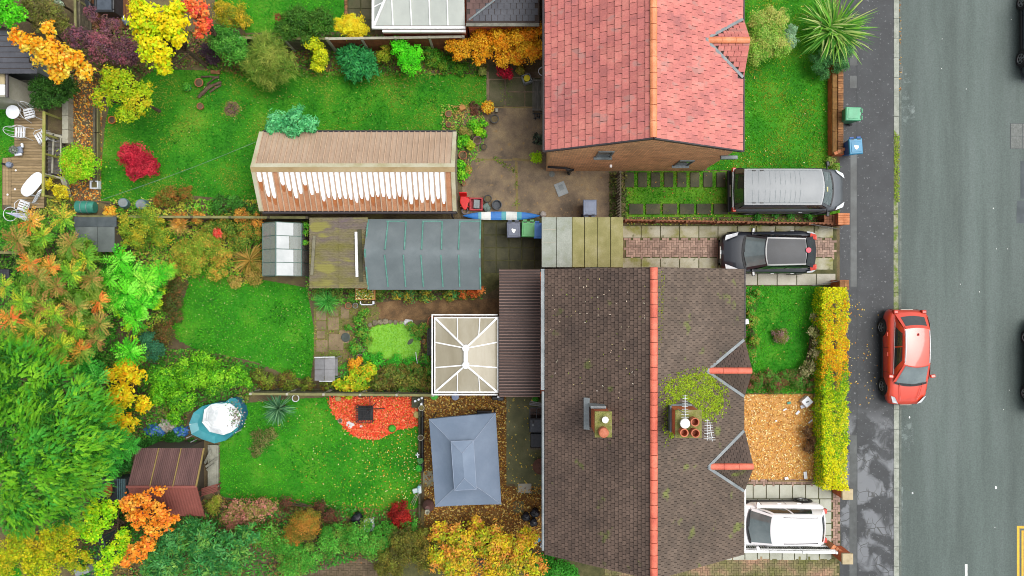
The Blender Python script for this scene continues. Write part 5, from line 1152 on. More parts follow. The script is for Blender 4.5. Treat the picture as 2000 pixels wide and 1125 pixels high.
# ---- gazebo
gz = thing('gazebo', 'blue grey fabric gazebo with a raised vent tier on a slim frame', 'gazebo', (*P(908,900)[:2], 0))
m_fab = M('gazebo_fabric', S('#7f8fa4', .7), S('#76879c', .7), S('#8a9aae', .72), scale=.7, fine=.05, fscale=90, rough=.8, spec=.25, bump=.5, bscale=5)
C_ = [Vector(P(838,819,2.1)), Vector(P(968,807,2.1)), Vector(P(979,985,2.1)), Vector(P(850,990,2.1))]
T_ = [Vector(P(884,866,2.75)), Vector(P(923,864,2.75)), Vector(P(928,949,2.75)), Vector(P(890,951,2.75))]
def cloth(a, b, c, d, sag, nu=16, nv=10, wr=.012):
	rows = []
	for j in range(nv + 1):
		t = j / nv; A, B = a.lerp(d, t), b.lerp(c, t); row = []
		for i in range(nu + 1):
			s = i / nu; p = A.lerp(B, s); p.z -= sag * math.sin(math.pi * s) * (1 - t) + sag * .8 * math.sin(math.pi * t); p.z += wr * math.sin(s * 23 + j * .3) * (1 - t) * .6; row.append(p)
		rows.append(row)
	return rows
for k in range(4):
	a, b, c, d = C_[k], C_[(k + 1) % 4], T_[(k + 1) % 4], T_[k]; m = MB(); m.grid([r[::-1] for r in cloth(a, b, c, d, .07)]); m.grid([r for r in cloth(a + Vector((0,0,-.008)), b + Vector((0,0,-.008)), c, d, .07)])
	m.build('canopy_panel', m_fab, gz, smooth=True)
	va = MB(); inn = (C_[0] + C_[2]) / 2
	va.grid([[a.lerp(b, i / 8) + Vector((0,0,-.07 * math.sin(math.pi * i / 8))) for i in range(9)], [a.lerp(b, i / 8) + Vector((0,0,-.2 - .07 * math.sin(math.pi * i / 8))) for i in range(9)]]); va.build('valance', m_fab, gz)
	po = MB(); q = a.lerp(inn, .05); po.tube([(q.x, q.y, 0),(q.x, q.y, 2.05)], .03,8); po.build('post', m_gutter, gz)
	rb_ = MB(); rb_.tube([(q.x, q.y, 2.02), tuple(T_[k] - Vector((0,0,.06)))], .018,6); rb_.build('rafter', m_gutter, gz)
cx_, cy_ = sum(t.x for t in T_) / 4, sum(t.y for t in T_) / 4
Rg = [Vector(P(903,885,3.05)), Vector(P(907,934,3.05))]
V2 = [t + (t - Vector((cx_, cy_, t.z))) * .12 + Vector((0,0,.12)) for t in T_]
m_seam2 = M('gazebo_seam', S('#9aa6ba', .75), rough=.8)
for k in range(4):
	m = MB(); m.tube([C_[k].lerp(T_[k], t_) + Vector((0,0,.012 - .056 * math.sin(math.pi * t_))) for t_ in np.linspace(0,1,7)], .012,5); m.build('hip_seam', m_seam2, gz)
	m = MB(); m.tube([V2[k] + Vector((0,0,.01)), Rg[0 if k < 2 else 1] + Vector((0,0,.01))], .01,5); m.build('vent_seam', m_seam2, gz)
	m = MB(); m.tube([V2[k], V2[(k + 1) % 4]], .012,5); m.build('vent_hem', m_seam2, gz)
for q in ([V2[0], V2[1], Rg[0]], [V2[1], V2[2], Rg[1], Rg[0]], [V2[2], V2[3], Rg[1]], [V2[3], V2[0], Rg[0], Rg[1]]):
	m = MB(); m.add(q[::-1], [tuple(range(len(q)))]); m.build('vent_panel', m_fab, gz)
# ================================================================== VEHICLES
def paint(name, c, c2=None, rough=.3, metal=.0, coat=.6): return M(name, c, c2 or tuple(x * .93 for x in c), tuple(min(.9, x * 1.05) for x in c), rough=rough, coat=coat, metal=metal, scale=1.5, spec=.5)
m_tyre = M('tyre', S('#2a2b2d'), S('#1e1f20'), rough=.85, scale=10)
m_rim = M('alloy', S('#b4b7ba'), S('#8d9093'), rough=.35, metal=.7, scale=6)
m_trim = M('black_trim', S('#25272a'), S('#1c1d1f'), rough=.5, scale=6)
m_lamp = M('headlamp', S('#dfe4e8', .8), S('#b8bec4', .8), rough=.1, spec=.7, scale=9)
m_tail = M('tail_lamp', S('#c8402e', .75), S('#a02a20', .7), rough=.15, scale=9)
m_cglass = M('car_glass', S('#7d8e90', .6), S('#5f7072', .55), S('#95a5a6', .6), rough=.06, spec=.9, scale=.9, coat=.5)
m_dglass = M('dark_car_glass', S('#3a4244', .6), S('#22282a', .6), rough=.06, spec=.8, scale=1.2, coat=.4)
m_plate = M('number_plate', S('#e8e8dc', .8), rough=.4)
m_rail = M('bright_rail', S('#e6e8ea', .85), rough=.25, scale=8)
def vehicle(name, label, loc, rz, paint_m, st, cab, wheels, opts):
	"""st: (x, half width, deck height) stations front to back; cab: dict of cabin lines; local +x is forward"""
	t = thing(name, label, opts.get('cat', 'car'), loc, opts.get('group'), rz)
	b = MB(); rows = []
	zs = opts.get('sill', .24)
	for x, w, zt in st:
		half = [(0, zt),(.45, zt - .004),(.76, zt - .02),(.9, zt - .06),(.975, zt - .15),(1.0, min(zt - .22,.66)),(.99,.48),(.96,.34),(.9, zs)]
		pts = [(x, -y * w, z) for y, z in half[::-1]] + [(x, y * w, z) for y, z in half[1:]]; rows.append(pts)
	b.grid(rows)
	n = len(rows[0]); b.add(rows[0], [tuple(range(n))]); b.add(rows[-1], [tuple(range(n))[::-1]])
	b.grid([[rows[0][0], rows[0][-1]], [rows[-1][0], rows[-1][-1]]])
	body = b.build('body', paint_m, t, smooth=True, local=True)
	mod = body.modifiers.new('edge', 'EDGE_SPLIT'); mod.split_angle = R(50)
	# cabin
	q = lambda u: 1 - (2 * u - 1) ** 2
	def curve(x, w, z, bx, bz): return lambda u: Vector((x + bx * q(u),-w + 2 * w * u, z + bz * q(u)))
	c = cab
	fb = curve(c['fb'], c['wfb'], c['zb'], c.get('bf', .12),.0); ft = curve(c['ft'], c['wft'], c['zf'], c.get('bf', .12) * .7, c.get('cr', .04))
	rt = curve(c['rt'], c['wrt'], c['zr'], -c.get('br', .08) * .6, c.get('cr', .04)); rb = curve(c['rb'], c['wrb'], c['zb2'], -c.get('br', .08),.0)
	def patch(e0, e1, u0, u1, v0, v1, off=0., nu=10, nv=5, extra=None):
		rws = []
		for j in range(nv + 1):
			v = v0 + (v1 - v0) * j / nv; r = []
			for i in range(nu + 1):
				u = u0 + (u1 - u0) * i / nu; p = e0(u).lerp(e1(u), v)
				if extra: p = p + extra(u, v)
				r.append(p)
			rws.append(r)
		if off:
			out = []
			for j in range(nv + 1):
				for i in range(nu + 1):
					a = rws[j][min(i + 1, nu)] - rws[j][max(i - 1,0)]; d = rws[min(j + 1, nv)][i] - rws[max(j - 1,0)][i]; nn = a.cross(d).normalized(); out.append(rws[j][i] + nn * off)
			rws = [out[k * (nu + 1):(k + 1) * (nu + 1)] for k in range(nv + 1)]
		return rws
	crown = lambda u, v: Vector((0,0,.035 * (1 - (2 * v - 1) ** 2)))
	def sidec(s):
		a = lambda u: fb(.0 if s < 0 else 1.).lerp(rb(.0 if s < 0 else 1.), u); d = lambda u: ft(.0 if s < 0 else 1.).lerp(rt(.0 if s < 0 else 1.), u); return a, d
	sb = lambda s: (lambda u, v: Vector((0, s * .05 * math.sin(math.pi * min(v * 1.0,1)) , 0)) + Vector((0,0,.035 * (1 - (2 * u - 1) ** 2) * v)))
	cb = MB(); cb.grid(patch(fb, ft, 0,1,0,1)); cb.grid(patch(rt, rb, 0,1,0,1)); cb.grid(patch(ft, rt, 0,1,0,1, nv=8, extra=crown))
	for s in (-1,1):
		a, d = sidec(s); g = patch(a, d, 0,1,0,1, extra=sb(s)); cb.grid(g if s < 0 else [r[::-1] for r in g])
	cb.build('cabin', opts.get('cabin_mat', paint_m), t, smooth=True, local=True).modifiers.new('edge', 'EDGE_SPLIT').split_angle = R(35)
	gm = opts.get('glass', m_cglass)
	w = MB(); w.grid(patch(fb, ft, .07,.93,.04,.95,.008)); w.build('windscreen', gm, t, smooth=True, local=True)
	w = MB(); w.grid(patch(rt, rb, .1,.9,.08, opts.get('rear_glass', .85),.008)); w.build('rear_window', opts.get('rglass', m_dglass), t, smooth=True, local=True)
	for s in (-1,1):
		a, d = sidec(s); spl = opts.get('side_splits', ((.16,.5),(.53,.84)))
		for u0, u1 in spl:
			g = patch(a, d, u0, u1,.12,.84,.012 * (-1 if s < 0 else 1), nu=6, nv=4, extra=sb(s)); w = MB()
			for j, r in enumerate(g):   # lean the ends of the glass like the pillars
				for i, p in enumerate(r): pass
			w.grid(g if s < 0 else [r[::-1] for r in g]); w.build('side_window', m_dglass, t, smooth=True, local=True)
		if opts.get('window_trim'):
			pa = patch(a, d, .1,.9,.06,.07,.014 * (-1 if s < 0 else 1), nu=8, nv=1, extra=sb(s)); tr = MB(); tr.tube(pa[0], .012,5); tr.build('window_trim', m_rail, t, local=True)
	# roof extras
	if opts.get('roof_panel'):
		rp = MB(); u0, u1, v0, v1 = opts['roof_panel']; rp.grid(patch(ft, rt, u0, u1, v0, v1,.006, nv=8, extra=crown)); rp.build('roof_panel', opts.get('roof_mat', paint_m), t, smooth=True, local=True)
	for u in opts.get('rails', ()):
		v0, v1 = opts.get('rail_v', (.05,.95)); pts = [r[0] + Vector((0,0, opts.get('rail_h', .03))) for r in patch(ft, rt, u, u + .01, v0, v1,0, nu=1, nv=6, extra=crown)]
		rl = MB(); rl.tube(pts, opts.get('rail_r', .02),6); rl.tube([pts[0] - Vector((0,0,.05)), pts[0]], .02,6); rl.tube([pts[-1] - Vector((0,0,.05)), pts[-1]], .02,6); rl.build('roof_rail', opts.get('rail_mat', m_rail), t, smooth=True, local=True)
	for (u, v, k) in opts.get('ribs', ()):
		pts = [r[0] for r in patch(ft, rt, u, u + .001, v, v + .001,.004, nu=1, nv=1, extra=crown)]
	# wheels
	xf, xr, tr_, wr = wheels
	def hw(x): return np.interp(x, [s_[0] for s_ in st][::-1], [s_[1] for s_ in st][::-1])
	for x in (xf, xr):
		for s in (-1,1):
			y = s * (hw(x) + .006)
			ar = MB(); prof = [(x + wr * 1.22 * math.cos(a), wr + wr * 1.22 * math.sin(a)) for a in np.linspace(-.35, math.pi + .35,18)]
			ar.add([(px, y - s * .06, pz) for px, pz in prof] + [(px, y, pz) for px, pz in prof], [tuple(range(18,36)) if s < 0 else tuple(range(18,36))[::-1]] + [(i, i + 1,19 + i, 18 + i) for i in range(17)]); ar.build('wheel_arch', m_trim, t, local=True)
			wh = MB(); yc = y - s * .09
			pr = [(0,-.1),(wr * .6,-.1),(wr * .96,-.09),(wr, -.06),(wr, .06),(wr * .96,.1),(wr * .66,.105),(wr * .63,.07),(0,.06)]
			vs_ = []; k = 20
			for r_, h_ in pr:
				for j in range(k): a = 2 * math.pi * j / k; vs_.append((x + r_ * math.cos(a), yc + s * (h_ + .01), wr + r_ * math.sin(a)))
			wh.add(vs_, [(i * k + j, i * k + (j + 1) % k, (i + 1) * k + (j + 1) % k, (i + 1) * k + j) for i in range(len(pr) - 1) for j in range(k)])
			wo_ = wh.build('wheel', m_tyre, t, smooth=True, local=True)
			rm = MB(); yo = yc + s * .1
			for j in range(5):
				a = 2 * math.pi * j / 5 + .3; d = Vector((math.cos(a),0, math.sin(a))); p_ = Vector((x, yo, wr)); rm.beam(p_ + d * .03, p_ + d * wr * .62,.055,.02, up=(0,1,0))
			rm.tube([(x + wr * .62 * math.cos(a), yo, wr + wr * .62 * math.sin(a)) for a in np.linspace(0,6.283,21)[:-1]], .014,5, closed=True)
			rm.build('rim', m_rim, wo_, local=True)
	L = st[0][0]
	for s in (-1,1):
		hl = MB(); x0, x1, y0, y1, z0 = opts.get('lamp', (L - .42, L - .06,.42,.78,.72))
		hl.add([(x0, s * y1 * 1.0, z0 + .06),(x0 + .06, s * (y1 - .14), z0 + .1),(x1, s * y0, z0 - .03),(x1 - .05, s * (y0 + .22), z0 - .06)], [(0,1,2,3) if s < 0 else (3,2,1,0)]); hl.v = [(a, b_, c_ + opts.get('lamp_up', .05)) for a, b_, c_ in hl.v]; hl.build('headlight', m_lamp, t, local=True)
		tl = MB(); rx, ty, tz = opts.get('tail', (st[-1][0] + .05,.62,.85)); tl.obox((rx + .04, s * ty, tz),.16,.2,.2); tl.build('tail_light', m_tail, t, local=True, bevel=.03)
		mi = MB(); mx, my, mz = opts.get('mirror', (cab['fb'] - .25, cab['wfb'] + .16, cab['zb'] + .08)); mi.obox((mx, s * my, mz),.13,.2,.13, rz=s * .15); mi.obox((mx, s * (my - .14), mz - .05),.06,.14,.05); mi.build('wing_mirror', opts.get('mirror_mat', paint_m), t, local=True, bevel=.03)
		for hx in opts.get('handles', (-.15,-1.0)):
			h = MB(); h.obox((hx, s * (hw(hx) + .004),.78),.17,.035,.03); h.build('door_handle', opts.get('handle_mat', paint_m), t, local=True, bevel=.01)
		for dx in opts.get('seams', (.62,-.42,-1.15)):
			h = MB(); h.box(dx - .006, s * (hw(dx) - .005),.38, dx + .006, s * (hw(dx) + .002),.86); h.build('door_seam', m_trim, t, local=True)
		cl = MB(); cl.box(xr + wr * 1.2, s * (hw(0) - .05),.22, xf - wr * 1.2, s * (hw(0) + .008),.36); cl.build('sill_trim', m_trim, t, local=True, bevel=.02)
	g = MB(); g.box(L - .06,-.45,.34, L + .012,.45,.5); g.build('grille', m_trim, t, local=True, bevel=.02)
	g = MB(); g.box(L + .004,-.26,.52, L + .016,.26,.62); g.build('number_plate', m_plate, t, local=True)
	g = MB(); g.box(st[-1][0] - .016,-.26,.6, st[-1][0] - .004,.26,.7); g.build('number_plate', m_plate, t, local=True)
	wp = MB(); f0 = fb(.5)
	wp.tube([fb(.1) + Vector((.0,0,.03)), fb(.5) + Vector((-.04,0,.05))], .012,5); wp.tube([fb(.5) + Vector((.01,0,.03)), fb(.88) + Vector((-.03,0,.06))], .012,5); wp.build('wiper', m_trim, t, local=True)
	sc_ = MB(); r0 = [fb(u) + Vector((.06,0,-.0)) for u in np.linspace(.04,.96,9)]; r1 = [fb(u) + Vector((-.03,0,.03)) for u in np.linspace(.04,.96,9)]; sc_.grid([[p + Vector((0,0,.012)) for p in r0], r1]); sc_.build('scuttle', m_trim, t, local=True)
	t['_'] = 0; del t['_']
	opts.get('more', lambda *a: None)(t, patch, ft, rt, crown, rb, fb, sidec)
	return t
hatch = [(2.05,.55,.5),(2.0,.68,.62),(1.86,.78,.74),(1.6,.85,.84),(1.2,.88,.92),(.8,.895,.97),(0,.9,.98),(-.8,.905,.98),(-1.4,.905,.99),(-1.75,.87,.98),(-1.93,.8,.9),(-2.02,.7,.72),(-2.05,.62,.5)]
hcab = dict(fb=1.02, wfb=.76, zb=.95, ft=.22, wft=.56, zf=1.43, rt=-1.25, wrt=.55, zr=1.44, rb=-1.85, wrb=.68, zb2=.97, bf=.14, br=.1, cr=.035)
m_red = paint('red_paint', S('#ec4c30', .68), S('#e2442c', .66), rough=.35, coat=1.0)
def red_more(t, patch, ft, rt, crown, rb, fb, sidec):
	sp = MB(); sp.grid(patch(rt, rb, .04,.96,-.02,.16,.02)); sp.build('spoiler', m_red, t, smooth=True, local=True)
	an = MB(); an.add([(-.98,-.05,1.5),(-.98,.05,1.5),(-1.08,0,1.5),(-1.08,0,1.57)], [(0,1,3),(1,2,3),(2,0,3),(0,2,1)]); an.build('aerial_fin', M('fin_red', S('#b8281c', .6), rough=.3), t, local=True)
	bn = MB()
	for s in (-1,1):
		bn.tube([(1.1, s * .5,.985),(1.55, s * .42,.915),(1.85, s * .36,.81)], .012,5)
	bn.build('bonnet_crease', m_red, t, smooth=True, local=True)
rc = vehicle('parked_car', 'red hatchback parked half on the pavement', (PX(1770,.5) - .07, PY(699.5,.6),-.03), R(-90), m_red, hatch, hcab, (1.28,-1.27,.8,.32),
		dict(rails=(.03,.97), rail_h=.012, rail_r=.022, window_trim=True, group='cars parked along the kerb', more=red_more, rear_glass=.75))
rc.location = (16.95,-2.98,-.055); rc.rotation_euler = (R(0), R(0), R(-90))
rc.rotation_euler = (R(-3.0),0, R(-90))
m_navy = paint('black_blue_paint', S('#2c323c', .5), S('#252b34', .5), rough=.3, coat=1.0)
m_droof = M('wet_dark_roof', S('#262b34', .5), S('#1e232a', .5), S('#30363f', .5), rough=.5, scale=3, fine=.2, fscale=30, coat=.1)
def dark_more(t, patch, ft, rt, crown, rb, fb, sidec):
	sp = MB(); sp.grid(patch(rt, rb, .05,.95,-.05,.22,.03)); sp.build('spoiler', m_navy, t, smooth=True, local=True)
	r = MB(); c0 = rt(.5) + Vector((-.02,-.05,.05)); r.lathe((c0.x, c0.y, c0.z), [(.11,0),(.11,.01),(0,.012)], 14); r.build('red_sticker', M('red_disc', S('#e02848', .8), rough=.4), t, local=True)
	for s in (-1,1):
		tl = MB(); tl.add([(-1.62, s * .6,1.06),(-1.92, s * .52,.96),(-1.95, s * .74,.9),(-1.7, s * .8,.98)], [(0,1,2,3) if s > 0 else (3,2,1,0)]); tl.v = [(a, b_, c_ + .05) for a, b_, c_ in tl.v]; tl.build('tail_light_strip', m_tail, t, local=True)
		fd = MB(); fd.add([(-1.55, s * .82,.985),(-1.95, s * .76,.93),(-1.85, s * .86,.84),(-1.6, s * .895,.86)], [(0,1,2,3) if s > 0 else (3,2,1,0)]); fd.v = [(a, b_, c_ + .012) for a, b_, c_ in fd.v]; fd.build('lamp_trim', m_lamp, t, local=True)
	bd = MB(); bd.obox((2.03,0,.66),.05,.2,.12); bd.build('badge', m_lamp, t, local=True, bevel=.02)
	st_ = MB(); st_.lathe((.55,-.3,1.02), [(.15,0),(.16,.02),(.13,.03),(0,.04)], 12); st_.build('steering_wheel', m_trim, t, local=True)
hatch2 = [(x * .98, w * (1.0 if x > -1 else 1.02), z) for x, w, z in hatch]
vehicle('parked_car', 'black blue hatchback on the slab driveway facing the house', (10.98,1.53,.03), R(180), m_navy, hatch2, dict(hcab, ft=.3, fb=1.0, zf=1.5, zr=1.5, rt=-1.3, wft=.6, wrt=.56),(1.25,-1.25,.8,.33),
		dict(roof_panel=(.05,.95,.03,.97), roof_mat=m_droof, group='vehicles on the driveways', more=dark_more, lamp=(1.35,1.9,.5,.84,.86), rear_glass=.8))
# grey panel van
m_van = paint('grey_van_paint', S('#6f767d', .5), S('#666d74', .5), rough=.4, coat=.7, metal=.2)
m_vroof = M('van_roof', S('#858f96', .45), S('#7b858c', .45), S('#8f989e', .45), rough=.4, scale=2, coat=.3)
vst = [(2.42,.62,.62),(2.36,.74,.8),(2.2,.85,.96),(1.9,.9,1.06),(1.5,.93,1.14),(1.0,.94,1.16),(0,.95,1.16),(-1.2,.95,1.16),(-2.1,.945,1.16),(-2.32,.93,1.14),(-2.38,.9,.9),(-2.4,.88,.5)]
vcab = dict(fb=1.62, wfb=.82, zb=1.13, ft=.98, wft=.74, zf=1.92, rt=-2.2, wrt=.74, zr=1.93, rb=-2.36, wrb=.86, zb2=1.14, bf=.16, br=.03, cr=.04)
m_vline = M('van_panel_line', S('#7d868a', .6), rough=.6)
def van_more(t, patch, ft, rt, crown, rb, fb, sidec):
	for k, v in enumerate((.30,.36,.42,.49,.55,.61,.68,.74,.82,.9)):
		for u0, u1 in ((.06,.4),(.56,.93)):
			a, b_ = patch(ft, rt, u0, u1, v, v + .006,.006, nu=4, nv=1, extra=crown); m = MB(); m.grid([a, b_]); m.build('roof_rib', m_vline, t, local=True)
	for u in (.05,.94): 
		g = patch(ft, rt, u, u + .012,.05,.97,.006, nu=1, nv=8, extra=crown); m = MB(); m.grid(g); m.build('roof_channel', m_vline, t, local=True)
	g = patch(ft, rt, .05,.95,.255,.262,.006, nu=4, nv=1, extra=crown); m = MB(); m.grid(g); m.build('roof_rib', m_vline, t, local=True)
	for (u, v) in ((.95,.88),(.95,.78),(.05,.88),(.05,.78)):
		p = patch(ft, rt, u, u, v, v, 0, nu=1, nv=1, extra=crown)[0][0]; m = MB(); m.obox(p + Vector((0,0,.015)),.14,.04,.03); m.build('roof_mount', m_trim, t, local=True)
	bm = MB(); bm.box(-2.5,-.9,.4,-2.38,.9,.62); bm.build('rear_bumper', m_trim, t, local=True, bevel=.04)
	dr = MB(); dr.box(-2.412,-.86,.64,-2.395,.86,1.12); dr.build('rear_door', m_dglass, t, local=True)
	ln = MB(); ln.tube([(-2.43,-.8,1.06),(-2.43,.8,1.06)], .012,5); ln.build('door_strip', m_lamp, t, local=True)
	pp = MB(); f0, f1 = fb(.45), ft(.45); q_ = f0.lerp(f1,.72); pp.obox(q_ + Vector((.02,0,.02)),.1,.2,.01, ry=.85); pp.build('windscreen_card', M('yellow_card', S('#e8e0a0', .8), rough=.6), t, local=True)
	for s in (-1,1):
		ru = MB(); ru.box(-1.2, s * .948,.58,1.0, s * .965,.66); ru.build('rub_strip', m_trim, t, local=True)
vehicle('parked_van', 'grey panel van parked on the grassy drive beside the red roofed house', (11.78,4.17,.03),0, m_van, vst, vcab, (1.45,-1.5,.8,.34),
		dict(cat='van', group='vehicles on the driveways', cabin_mat=m_van, roof_panel=(.02,.98,.015,.985), roof_mat=m_vroof, more=van_more, side_splits=((.04,.2),), rear_glass=.92,
			 tail=(-2.4,.84,1.0), lamp=(1.95,2.38,.5,.86,.86), lamp_up=.09, mirror=(1.5,1.06,1.28), mirror_mat=m_trim, handles=(.55,), seams=(1.3,.35,-.9)))
# white car
m_wht = paint('white_paint', (.84,.84,.85),(.8,.8,.81), rough=.35, coat=.6)
wcab = dict(hcab, fb=1.1, wfb=.78, ft=.35, wft=.64, zf=1.52, rt=-1.62, wrt=.62, zr=1.52, rb=-1.98, wrb=.74, zb2=.98, bf=.15, br=.08)
wst = [(x * 1.05, w * (1.0 if x > -1 else 1.02), z) for x, w, z in hatch]
vehicle('parked_car', 'white car with dark roof rails parked close against the brown roofed house', (11.28,-10.13,.03), R(180), m_wht, wst, wcab, (1.32,-1.33,.8,.33),
		dict(group='vehicles on the driveways', rails=(.07,.93), rail_mat=m_gutter, rail_r=.018, rail_h=.03, rail_v=(.22,.92), rear_glass=.6, side_splits=((.08,.42),(.46,.82)), glass=m_cglass))
# two cars cut by the right edge
m_ink = paint('ink_paint', S('#3f4856', .5), rough=.3, coat=1.0)
vehicle('parked_car', 'dark ink blue car cut by the upper right edge', (23.1,11.2,-.12), R(90), m_ink, hatch, hcab, (1.28,-1.2,.8,.33), dict(group='cars parked along the kerb'))
m_slv = paint('dark_grey_paint', S('#5c626a', .55), rough=.3, coat=1.0)
vehicle('parked_car', 'dark grey car cut by the right edge opposite the red car', (23.3,-3.4,-.12), R(90), m_slv, hatch, hcab, (1.24,-1.2,.8,.33), dict(group='cars parked along the kerb', handle_mat=m_rail))

# ================================================================== WHEELIE BINS
def bin_(label, px, py, rz, c, cl=None, sticker=None, tilt=0):
	x, y, _ = P(px, py, 1.05); t = thing('wheelie_bin', label, 'wheelie bin', (x, y, 0.03 if px < 1640 else 0), 'wheelie bins', rz)
	m = M('bin_' + c, S(c, .62), rough=.5, scale=4, fine=.05); ml = M('binlid_' + (cl or c), S(cl or c, .7), rough=.42, scale=3, fine=.05)
	b = MB(); b.hexa([(-.21,-.24,.06),(.21,-.24,.06),(.21,.24,.06),(-.21,.24,.06),(-.28,-.33,.98),(.28,-.33,.98),(.28,.30,.98),(-.28,.30,.98)]); b.build('body', m, t, local=True, bevel=.02)
	l = MB(); l.hexa([(-.295,-.36,.985),(.295,-.36,.985),(.295,.33,.985),(-.295,.33,.985),(-.27,-.32,1.05),(.27,-.32,1.05),(.27,.30,1.06),(-.27,.30,1.06)])
	lid = l.build('lid', ml, t, local=True, bevel=.015)
	r = MB(); r.box(-.21,-.26,1.045,.21,.18,1.07); r.build('lid_panel', ml, lid, local=True, bevel=.02)
	for s in (-1,1):
		h = MB(); h.box(s * .06,.33,.97, s * .24,.40,1.02); h.build('handle', m, t, local=True, bevel=.012)
		h = MB(); h.box(s * .07,.255,1.061, s * .22,.285,1.066); h.build('lid_slot', m_black, lid, local=True)
		w = MB(); w.tube([(s * .2,.27,.1),(s * .27,.27,.1)], .1,14); w.build('wheel', m_tyre, t, local=True)
	if sticker:
		k = MB(); n = 9; k.sheet([(sticker * (.09 + .03 * math.sin(i * 2.3)) * math.cos(6.283 * i / n),-.05 + (.09 + .03 * math.cos(i * 1.7)) * math.sin(6.283 * i / n)) for i in range(n)], 1.075); k.build('sticker', m_white, lid, local=True)
	return t
bin_('green wheelie bin standing on the pavement beside the brick wall', 1668,222, R(-92), '#4f9a72', '#5cb386')
bin_('blue wheelie bin with white sticker on the pavement by the wall end', 1672,285, R(4), '#2c62b0', '#3f90b8', sticker=1.1)
bin_('grey wheelie bin with torn white sticker, beside the green one', 1003,448, R(1), '#565e70', '#6a7184', sticker=1.0)
bin_('green wheelie bin between the grey and blue bins', 1032,447, R(-1), '#6fae74', '#5fae6a')
bin_('blue wheelie bin half under the flat garage roof', 1056,450,0, '#3a78c8', '#4a8ad8')
bin_('grey blue wheelie bin standing against the flat garage', 1152,406, R(180), '#4c5668', '#7a87a0')

# ================================================================== FENCES AND WALLS
m_fence = M('weathered_fence', S('#6b6452'), S('#524c3e'), S('#857d66'), scale=4, fine=.25, fscale=30, rough=.85, rnd=.15, stretch=(1,1,3))
m_fence_r = M('red_brown_fence', S('#8a4f30'), S('#70402a'), S('#a0603c'), scale=4, fine=.25, rough=.8, rnd=.12)
m_fence_b = M('brown_picket', S('#8a5638'), S('#6b4530'), S('#a87050'), scale=5, fine=.2, rough=.8, rnd=.2)
m_post = M('concrete_post', S('#b8b5a2'), S('#9a9882'), rough=.85, scale=4, fine=.2)
m_olivetop = M('olive_timber_top', S('#8a8858'), S('#6f6e44'), rough=.85, scale=3, fine=.2)
def fence(label, a, b, zt, pitch, bw, mat, post_n=4, pmat=None, rails=2, th=.02, lean=0., pz=.08, name='fence', topcap=None, zb=.05, cat='fence', railm=None):
	A, B = Vector(P(*a, zt)), Vector(P(*b, zt)); A.z = B.z = 0; d = B - A; L = d.length; d.normalize(); nv = Vector((-d.y, d.x, 0))
	t = thing(name, label, cat, tuple((A + B) / 2)); n = max(1, int(L / pitch)); o = Vector(ORG[t.name])
	bm = MB(); bm.beam((0,0, zb),(lean, 0, zt), bw, th, up=tuple(nv)) if abs(d.x) < .001 else bm.hexa([Vector((0,0,0)) + d * sx * bw / 2 + nv * sy * th / 2 + Vector((0,0, z)) + d * (lean if z > zb else 0) for z in (zb, zt) for sx, sy in ((-1,-1),(1,-1),(1,1),(-1,1))])
	me = bm.mesh('fence_board', mat)
	for i in range(n):
		ob = bpy.data.objects.new('fence_board', me); put(ob, t); ob.location = A + d * (L * (i + .5) / n) - o + nv * .0; ob.rotation_euler = (0,0, random.uniform(-.02,.02)); ob.scale = (1,1, random.uniform(.985,1.01))
	for k in range(rails):
		z = zt * (.22 + .62 * k / max(1, rails - 1)); r = MB(); r.beam(A + nv * .05 + Vector((0,0, z)), B + nv * .05 + Vector((0,0, z)),.05,.07); r.build('rail', railm or mat, t)
	for i in range(post_n + 1):
		p = A + d * (L * i / post_n); m = MB(); m.obox((p.x, p.y, (zt + pz) / 2),.1,.1, zt + pz, rz=math.atan2(d.y, d.x)); m.build('post', pmat or mat, t, bevel=.012)
	if topcap: m = MB(); m.beam(A + Vector((0,0, zt + .02)), B + Vector((0,0, zt + .02)),.1,.035); m.build('top_rail', topcap, t)
	return t
fence('slatted timber fence between the pond garden and the red bark bed', (490,769),(846,772),1.45,.14,.085, m_slab_dark, 5, m_post, 2, topcap=m_olivetop)
fence('olive topped boundary fence behind the overgrown shrub border', (150,423),(600,425),1.5,.15,.145, m_fence, 6, m_fence, 2, topcap=m_olivetop)
fence('red brown panel fence with pale posts behind the top flower border', (640,76),(905,72),1.7,.15,.148, m_fence_r, 4, m_post, 2, topcap=m_post)
fence('grey weathered fence left of the red brown panels', (470,74),(638,76),1.6,.15,.148, m_fence, 2, m_post, 2, topcap=m_olivetop)
fence('brown picket fence with leaning pickets between the two driveways', (1222,431),(1640,438),.85,.17,.09, m_fence_b, 7, m_fence_b, 2, th=.03, lean=.12)
fence('dark trellis fence across the side passage of the red house', (1211,336),(1211,424),1.2,.12,.05, m_fence, 2, m_fence, 3)
fence('dark fence at the left edge beside the rattan sofa', (-60,492),(42,494),1.3,.15,.145, m_fence, 2, m_fence, 2, topcap=m_olivetop)
fence('dark boundary fence beyond the bottom left corner shed', (182,1020),(205,1100),1.6,.15,.145, m_patch, 1, m_patch, 2)
fence('pale green topped timber fence beside the top deck', (146,-60),(148,56),1.3,.15,.145, m_fence, 2, m_olivetop, 2, topcap=m_olivetop)
fence('white topped railing of dark slats beside the white car', (1440,1076),(1633,1079),.8,.1,.05, m_trim, 3, m_white, 2, topcap=m_white, railm=m_white)
tr_ = thing('driveway_gate', 'open black metal trellis gate beside the brick pier', 'gate', (*P(1600,440)[:2], 0))
for i in range(14): MB().beam(P(1585 + i * 4,438.6 + i * .68,.9), P(1588 + i * 4,439 + i * .68,.1),.015,.015).build('gate_bar', m_trim, tr_)
for z in (.15,.5,.92): MB().beam(P(1583,438, z), P(1642,448, z),.025,.025).build('gate_rail', m_trim, tr_)
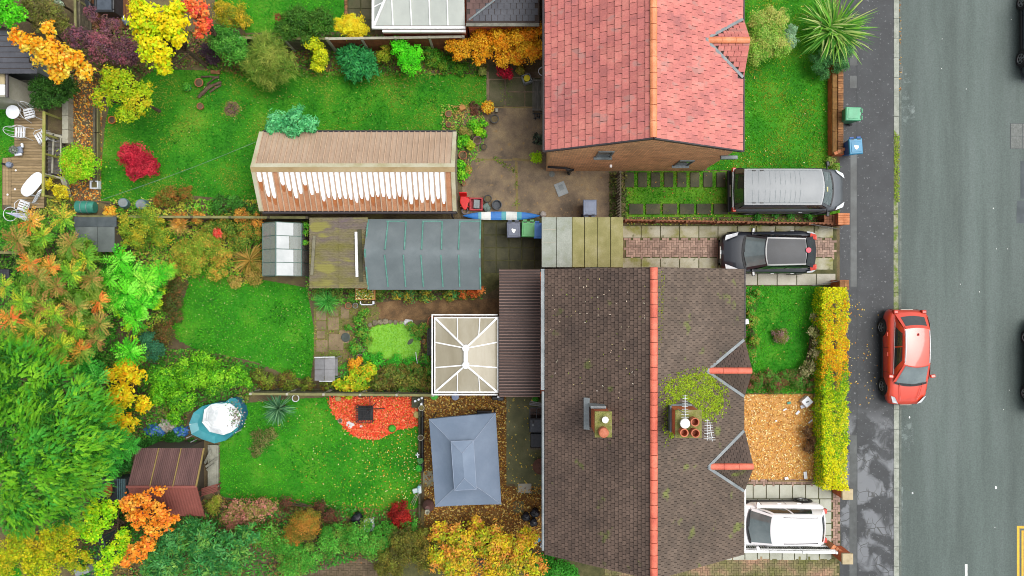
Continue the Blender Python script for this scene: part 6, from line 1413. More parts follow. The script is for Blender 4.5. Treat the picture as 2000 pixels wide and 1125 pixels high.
tr_ = thing('driveway_gate', 'open black metal trellis gate beside the yellow hedge end', 'gate', (*P(1610,553)[:2], 0))
for i in range(14): MB().beam(P(1588 + i * 3.6,558 - i * .7,.9), P(1590 + i * 3.6,558 - i * .7,.1),.015,.015).build('gate_bar', m_trim, tr_)
for z in (.15,.5,.92): MB().beam(P(1586,558, z), P(1640,548, z),.025,.025).build('gate_rail', m_trim, tr_)
# concrete strip and timber rail at the left
gw = thing('garden_wall', 'low pale concrete wall along the raised leaf bed', 'wall', (*P(127,240)[:2], 0))
for i in range(5): MB().box(PX(121,.4), PY(172 + i * 27,.4) + .01,0, PX(133,.4), PY(145 + i * 27,.4),.4).build('coping_stone', m_post, gw, bevel=.015)
for a, b in (((123,345),(130,362)),((128,362),(133,385))): MB().beam(P(*a, .35), P(*b, .35),.2,.2).build('coping_stone', m_post, gw)
tr = thing('timber_edging_rail', 'weathered timber sleeper rail edging the top lawn', 'edging', (*P(192,285)[:2], 0))
for i in range(3): MB().box(PX(188.5), PY(262 + i * 48) + .02,0, PX(193), PY(214 + i * 48),.3).build('sleeper', m_fence, tr, bevel=.015); MB().box(PX(194), PY(262 + i * 48) + .04,0, PX(197), PY(214 + i * 48),.22).build('sleeper', m_olivetop, tr, bevel=.01)
rl_ = thing('timber_edging_rail', 'dark sleeper edging with pots at the right of the lower lawn', 'edging', (*P(822,850)[:2], 0))
for i in range(4): MB().box(PX(819), PY(812 + i * 36) + .02,0, PX(823), PY(776 + i * 36),.32).build('sleeper', m_slab_dark, rl_, bevel=.01); MB().box(PX(825), PY(812 + i * 36) + .02,0, PX(828.5), PY(776 + i * 36),.32).build('sleeper', m_trim, rl_, bevel=.01)
for i in range(2): MB().box(PX(819), PY(982 + i * 26) + .02,0, PX(823), PY(956 + i * 26),.32).build('sleeper', m_slab_dark, rl_, bevel=.01)
# brick front wall: coping of bricks on edge, brown flat band inside
bw = thing('front_wall', 'low brick front wall with a brick on edge top beside the pavement', 'wall', (*P(1640,215)[:2], 0))
m_wallbrick = M('wall_brick', S('#9a6a42'), S('#7d5636'), S('#b58a5c'), scale=6, fine=.25, rough=.85, rnd=.25)
MB().box(PX(1626,.5), PY(300,.5),0, PX(1646,.5), PY(120,.5),.44).build('wall_body', m_brick2, bw)
me = MB().box(-.11,-.046,0,.11,.046,.1).mesh('brick', m_wallbrick)
yy = PY(298,.5)
while yy < PY(124,.5):
	ob = bpy.data.objects.new('brick', me); put(ob, bw); ob.location = Vector((PX(1641.5,.5), yy, .44 + random.uniform(-.004,.004))) - Vector(ORG[bw.name]); ob.rotation_euler = (0,0, random.uniform(-.03,.03)); yy += .104
for i in range(4): MB().box(PX(1626,.5), PY(300,.5) + i * .95,.44, PX(1635.5,.5), PY(300,.5) + (i + 1) * .95 - .012,.5).build('coping_slab', M('brown_coping', S('#86602e'), S('#6b4c28'), S('#9a7440'), scale=5, fine=.3, rough=.85), bw, bevel=.01)
def pier(label, px, py, w, h, cap, brick):
	x, y, _ = P(px, py, h); t = thing('gate_pier', label, 'pier', (x, y, 0)); MB().box(x - w, y - w, 0, x + w, y + w, h - .12).build('shaft', m_brick2, t)
	if brick:
		for i in range(5):
			for j in range(2): MB().box(x - w - .02 + j * w * 1.02, y - w - .02 + i * w * .41, h - .12, x - w - .02 + j * w * 1.02 + w, y - w - .02 + i * w * .41 + w * .38, h - .04 + random.uniform(-.006,.006)).build('cap_brick', cap, t, bevel=.008)
	else: MB().box(x - w - .03, y - w - .03, h - .12, x + w + .03, y + w + .03, h).build('cap_stone', cap, t, bevel=.015)
m_obrick = M('orange_cap_brick', S('#cf8458', .75), S('#b56a42', .7), S('#dc9a70', .75), scale=5, fine=.2, rough=.8, rnd=.12)
pier('orange brick gate pier between the two upper driveways', 1650,426.5,.24,1.1, m_obrick, True)
pier('brown brick gate pier at the top end of the yellow hedge', 1651,556,.2,1.0, m_wallbrick, True)
m_capst = M('cream_cap', S('#c9b894'), S('#b3a27c'), rough=.8, scale=5)
pier('cream capped gate pier at the bottom end of the yellow hedge', 1656,966,.2,1.05, m_capst, False)
pier('cream capped gate pier at the bottom of the white car drive', 1656,1092,.2,1.05, m_capst, False)
lw = thing('low_brick_wall', 'short orange brick wall running into the upper gate pier', 'wall', (*P(1625,427)[:2], 0))
for i in range(6):
	for j in range(2): MB().box(PX(1612,.8) + i * .115, PY(436 - j * 9,.8),0, PX(1612,.8) + i * .115 + .105, PY(428 - j * 9,.8),.7 + .03 * (i > 2)).build('brick', m_fence_b, lw)
lw = thing('low_brick_wall', 'short orange brick wall running to the lowest gate pier', 'wall', (*P(1638,1078)[:2], 0))
A, B = Vector(P(1626,1068,.6)), Vector(P(1652,1088,.6))
for i in range(5): q = A.lerp(B, (i + .5) / 5); MB().obox((q.x, q.y, .3),.17,.24,.6, rz=R(-38)).build('brick_course', m_obrick, lw)
bl = thing('brick_wall_end', 'tilted brown brick capping at the end of the front wall', 'wall', (*P(1645,297)[:2], 0))
for i in range(4): MB().obox(P(1632 + i * 7,299 - i * 3.2,.5),.15,.12,.1, rz=.35).build('brick', m_obrick, bl); 
MB().box(PX(1627,.3), PY(303,.3),0, PX(1650,.3), PY(292,.3),.42).build('wall_body', m_brick2, bl)
MB().sheet(PP([(1649,276),(1661,276),(1661,285),(1649,290)]),.0042).build('soil_patch', m_soil, bl)
# ================================================================== VEGETATION
def T(name, label, cat, blobs, L, W, cols, cover=2.6, **kw): return plant(name, label, cat, blobs, L * .88, W * .88, pal(*cols, g=1.08), cover, **kw)
# ---- trees and shrubs of the top left gardens
T('garden_tree', 'bright green leafy tree in the top left corner', 'tree', [(8,18,40,3.5),(-30,-10,40,3.5)], .14,.09, ['#5fd020', '#48b818', '#7fe030', '#3a9a18'])
T('bare_shrub', 'olive brown half bare shrub behind the dark slate roof', 'shrub', [(65,8,26,2.0),(100,22,26,2.0),(80,42,24,1.8),(120,45,18,1.5)], .10,.05, ['#6a6a3a', '#8a7a48', '#555a2a', '#7f8a3a'], 1.7)
T('grey_shrub', 'small grey green shrub at the top edge near the deck', 'shrub', [(108,2,15,1.6)], .09,.06, ['#8aa088', '#a8b8a0', '#6a8060'])
T('maple_tree', 'brilliant orange maple tree beside the dark slate roof', 'tree', [(32,70,17,4.2),(58,85,24,4.3),(92,55,17,4.4),(90,100,36,4.8),(128,118,33,4.5),(165,142,19,4.0),(110,142,20,4.1),(150,118,20,4.0)], .17,.12, ['#ffb020', '#ff9a10', '#ffc83a', '#f07a18', '#ffd860'], 2.2, trunk=.07)
T('smoke_bush', 'dusky purple leaved shrub right of the orange maple', 'shrub', [(176,25,16,2.6),(150,72,26,2.6),(195,88,36,2.8),(238,100,32,2.6),(215,50,22,2.4),(255,115,18,2.0)], .1,.055, ['#6a4a5a', '#8a5a6a', '#a8606a', '#584048', '#70584a'], 1.6, trunk=.05)
T('maple_tree', 'tall yellow and lime green maple tree near the top left deck', 'tree', [(285,35,38,5.0),(330,45,38,5.0),(300,95,36,5.0),(320,125,21,4.5),(268,15,22,4.6),(350,75,20,4.6),(345,15,18,4.6),(280,65,22,4.6)], .17,.12, ['#e8d818', '#c8dc18', '#98cc18', '#f8d010', '#ffc010'], 2.3, trunk=.08)
T('maple_tree', 'coral orange small tree right of the tall yellow maple', 'tree', [(385,18,22,4.2),(396,48,19,4.0),(362,12,16,4.2),(388,65,12,3.8)], .13,.09, ['#f07838', '#e86030', '#ff9a50', '#e84848'], 2.0, trunk=.05)
T('rounded_shrub', 'olive and yellow shrub at the edge of the neighbouring top lawn', 'shrub', [(450,28,32,2.0),(475,42,18,1.8),(432,15,18,1.8)], .09,.05, ['#a8a020', '#c8a820', '#6f8a20', '#d8b030', '#4a6a1c'], 2.2)
T('rounded_shrub', 'mid green shrub below the olive and yellow one', 'shrub', [(445,85,36,2.2),(425,62,18,1.8),(470,105,24,1.8)], .1,.06, ['#3f8a2a', '#58a034', '#2f6a22', '#70b048'])
T('dark_shrub', 'small blackish purple shrub left of the mid green one', 'shrub', [(405,98,19,1.1),(415,114,15,.9)], .09,.05, ['#4a3a44', '#5a444e', '#3a2e38'], 2.0)
T('young_tree', 'airy yellow green tree with bare branches showing, at the lawn corner', 'tree', [(235,165,38,3.6),(200,190,24,3.2),(270,195,32,3.4),(245,222,22,3.2),(215,150,24,3.2),(285,170,16,3.2)], .12,.07, ['#98b818', '#b8c820', '#7fae18', '#c8b020'], 1.25, trunk=.06)
T('dark_shrub', 'dark green shrub beside the white garden chairs', 'shrub', [(80,172,26,1.8),(105,192,26,1.8),(75,200,16,1.4),(136,172,18,1.4),(120,160,20,1.5)], .12,.05, ['#2f5a1e', '#3f7028', '#264a1a', '#4f8030'], mode='spray')
T('rounded_shrub', 'round lime green bush inside the raised leaf bed', 'shrub', [(148,318,41,2.0,.7)], .09,.06, ['#7fc818', '#98d820', '#68b018', '#c8b830'], 3.0)
T('red_shrub', 'crimson red round shrub on the top lawn', 'shrub', [(268,312,33,1.6),(252,300,23,1.5),(287,325,22,1.4),(262,335,18,1.3)], .08,.045, ['#c82840', '#a81e34', '#e04858', '#8a1828'], 2.6)
T('yellow_shrub', 'bright yellow plant at the end of the timber deck', 'shrub', [(92,358,12,.9),(115,372,16,.9),(128,380,9,.8)], .09,.05, ['#f0d020', '#d8b818', '#a0a020', '#f8e040'], 2.0)
T('golden_shrub', 'small golden orange shrub beside the water barrels', 'shrub', [(214,413,15,1.6),(210,430,9,1.4)], .1,.06, ['#f0a830', '#e08a20', '#f8c850'], 1.8)
T('ground_plant', 'reddish brown low shrub at the bottom of the top lawn', 'shrub', [(330,383,22,1.0),(362,378,18,.9),(310,392,14,.8)], .09,.05, ['#a86a30', '#7a7a30', '#8a5a28', '#5f7a28'], 1.8)
T('ground_plant', 'dark green low plants beside the bare soil patch', 'plants', [(430,400,22,.7),(470,405,22,.7),(455,392,16,.6),(495,412,14,.6)], .1,.06, ['#4a8a30', '#2f6a22', '#3a5a24', '#58a038'], 1.5)
# ---- overgrown border between the two upper gardens
T('border_shrub', 'straggly yellow green shrub beside the grey felt roof store', 'shrub', [(250,440,28,1.8),(290,430,30,1.9),(268,462,24,1.7),(312,458,24,1.7),(240,475,18,1.5)], .1,.05, ['#8aa830', '#a8b438', '#c8b030', '#609028', '#4f7a22'], 1.7, trunk=.03)
T('border_shrub', 'ochre and green shrub in the middle of the overgrown border', 'shrub', [(400,480,34,1.6),(380,512,28,1.5),(432,500,26,1.4),(358,490,26,1.5),(422,532,20,1.2),(345,520,18,1.2)], .1,.05, ['#98b038', '#b8a440', '#709a2a', '#c89840', '#5a8824'], 1.7, trunk=.03)
T('border_shrub', 'olive and rust shrub left of the small greenhouse', 'shrub', [(440,440,26,1.3),(480,442,26,1.3),(470,470,24,1.2),(502,455,16,1.2),(410,445,18,1.3)], .1,.05, ['#6a9030', '#8a9c38', '#b88838', '#4a7424', '#38601c'], 1.7, trunk=.03)
T('border_shrub', 'golden low shrub on the fence line beside the greenhouse', 'shrub', [(470,422,18,1.4),(500,432,16,1.3),(385,425,16,1.4),(350,430,18,1.5)], .1,.05, ['#c88a38', '#e0a040', '#8a8a38', '#a86a30'], 1.5, trunk=.03)
T('red_shrub', 'tiny scarlet plant in the overgrown border', 'plant', [(424,455,10,1.5)], .1,.05, ['#e04838', '#c83028', '#e87860'], 1.6, trunk=.015)
T('border_shrub', 'dry straw coloured plants at the lawn end of the overgrown border', 'plants', [(495,540,20,.8),(458,550,16,.7),(505,520,14,.8)], .11,.04, ['#b89a50', '#8a7a38', '#c8a858', '#7a8a30'], 1.5, trunk=.02)
T('border_shrub', 'brownish low shrub at the left end of the middle lawn', 'shrub', [(335,590,26,1.0),(320,650,26,1.0),(345,560,20,.9),(345,620,14,.6)], .09,.05, ['#6a5a30', '#8a5a38', '#4a6028', '#5f5a30', '#3f5a22'], 1.7, trunk=.02)
T('border_shrub', 'dusky blue green small shrub below the green sumac', 'shrub', [(300,682,24,1.3),(285,660,16,1.2)], .08,.04, ['#3a7a58', '#4a8a60', '#2f6044'], 2.0, trunk=.02)
def blade_plant(name, label, cat, px, py, z, parts, bark=True):
	x, y, _ = P(px, py, z); root = thing(name, label, cat, (x, y, 0))
	V, C_ = zip(*[blades((x + dx, y + dy, z), n, L, W, pal(*cols), droop=dr, tilt=ti) for dx, dy, n, L, W, cols, dr, ti in parts])
	quads_obj('leaf_blades', np.concatenate(V), np.concatenate(C_), LEAF, root, (x, y, 0))
	m = MB(); m.tube([(x, y, -.02),(x, y, max(z, .06))], [.07,.05], 7); m.build('stem', BARK, root); return root
blade_plant('flax_plant', 'withered straw brown flax plant beside the greenhouse', 'plant', 488,508,.5, [(0,0,90,1.0,.055, ['#b09040', '#8a7030', '#c8a858', '#7a7a30'], .9,(.6,1.4))])
blade_plant('ornamental_grass', 'dry golden grass tuft in the overgrown border', 'plant', 352,440,1.2, [(0,0,160,.55,.02, ['#c8a050', '#b08a40', '#d8b868'], 1.2,(.3,1.4))])
blade_plant('ornamental_grass', 'lush green grass tuft beside the pond paving', 'plant', 640,588,.25, [(0,0,260,.75,.022, ['#5fc050', '#48a840', '#3a9038', '#7fd060'], 1.3,(.2,1.3))])
blade_plant('yucca_plant', 'spiky blue green yucca below the slatted fence', 'plant', 545,797,.7, [(0,0,230,.85,.034, ['#6aa070', '#4a8058', '#8ab888', '#3a6a48'], .75,(.1,1.5))])
blade_plant('flax_plant', 'big arching green and cream striped flax above the front wall', 'plant', 1622,62,.8, [(0,0,150,1.9,.085, ['#6aa838', '#88bc48', '#4f9030', '#b8d078', '#3f7a28'], .8,(.3,1.35)),(-.35,.25,80,1.5,.07, ['#78b040', '#9ac858', '#5a9834', '#c8d890'], .8,(.3,1.4)),(.35,-.2,70,1.4,.07, ['#78b040', '#b0c868', '#4a8a30'], .8,(.3,1.4))])
# ---- sumac trees: filler foliage plus pinnate rosettes
def sumac(label, blobs, ros, cols, rcols, z, seed):
	ex = []
	for i, (px, py, r) in enumerate(ros):
		zz = z + rng.uniform(-.5,.3); c = P(px, py, zz); rm = r * (H - zz) / F
		pick = pal(*rcols[i % len(rcols)], g=1.1); ex.append(rosette(c, rm * .95, int(rng.integers(11,16)), pick, leaflets=13, droop=1.0, ll=rm * .25))
	V = np.concatenate([e[0] for e in ex]); C_ = np.concatenate([e[1] for e in ex])
	return T('sumac_tree', label, 'tree', blobs, .2,.06, cols, 1.6, extra=(V, C_), trunk=.06, mode='droop')
ora = ['#e88c3c', '#e07838', '#e8ac48', '#a8a43c', '#88a03a']; yg = ['#b8c430', '#90b830', '#c8ac3c', '#68a42c', '#58982a']; brn = ['#a88448', '#a8984a', '#7a8c38', '#96703c', '#5f8a30']; grn = ['#4fc020', '#6fd830', '#38a01c', '#88e048']
sumac('sumac tree turning orange and yellow on the left side', [(60,470,45,3.0),(150,500,45,3.0),(80,560,60,3.1),(170,570,45,3.0),(50,630,45,3.1),(140,640,50,3.1),(110,700,40,2.9),(20,690,25,2.6)],
	  [(62,432,30),(125,428,32),(35,470,34),(85,462,28),(140,478,32),(170,505,32),(60,515,28),(75,545,34),(100,520,28),(140,535,32),(112,560,26),(45,588,30),(85,598,32),(108,612,32),(22,622,36),(152,600,34),(195,588,28),(72,640,28),(108,645,34),(150,640,30),(196,632,30),(122,675,30),(160,685,32),(68,692,34),(116,708,30),(30,660,24),(180,545,28),(10,560,26),(190,665,24)],
	  ['#5a8a24', '#7a9a2c', '#4a7a1e', '#8a9a38', '#68a028'], [ora, yg, brn, yg, brn, yg, ora, brn], 3.6,1)
sumac('bright green sumac tree right of the orange one', [(240,530,36,2.4),(280,570,36,2.3),(250,600,34,2.3),(300,545,24,2.1),(250,690,20,2.0)],
	  [(237,508,36),(262,540,36),(215,545,28),(285,552,34),(312,535,28),(250,575,36),(278,595,34),(225,590,28),(265,625,30),(300,580,24),(255,688,36),(330,528,20)],
	  ['#2f8a1c', '#3fa024', '#286a1a'], [grn, grn, grn, ['#88d838', '#a8e050', '#58b828']], 2.7,2)
sumac('dark green sumac clump between the conifer and the brown sheet shed', [(180,725,26,2.4),(215,875,30,2.3),(230,905,26,2.2),(195,900,22,2.2)],
	  [(170,715,34),(192,738,34),(218,862,32),(240,880,32),(212,905,40),(235,850,28),(195,885,28),(260,870,22)],
	  ['#286a24', '#38842c', '#205a1e'], [['#38a02c', '#50b83c', '#2f8a28'], ['#48b038', '#68c850', '#38902c']], 2.8,3)
T('creeper', 'yellow green climbing leaves hanging below the green sumac', 'climber', [(238,612,14,2.0),(248,640,12,1.8),(258,660,10,1.6),(305,590,14,1.8),(312,570,12,1.8)], .13,.11, ['#a8d020', '#c8dc30', '#88b820'], 1.3, trunk=.02)
# ---- big conifer and lower left
def sprays(blobs, apex, n, colors, length=.5, leaflets=9):
	"""flat drooping fans of scale foliage pointing away from the tree's apex"""
	Vs, Cs = [], []; wb = [world_blob(b) for b in blobs]; w = np.array([q[3] ** 2 for q in wb]); nc = n // 14; bi = rng.choice(len(wb), nc, p=w / w.sum()); q = np.array(wb)[bi]
	dc = unit(rng.normal(size=(nc, 3))); dc[:, 2] = np.abs(dc[:, 2]); pc0 = q[:, :3] + dc * np.stack([q[:, 3], q[:, 3], q[:, 4]], 1) * rng.uniform(.78,1.02,(nc, 1))
	hc = pc0 - np.array(apex); hc[:, 2] = 0; hc = unit(unit(hc) + rng.normal(0,.35,(nc, 3)) * [1,1,0]); cc = colors[rng.integers(0, len(colors), nc)]
	ci = rng.integers(0, nc, n); d = dc[ci]; off = rng.normal(0,.15,(n, 3)) * [1,1,.35]; off[:, 2] -= (off[:, :2] ** 2).sum(1) * 2.2; p0 = pc0[ci] + off
	h = unit(hc[ci] + unit(off * [1,1,0]) * .75 + rng.normal(0,.15,(n, 3)) * [1,1,0]); L = length * rng.uniform(.6,1.2, n); base = cc[ci] * .75 + colors[rng.integers(0, len(colors), n)] * .25
	tw = rng.normal(0,.45,(n, 3))
	for k in range(leaflets):
		t = (k + .5) / leaflets; pc = p0 + h * (L * t)[:, None] + np.array([0,0,1.]) * (L * (.25 * t - .55 * t * t))[:, None]
		for sg in (-1,1):
			s_ = np.stack([-h[:, 1], h[:, 0], np.zeros(n)], 1) * sg; dd = unit(h * .8 + s_ * .6 + rng.normal(0,.12,(n, 3))); sz = L * .32 * (1 - .6 * t)
			Vs.append(leaf_verts(pc + dd * sz[:, None] * .5, np.array([[0,0,.8]]) + d * .8 + tw, dd, sz, sz * .36)); Cs.append(jitter(base, .14))
	return np.concatenate(Vs), np.concatenate(Cs)
cb_ = [(45,740,70,6.0),(110,790,70,6.2),(20,860,85,7.0),(110,870,80,7.0),(175,850,50,5.4),(60,950,75,6.6),(150,930,50,5.6),(40,1000,45,5.4),(-30,780,60,6),(190,800,30,4.6),(120,1000,34,4.8),(10,700,40,5)]
T('conifer_tree', 'huge feathery green conifer filling the lower left edge', 'tree', cb_, .3,.06, ['#2a6a1a', '#357a20', '#225518'], 1.2, mode='spray', trunk=.18, clump=.3, extra=sprays(cb_, P(-10,960,6),11500, pal('#5cac1c', '#7cc024', '#46961c', '#90cc2c', '#388a2a', '#4aac3c', '#6aa024', g=1.02),.25))
T('golden_shrub', 'yellow leaved shrub above the blue tarpaulin', 'shrub', [(215,733,19,2.2),(245,723,25,2.4),(270,735,16,2.2),(235,775,32,2.4),(280,790,19,2.2),(215,810,27,2.2),(247,828,22,2.0),(190,800,14,2.0),(240,845,12,1.8)], .19,.085, ['#f0d020', '#f8b818', '#d8d020', '#b8c818', '#f09818'], 2.0)
T('rounded_shrub', 'broad green laurel mound beside the middle lawn', 'shrub', [(320,740,34,1.8),(370,730,38,2.0),(420,740,36,2.0),(460,733,24,1.6),(350,780,30,1.6),(400,702,22,1.5),(310,772,22,1.5),(340,815,16,1.2),(480,745,14,1.2)], .12,.07, ['#78c020', '#58a818', '#98d030', '#408a18', '#35781a'], 2.2)
T('rounded_shrub', 'yellow green shrub in the bottom left corner', 'shrub', [(40,1070,46,2.5),(110,1060,44,2.5),(80,1105,40,2.2),(150,1095,28,2.0),(5,1105,30,2.0),(140,1030,24,2.2)], .11,.06, ['#b8c818', '#d8d020', '#8aa818', '#c8a820', '#6a8a1a'], 2.0)
T('young_tree', 'lime green small tree left of the orange tree', 'tree', [(190,1010,34,3.0),(215,990,20,3.0),(178,1040,26,2.8),(222,1080,28,2.8),(200,1110,20,2.6),(240,1050,18,2.7)], .14,.09, ['#a8d818', '#88cc18', '#d8dc20', '#70b818'], 1.8)
T('maple_tree', 'vivid orange tree leaning over the brown sheet shed', 'tree', [(250,985,21,4.0),(285,975,21,4.0),(310,998,22,4.0),(270,1012,24,4.0),(322,1020,18,3.9),(300,1035,19,3.9),(265,1080,22,3.7),(285,1065,20,3.7),(246,1098,14,3.5),(312,960,12,3.7),(340,1012,10,3.6)], .14,.1, ['#ff9a28', '#f08a20', '#ffb048', '#e87830'], 1.6, trunk=.06)
T('conifer_hedge', 'blue green conifer hedge along the bottom left edge', 'hedge', [(320,1095,46,3.0),(390,1060,42,3.0),(440,1085,48,3.0),(370,1030,25,2.5),(482,1045,26,2.2),(340,1060,30,2.6),(400,1110,40,3.0),(300,1120,30,2.6)], .24,.07, ['#2f7a3c', '#439048', '#28682c', '#5aa058', '#3f8834', '#7aa848'], 2.2, mode='spray')
T('hydrangea_bush', 'dusty pink flowered hydrangea at the bottom of the lower lawn', 'shrub', [(450,1012,24,1.4),(490,1002,26,1.4),(520,990,20,1.3),(462,990,16,1.3)], .11,.08, ['#b87868', '#a06858', '#8a8a40', '#c8887a', '#6f7a30'], 1.9)
T('autumn_shrub', 'rusty orange rounded shrub in the bottom border', 'shrub', [(590,1030,34,1.8),(605,1010,20,1.6),(572,1050,20,1.5)], .08,.04, ['#b08030', '#8a6a28', '#c88838', '#788028', '#5f6a24'], 2.4)
T('dark_shrub', 'dark reddish shrub right of the rusty orange one', 'shrub', [(645,1010,18,.9),(625,990,14,.7),(560,985,16,.7)], .09,.05, ['#6a3a30', '#584030', '#3f4a24', '#7a4a38'], 1.6)
T('low_hedge', 'fresh green low hedge along the bottom path', 'hedge', [(520,1050,28,1.4),(560,1068,32,1.5),(595,1088,34,1.6),(650,1055,38,1.5),(700,1048,38,1.5),(750,1052,34,1.4),(570,1110,28,1.6),(730,1075,24,1.3),(800,1030,20,1.0)], .09,.055, ['#3f9028', '#58ac38', '#2f7a22', '#6fb848', '#7a9038'], 1.6)
T('red_shrub', 'dark red dome shaped maple at the corner of the lower lawn', 'shrub', [(782,1006,27,1.0)], .08,.04, ['#a82820', '#8a1e1a', '#c83830', '#6a1814'], 3.0)
T('olive_shrub', 'olive brown shrub right of the fresh green hedge', 'shrub', [(790,1062,34,1.8),(770,1095,34,1.8),(830,1085,34,1.8),(748,1112,20,1.5),(830,1050,20,1.4)], .09,.05, ['#6a6a28', '#8a7a30', '#5a5a22', '#7f8a34', '#4a4a20'], 2.0)
T('autumn_shrub', 'large yellow and coral photinia mass at the bottom middle', 'shrub', [(900,1055,38,2.2),(960,1062,42,2.4),(1010,1072,36,2.4),(900,1102,44,2.5),(980,1112,44,2.6),(1040,1108,28,2.4),(860,1090,30,2.2),(858,1042,24,1.8),(1032,1048,22,2.0),(930,1025,20,1.6)], .15,.075, ['#e8cc24', '#d8b030', '#b8c424', '#f09850', '#98b428', '#c87838', '#7a9428'], 1.9)
T('rounded_shrub', 'plain green shrub against the lower end of the brown house', 'shrub', [(1085,1112,36,1.5),(1055,1095,16,1.2),(1115,1118,20,1.2)], .1,.06, ['#3a8a28', '#2f7a20', '#48a030'], 2.2)
# ---- top border
T('dark_hedge', 'dark green yew shrub behind the top fence', 'hedge', [(580,40,34,2.2),(622,40,32,2.2),(560,60,24,2.0),(600,70,20,1.8)], .16,.05, ['#3a6a20', '#4a7a28', '#2f5a1a', '#587f2a'], 2.4, mode='spray')
T('red_shrub', 'small brownish red tuft at the left of the dark yew', 'plant', [(543,34,9,1.6)], .08,.04, ['#8a4a30', '#a05a38', '#6a4a28'], 1.6, trunk=.015)
T('yellow_shrub', 'clipped bright yellow shrub behind the top fence', 'shrub', [(685,50,27,1.9),(663,48,15,1.7),(706,58,15,1.6)], .08,.05, ['#f0e020', '#e0c818', '#f8e840', '#e8b820'], 2.8)
T('broom_shrub', 'wispy yellow green broom arching over the top lawn', 'shrub', [(520,108,46,2.2),(500,130,34,2.0),(550,128,36,2.0),(520,88,34,2.0),(525,150,30,1.6)], .36,.026, ['#7a9a38', '#98a848', '#5a8028', '#a8b050', '#486a22'], 1.5, mode='spray')
T('yellow_shrub', 'upright lemon lime shrub in the top border', 'shrub', [(612,85,18,1.8),(626,108,19,1.6),(620,130,15,1.3)], .09,.06, ['#d8d818', '#b8c818', '#e8e030', '#98b018'], 2.2)
T('fern_shrub', 'dark emerald shrub with hanging leaf sprays in the top border', 'shrub', [(697,120,38,1.4),(680,108,24,1.4),(716,130,24,1.3),(690,140,20,1.0)], .24,.07, ['#2f8a4a', '#48a85a', '#207038', '#3f9848'], 2.6, mode='droop')
T('lime_shrub', 'vivid lime green shrub in the top border', 'shrub', [(785,95,22,1.7),(800,120,25,1.7),(811,105,17,1.5),(775,80,13,1.5)], .1,.06, ['#58e018', '#48c818', '#78f030', '#3aa818'], 2.6)
T('ground_plant', 'olive tuft between the emerald and lime shrubs', 'plant', [(748,108,15,1.0),(752,90,10,.9)], .1,.05, ['#8aa020', '#6f8a20', '#b0a030'], 1.8)
T('ground_plant', 'low green ground cover right of the lime shrub', 'plants', [(845,112,22,.6),(870,125,22,.5),(830,90,16,.7),(900,135,14,.4)], .08,.05, ['#3f8a22', '#58a028', '#8a9a30', '#306a1c'], 1.8, trunk=.02)
T('beech_hedge', 'golden orange beech hedge beside the red roofed house', 'hedge', [(900,95,24,1.7),(940,80,29,2.0),(980,75,33,2.2),(1020,72,32,2.3),(1045,98,26,2.2),(1043,62,22,2.2),(985,108,22,1.8),(940,108,21,1.7),(880,87,15,1.5),(1010,110,22,1.8)], .1,.06, ['#f0a018', '#e08810', '#ffb830', '#c87018', '#b8901a', '#d8b028'], 2.4)
T('red_shrub', 'small crimson maple in a pot beside the orange hedge', 'shrub', [(983,137,17,1.0),(978,122,11,1.0),(993,148,9,.9)], .1,.05, ['#b81838', '#981028', '#d02848', '#78101e'], 1.8, trunk=.02)
T('rhododendron', 'blue green rhododendron leaning over the tan garage roof', 'shrub', [(545,238,24,2.6),(580,234,28,2.8),(606,244,18,2.6),(530,250,15,2.4),(570,256,17,2.6)], .19,.075, ['#48a866', '#5cba74', '#348a50', '#78cc8a'], 2.4)
T('potted_shrub', 'small lime yellow dome shrub beside the red house corner', 'shrub', [(1048,308,13,.6)], .08,.05, ['#a8d818', '#88c010', '#c0e030'], 2.6, trunk=.015)
T('dark_shrub', 'blackish potted shrub against the red house wall', 'shrub', [(1052,272,14,.8)], .1,.06, ['#3a4038', '#2c322c', '#4a5a44'], 2.0, trunk=.015)
# ---- pond garden
T('pond_plant', 'yellow and lime leafy perennials beside the slatted fence', 'plants', [(700,742,28,.8),(680,757,22,.8),(722,722,16,.7),(660,750,14,.6)], .17,.08, ['#88b820', '#b8c828', '#e0a828', '#68a820', '#d8d030'], 1.9, trunk=.02)
T('pond_plant', 'small orange foliage plant left of the pond', 'plant', [(690,713,13,.6),(702,704,8,.5)], .1,.06, ['#f0a028', '#e0b030', '#d88820'], 1.8, trunk=.015)
T('pond_plant', 'olive brown fading perennials below the pond', 'plants', [(770,737,32,.9),(810,735,30,.9),(832,752,20,.8),(745,747,22,.9),(790,760,16,.8)], .15,.06, ['#6a7a30', '#4a7a28', '#7a6a30', '#8a8a3a', '#5a4a28'], 1.9, trunk=.02)
T('pond_plant', 'fresh green marginal plants on the lower pond edge', 'plants', [(735,706,18,.4,.4),(770,712,20,.4,.4),(802,712,18,.4,.4),(716,698,12,.35,.4)], .1,.05, ['#38a828', '#48b830', '#2f8a24', '#68c038'], 1.8, trunk=.015)
T('pond_plant', 'mixed green plants between the paving and the pond', 'plants', [(708,650,14,.5),(690,680,14,.5),(718,668,12,.5),(700,625,12,.4),(680,640,8,.4),(712,610,12,.4)], .1,.06, ['#48a030', '#6aa838', '#8a9a38', '#357a24'], 1.7, trunk=.015)
T('pond_plant', 'green plants between the pond and the conservatory', 'plants', [(815,650,14,.5),(828,640,12,.5),(800,636,10,.4),(830,700,10,.5),(835,725,10,.5)], .1,.05, ['#48a838', '#7aa038', '#a8a048', '#357a24'], 1.5, trunk=.015)
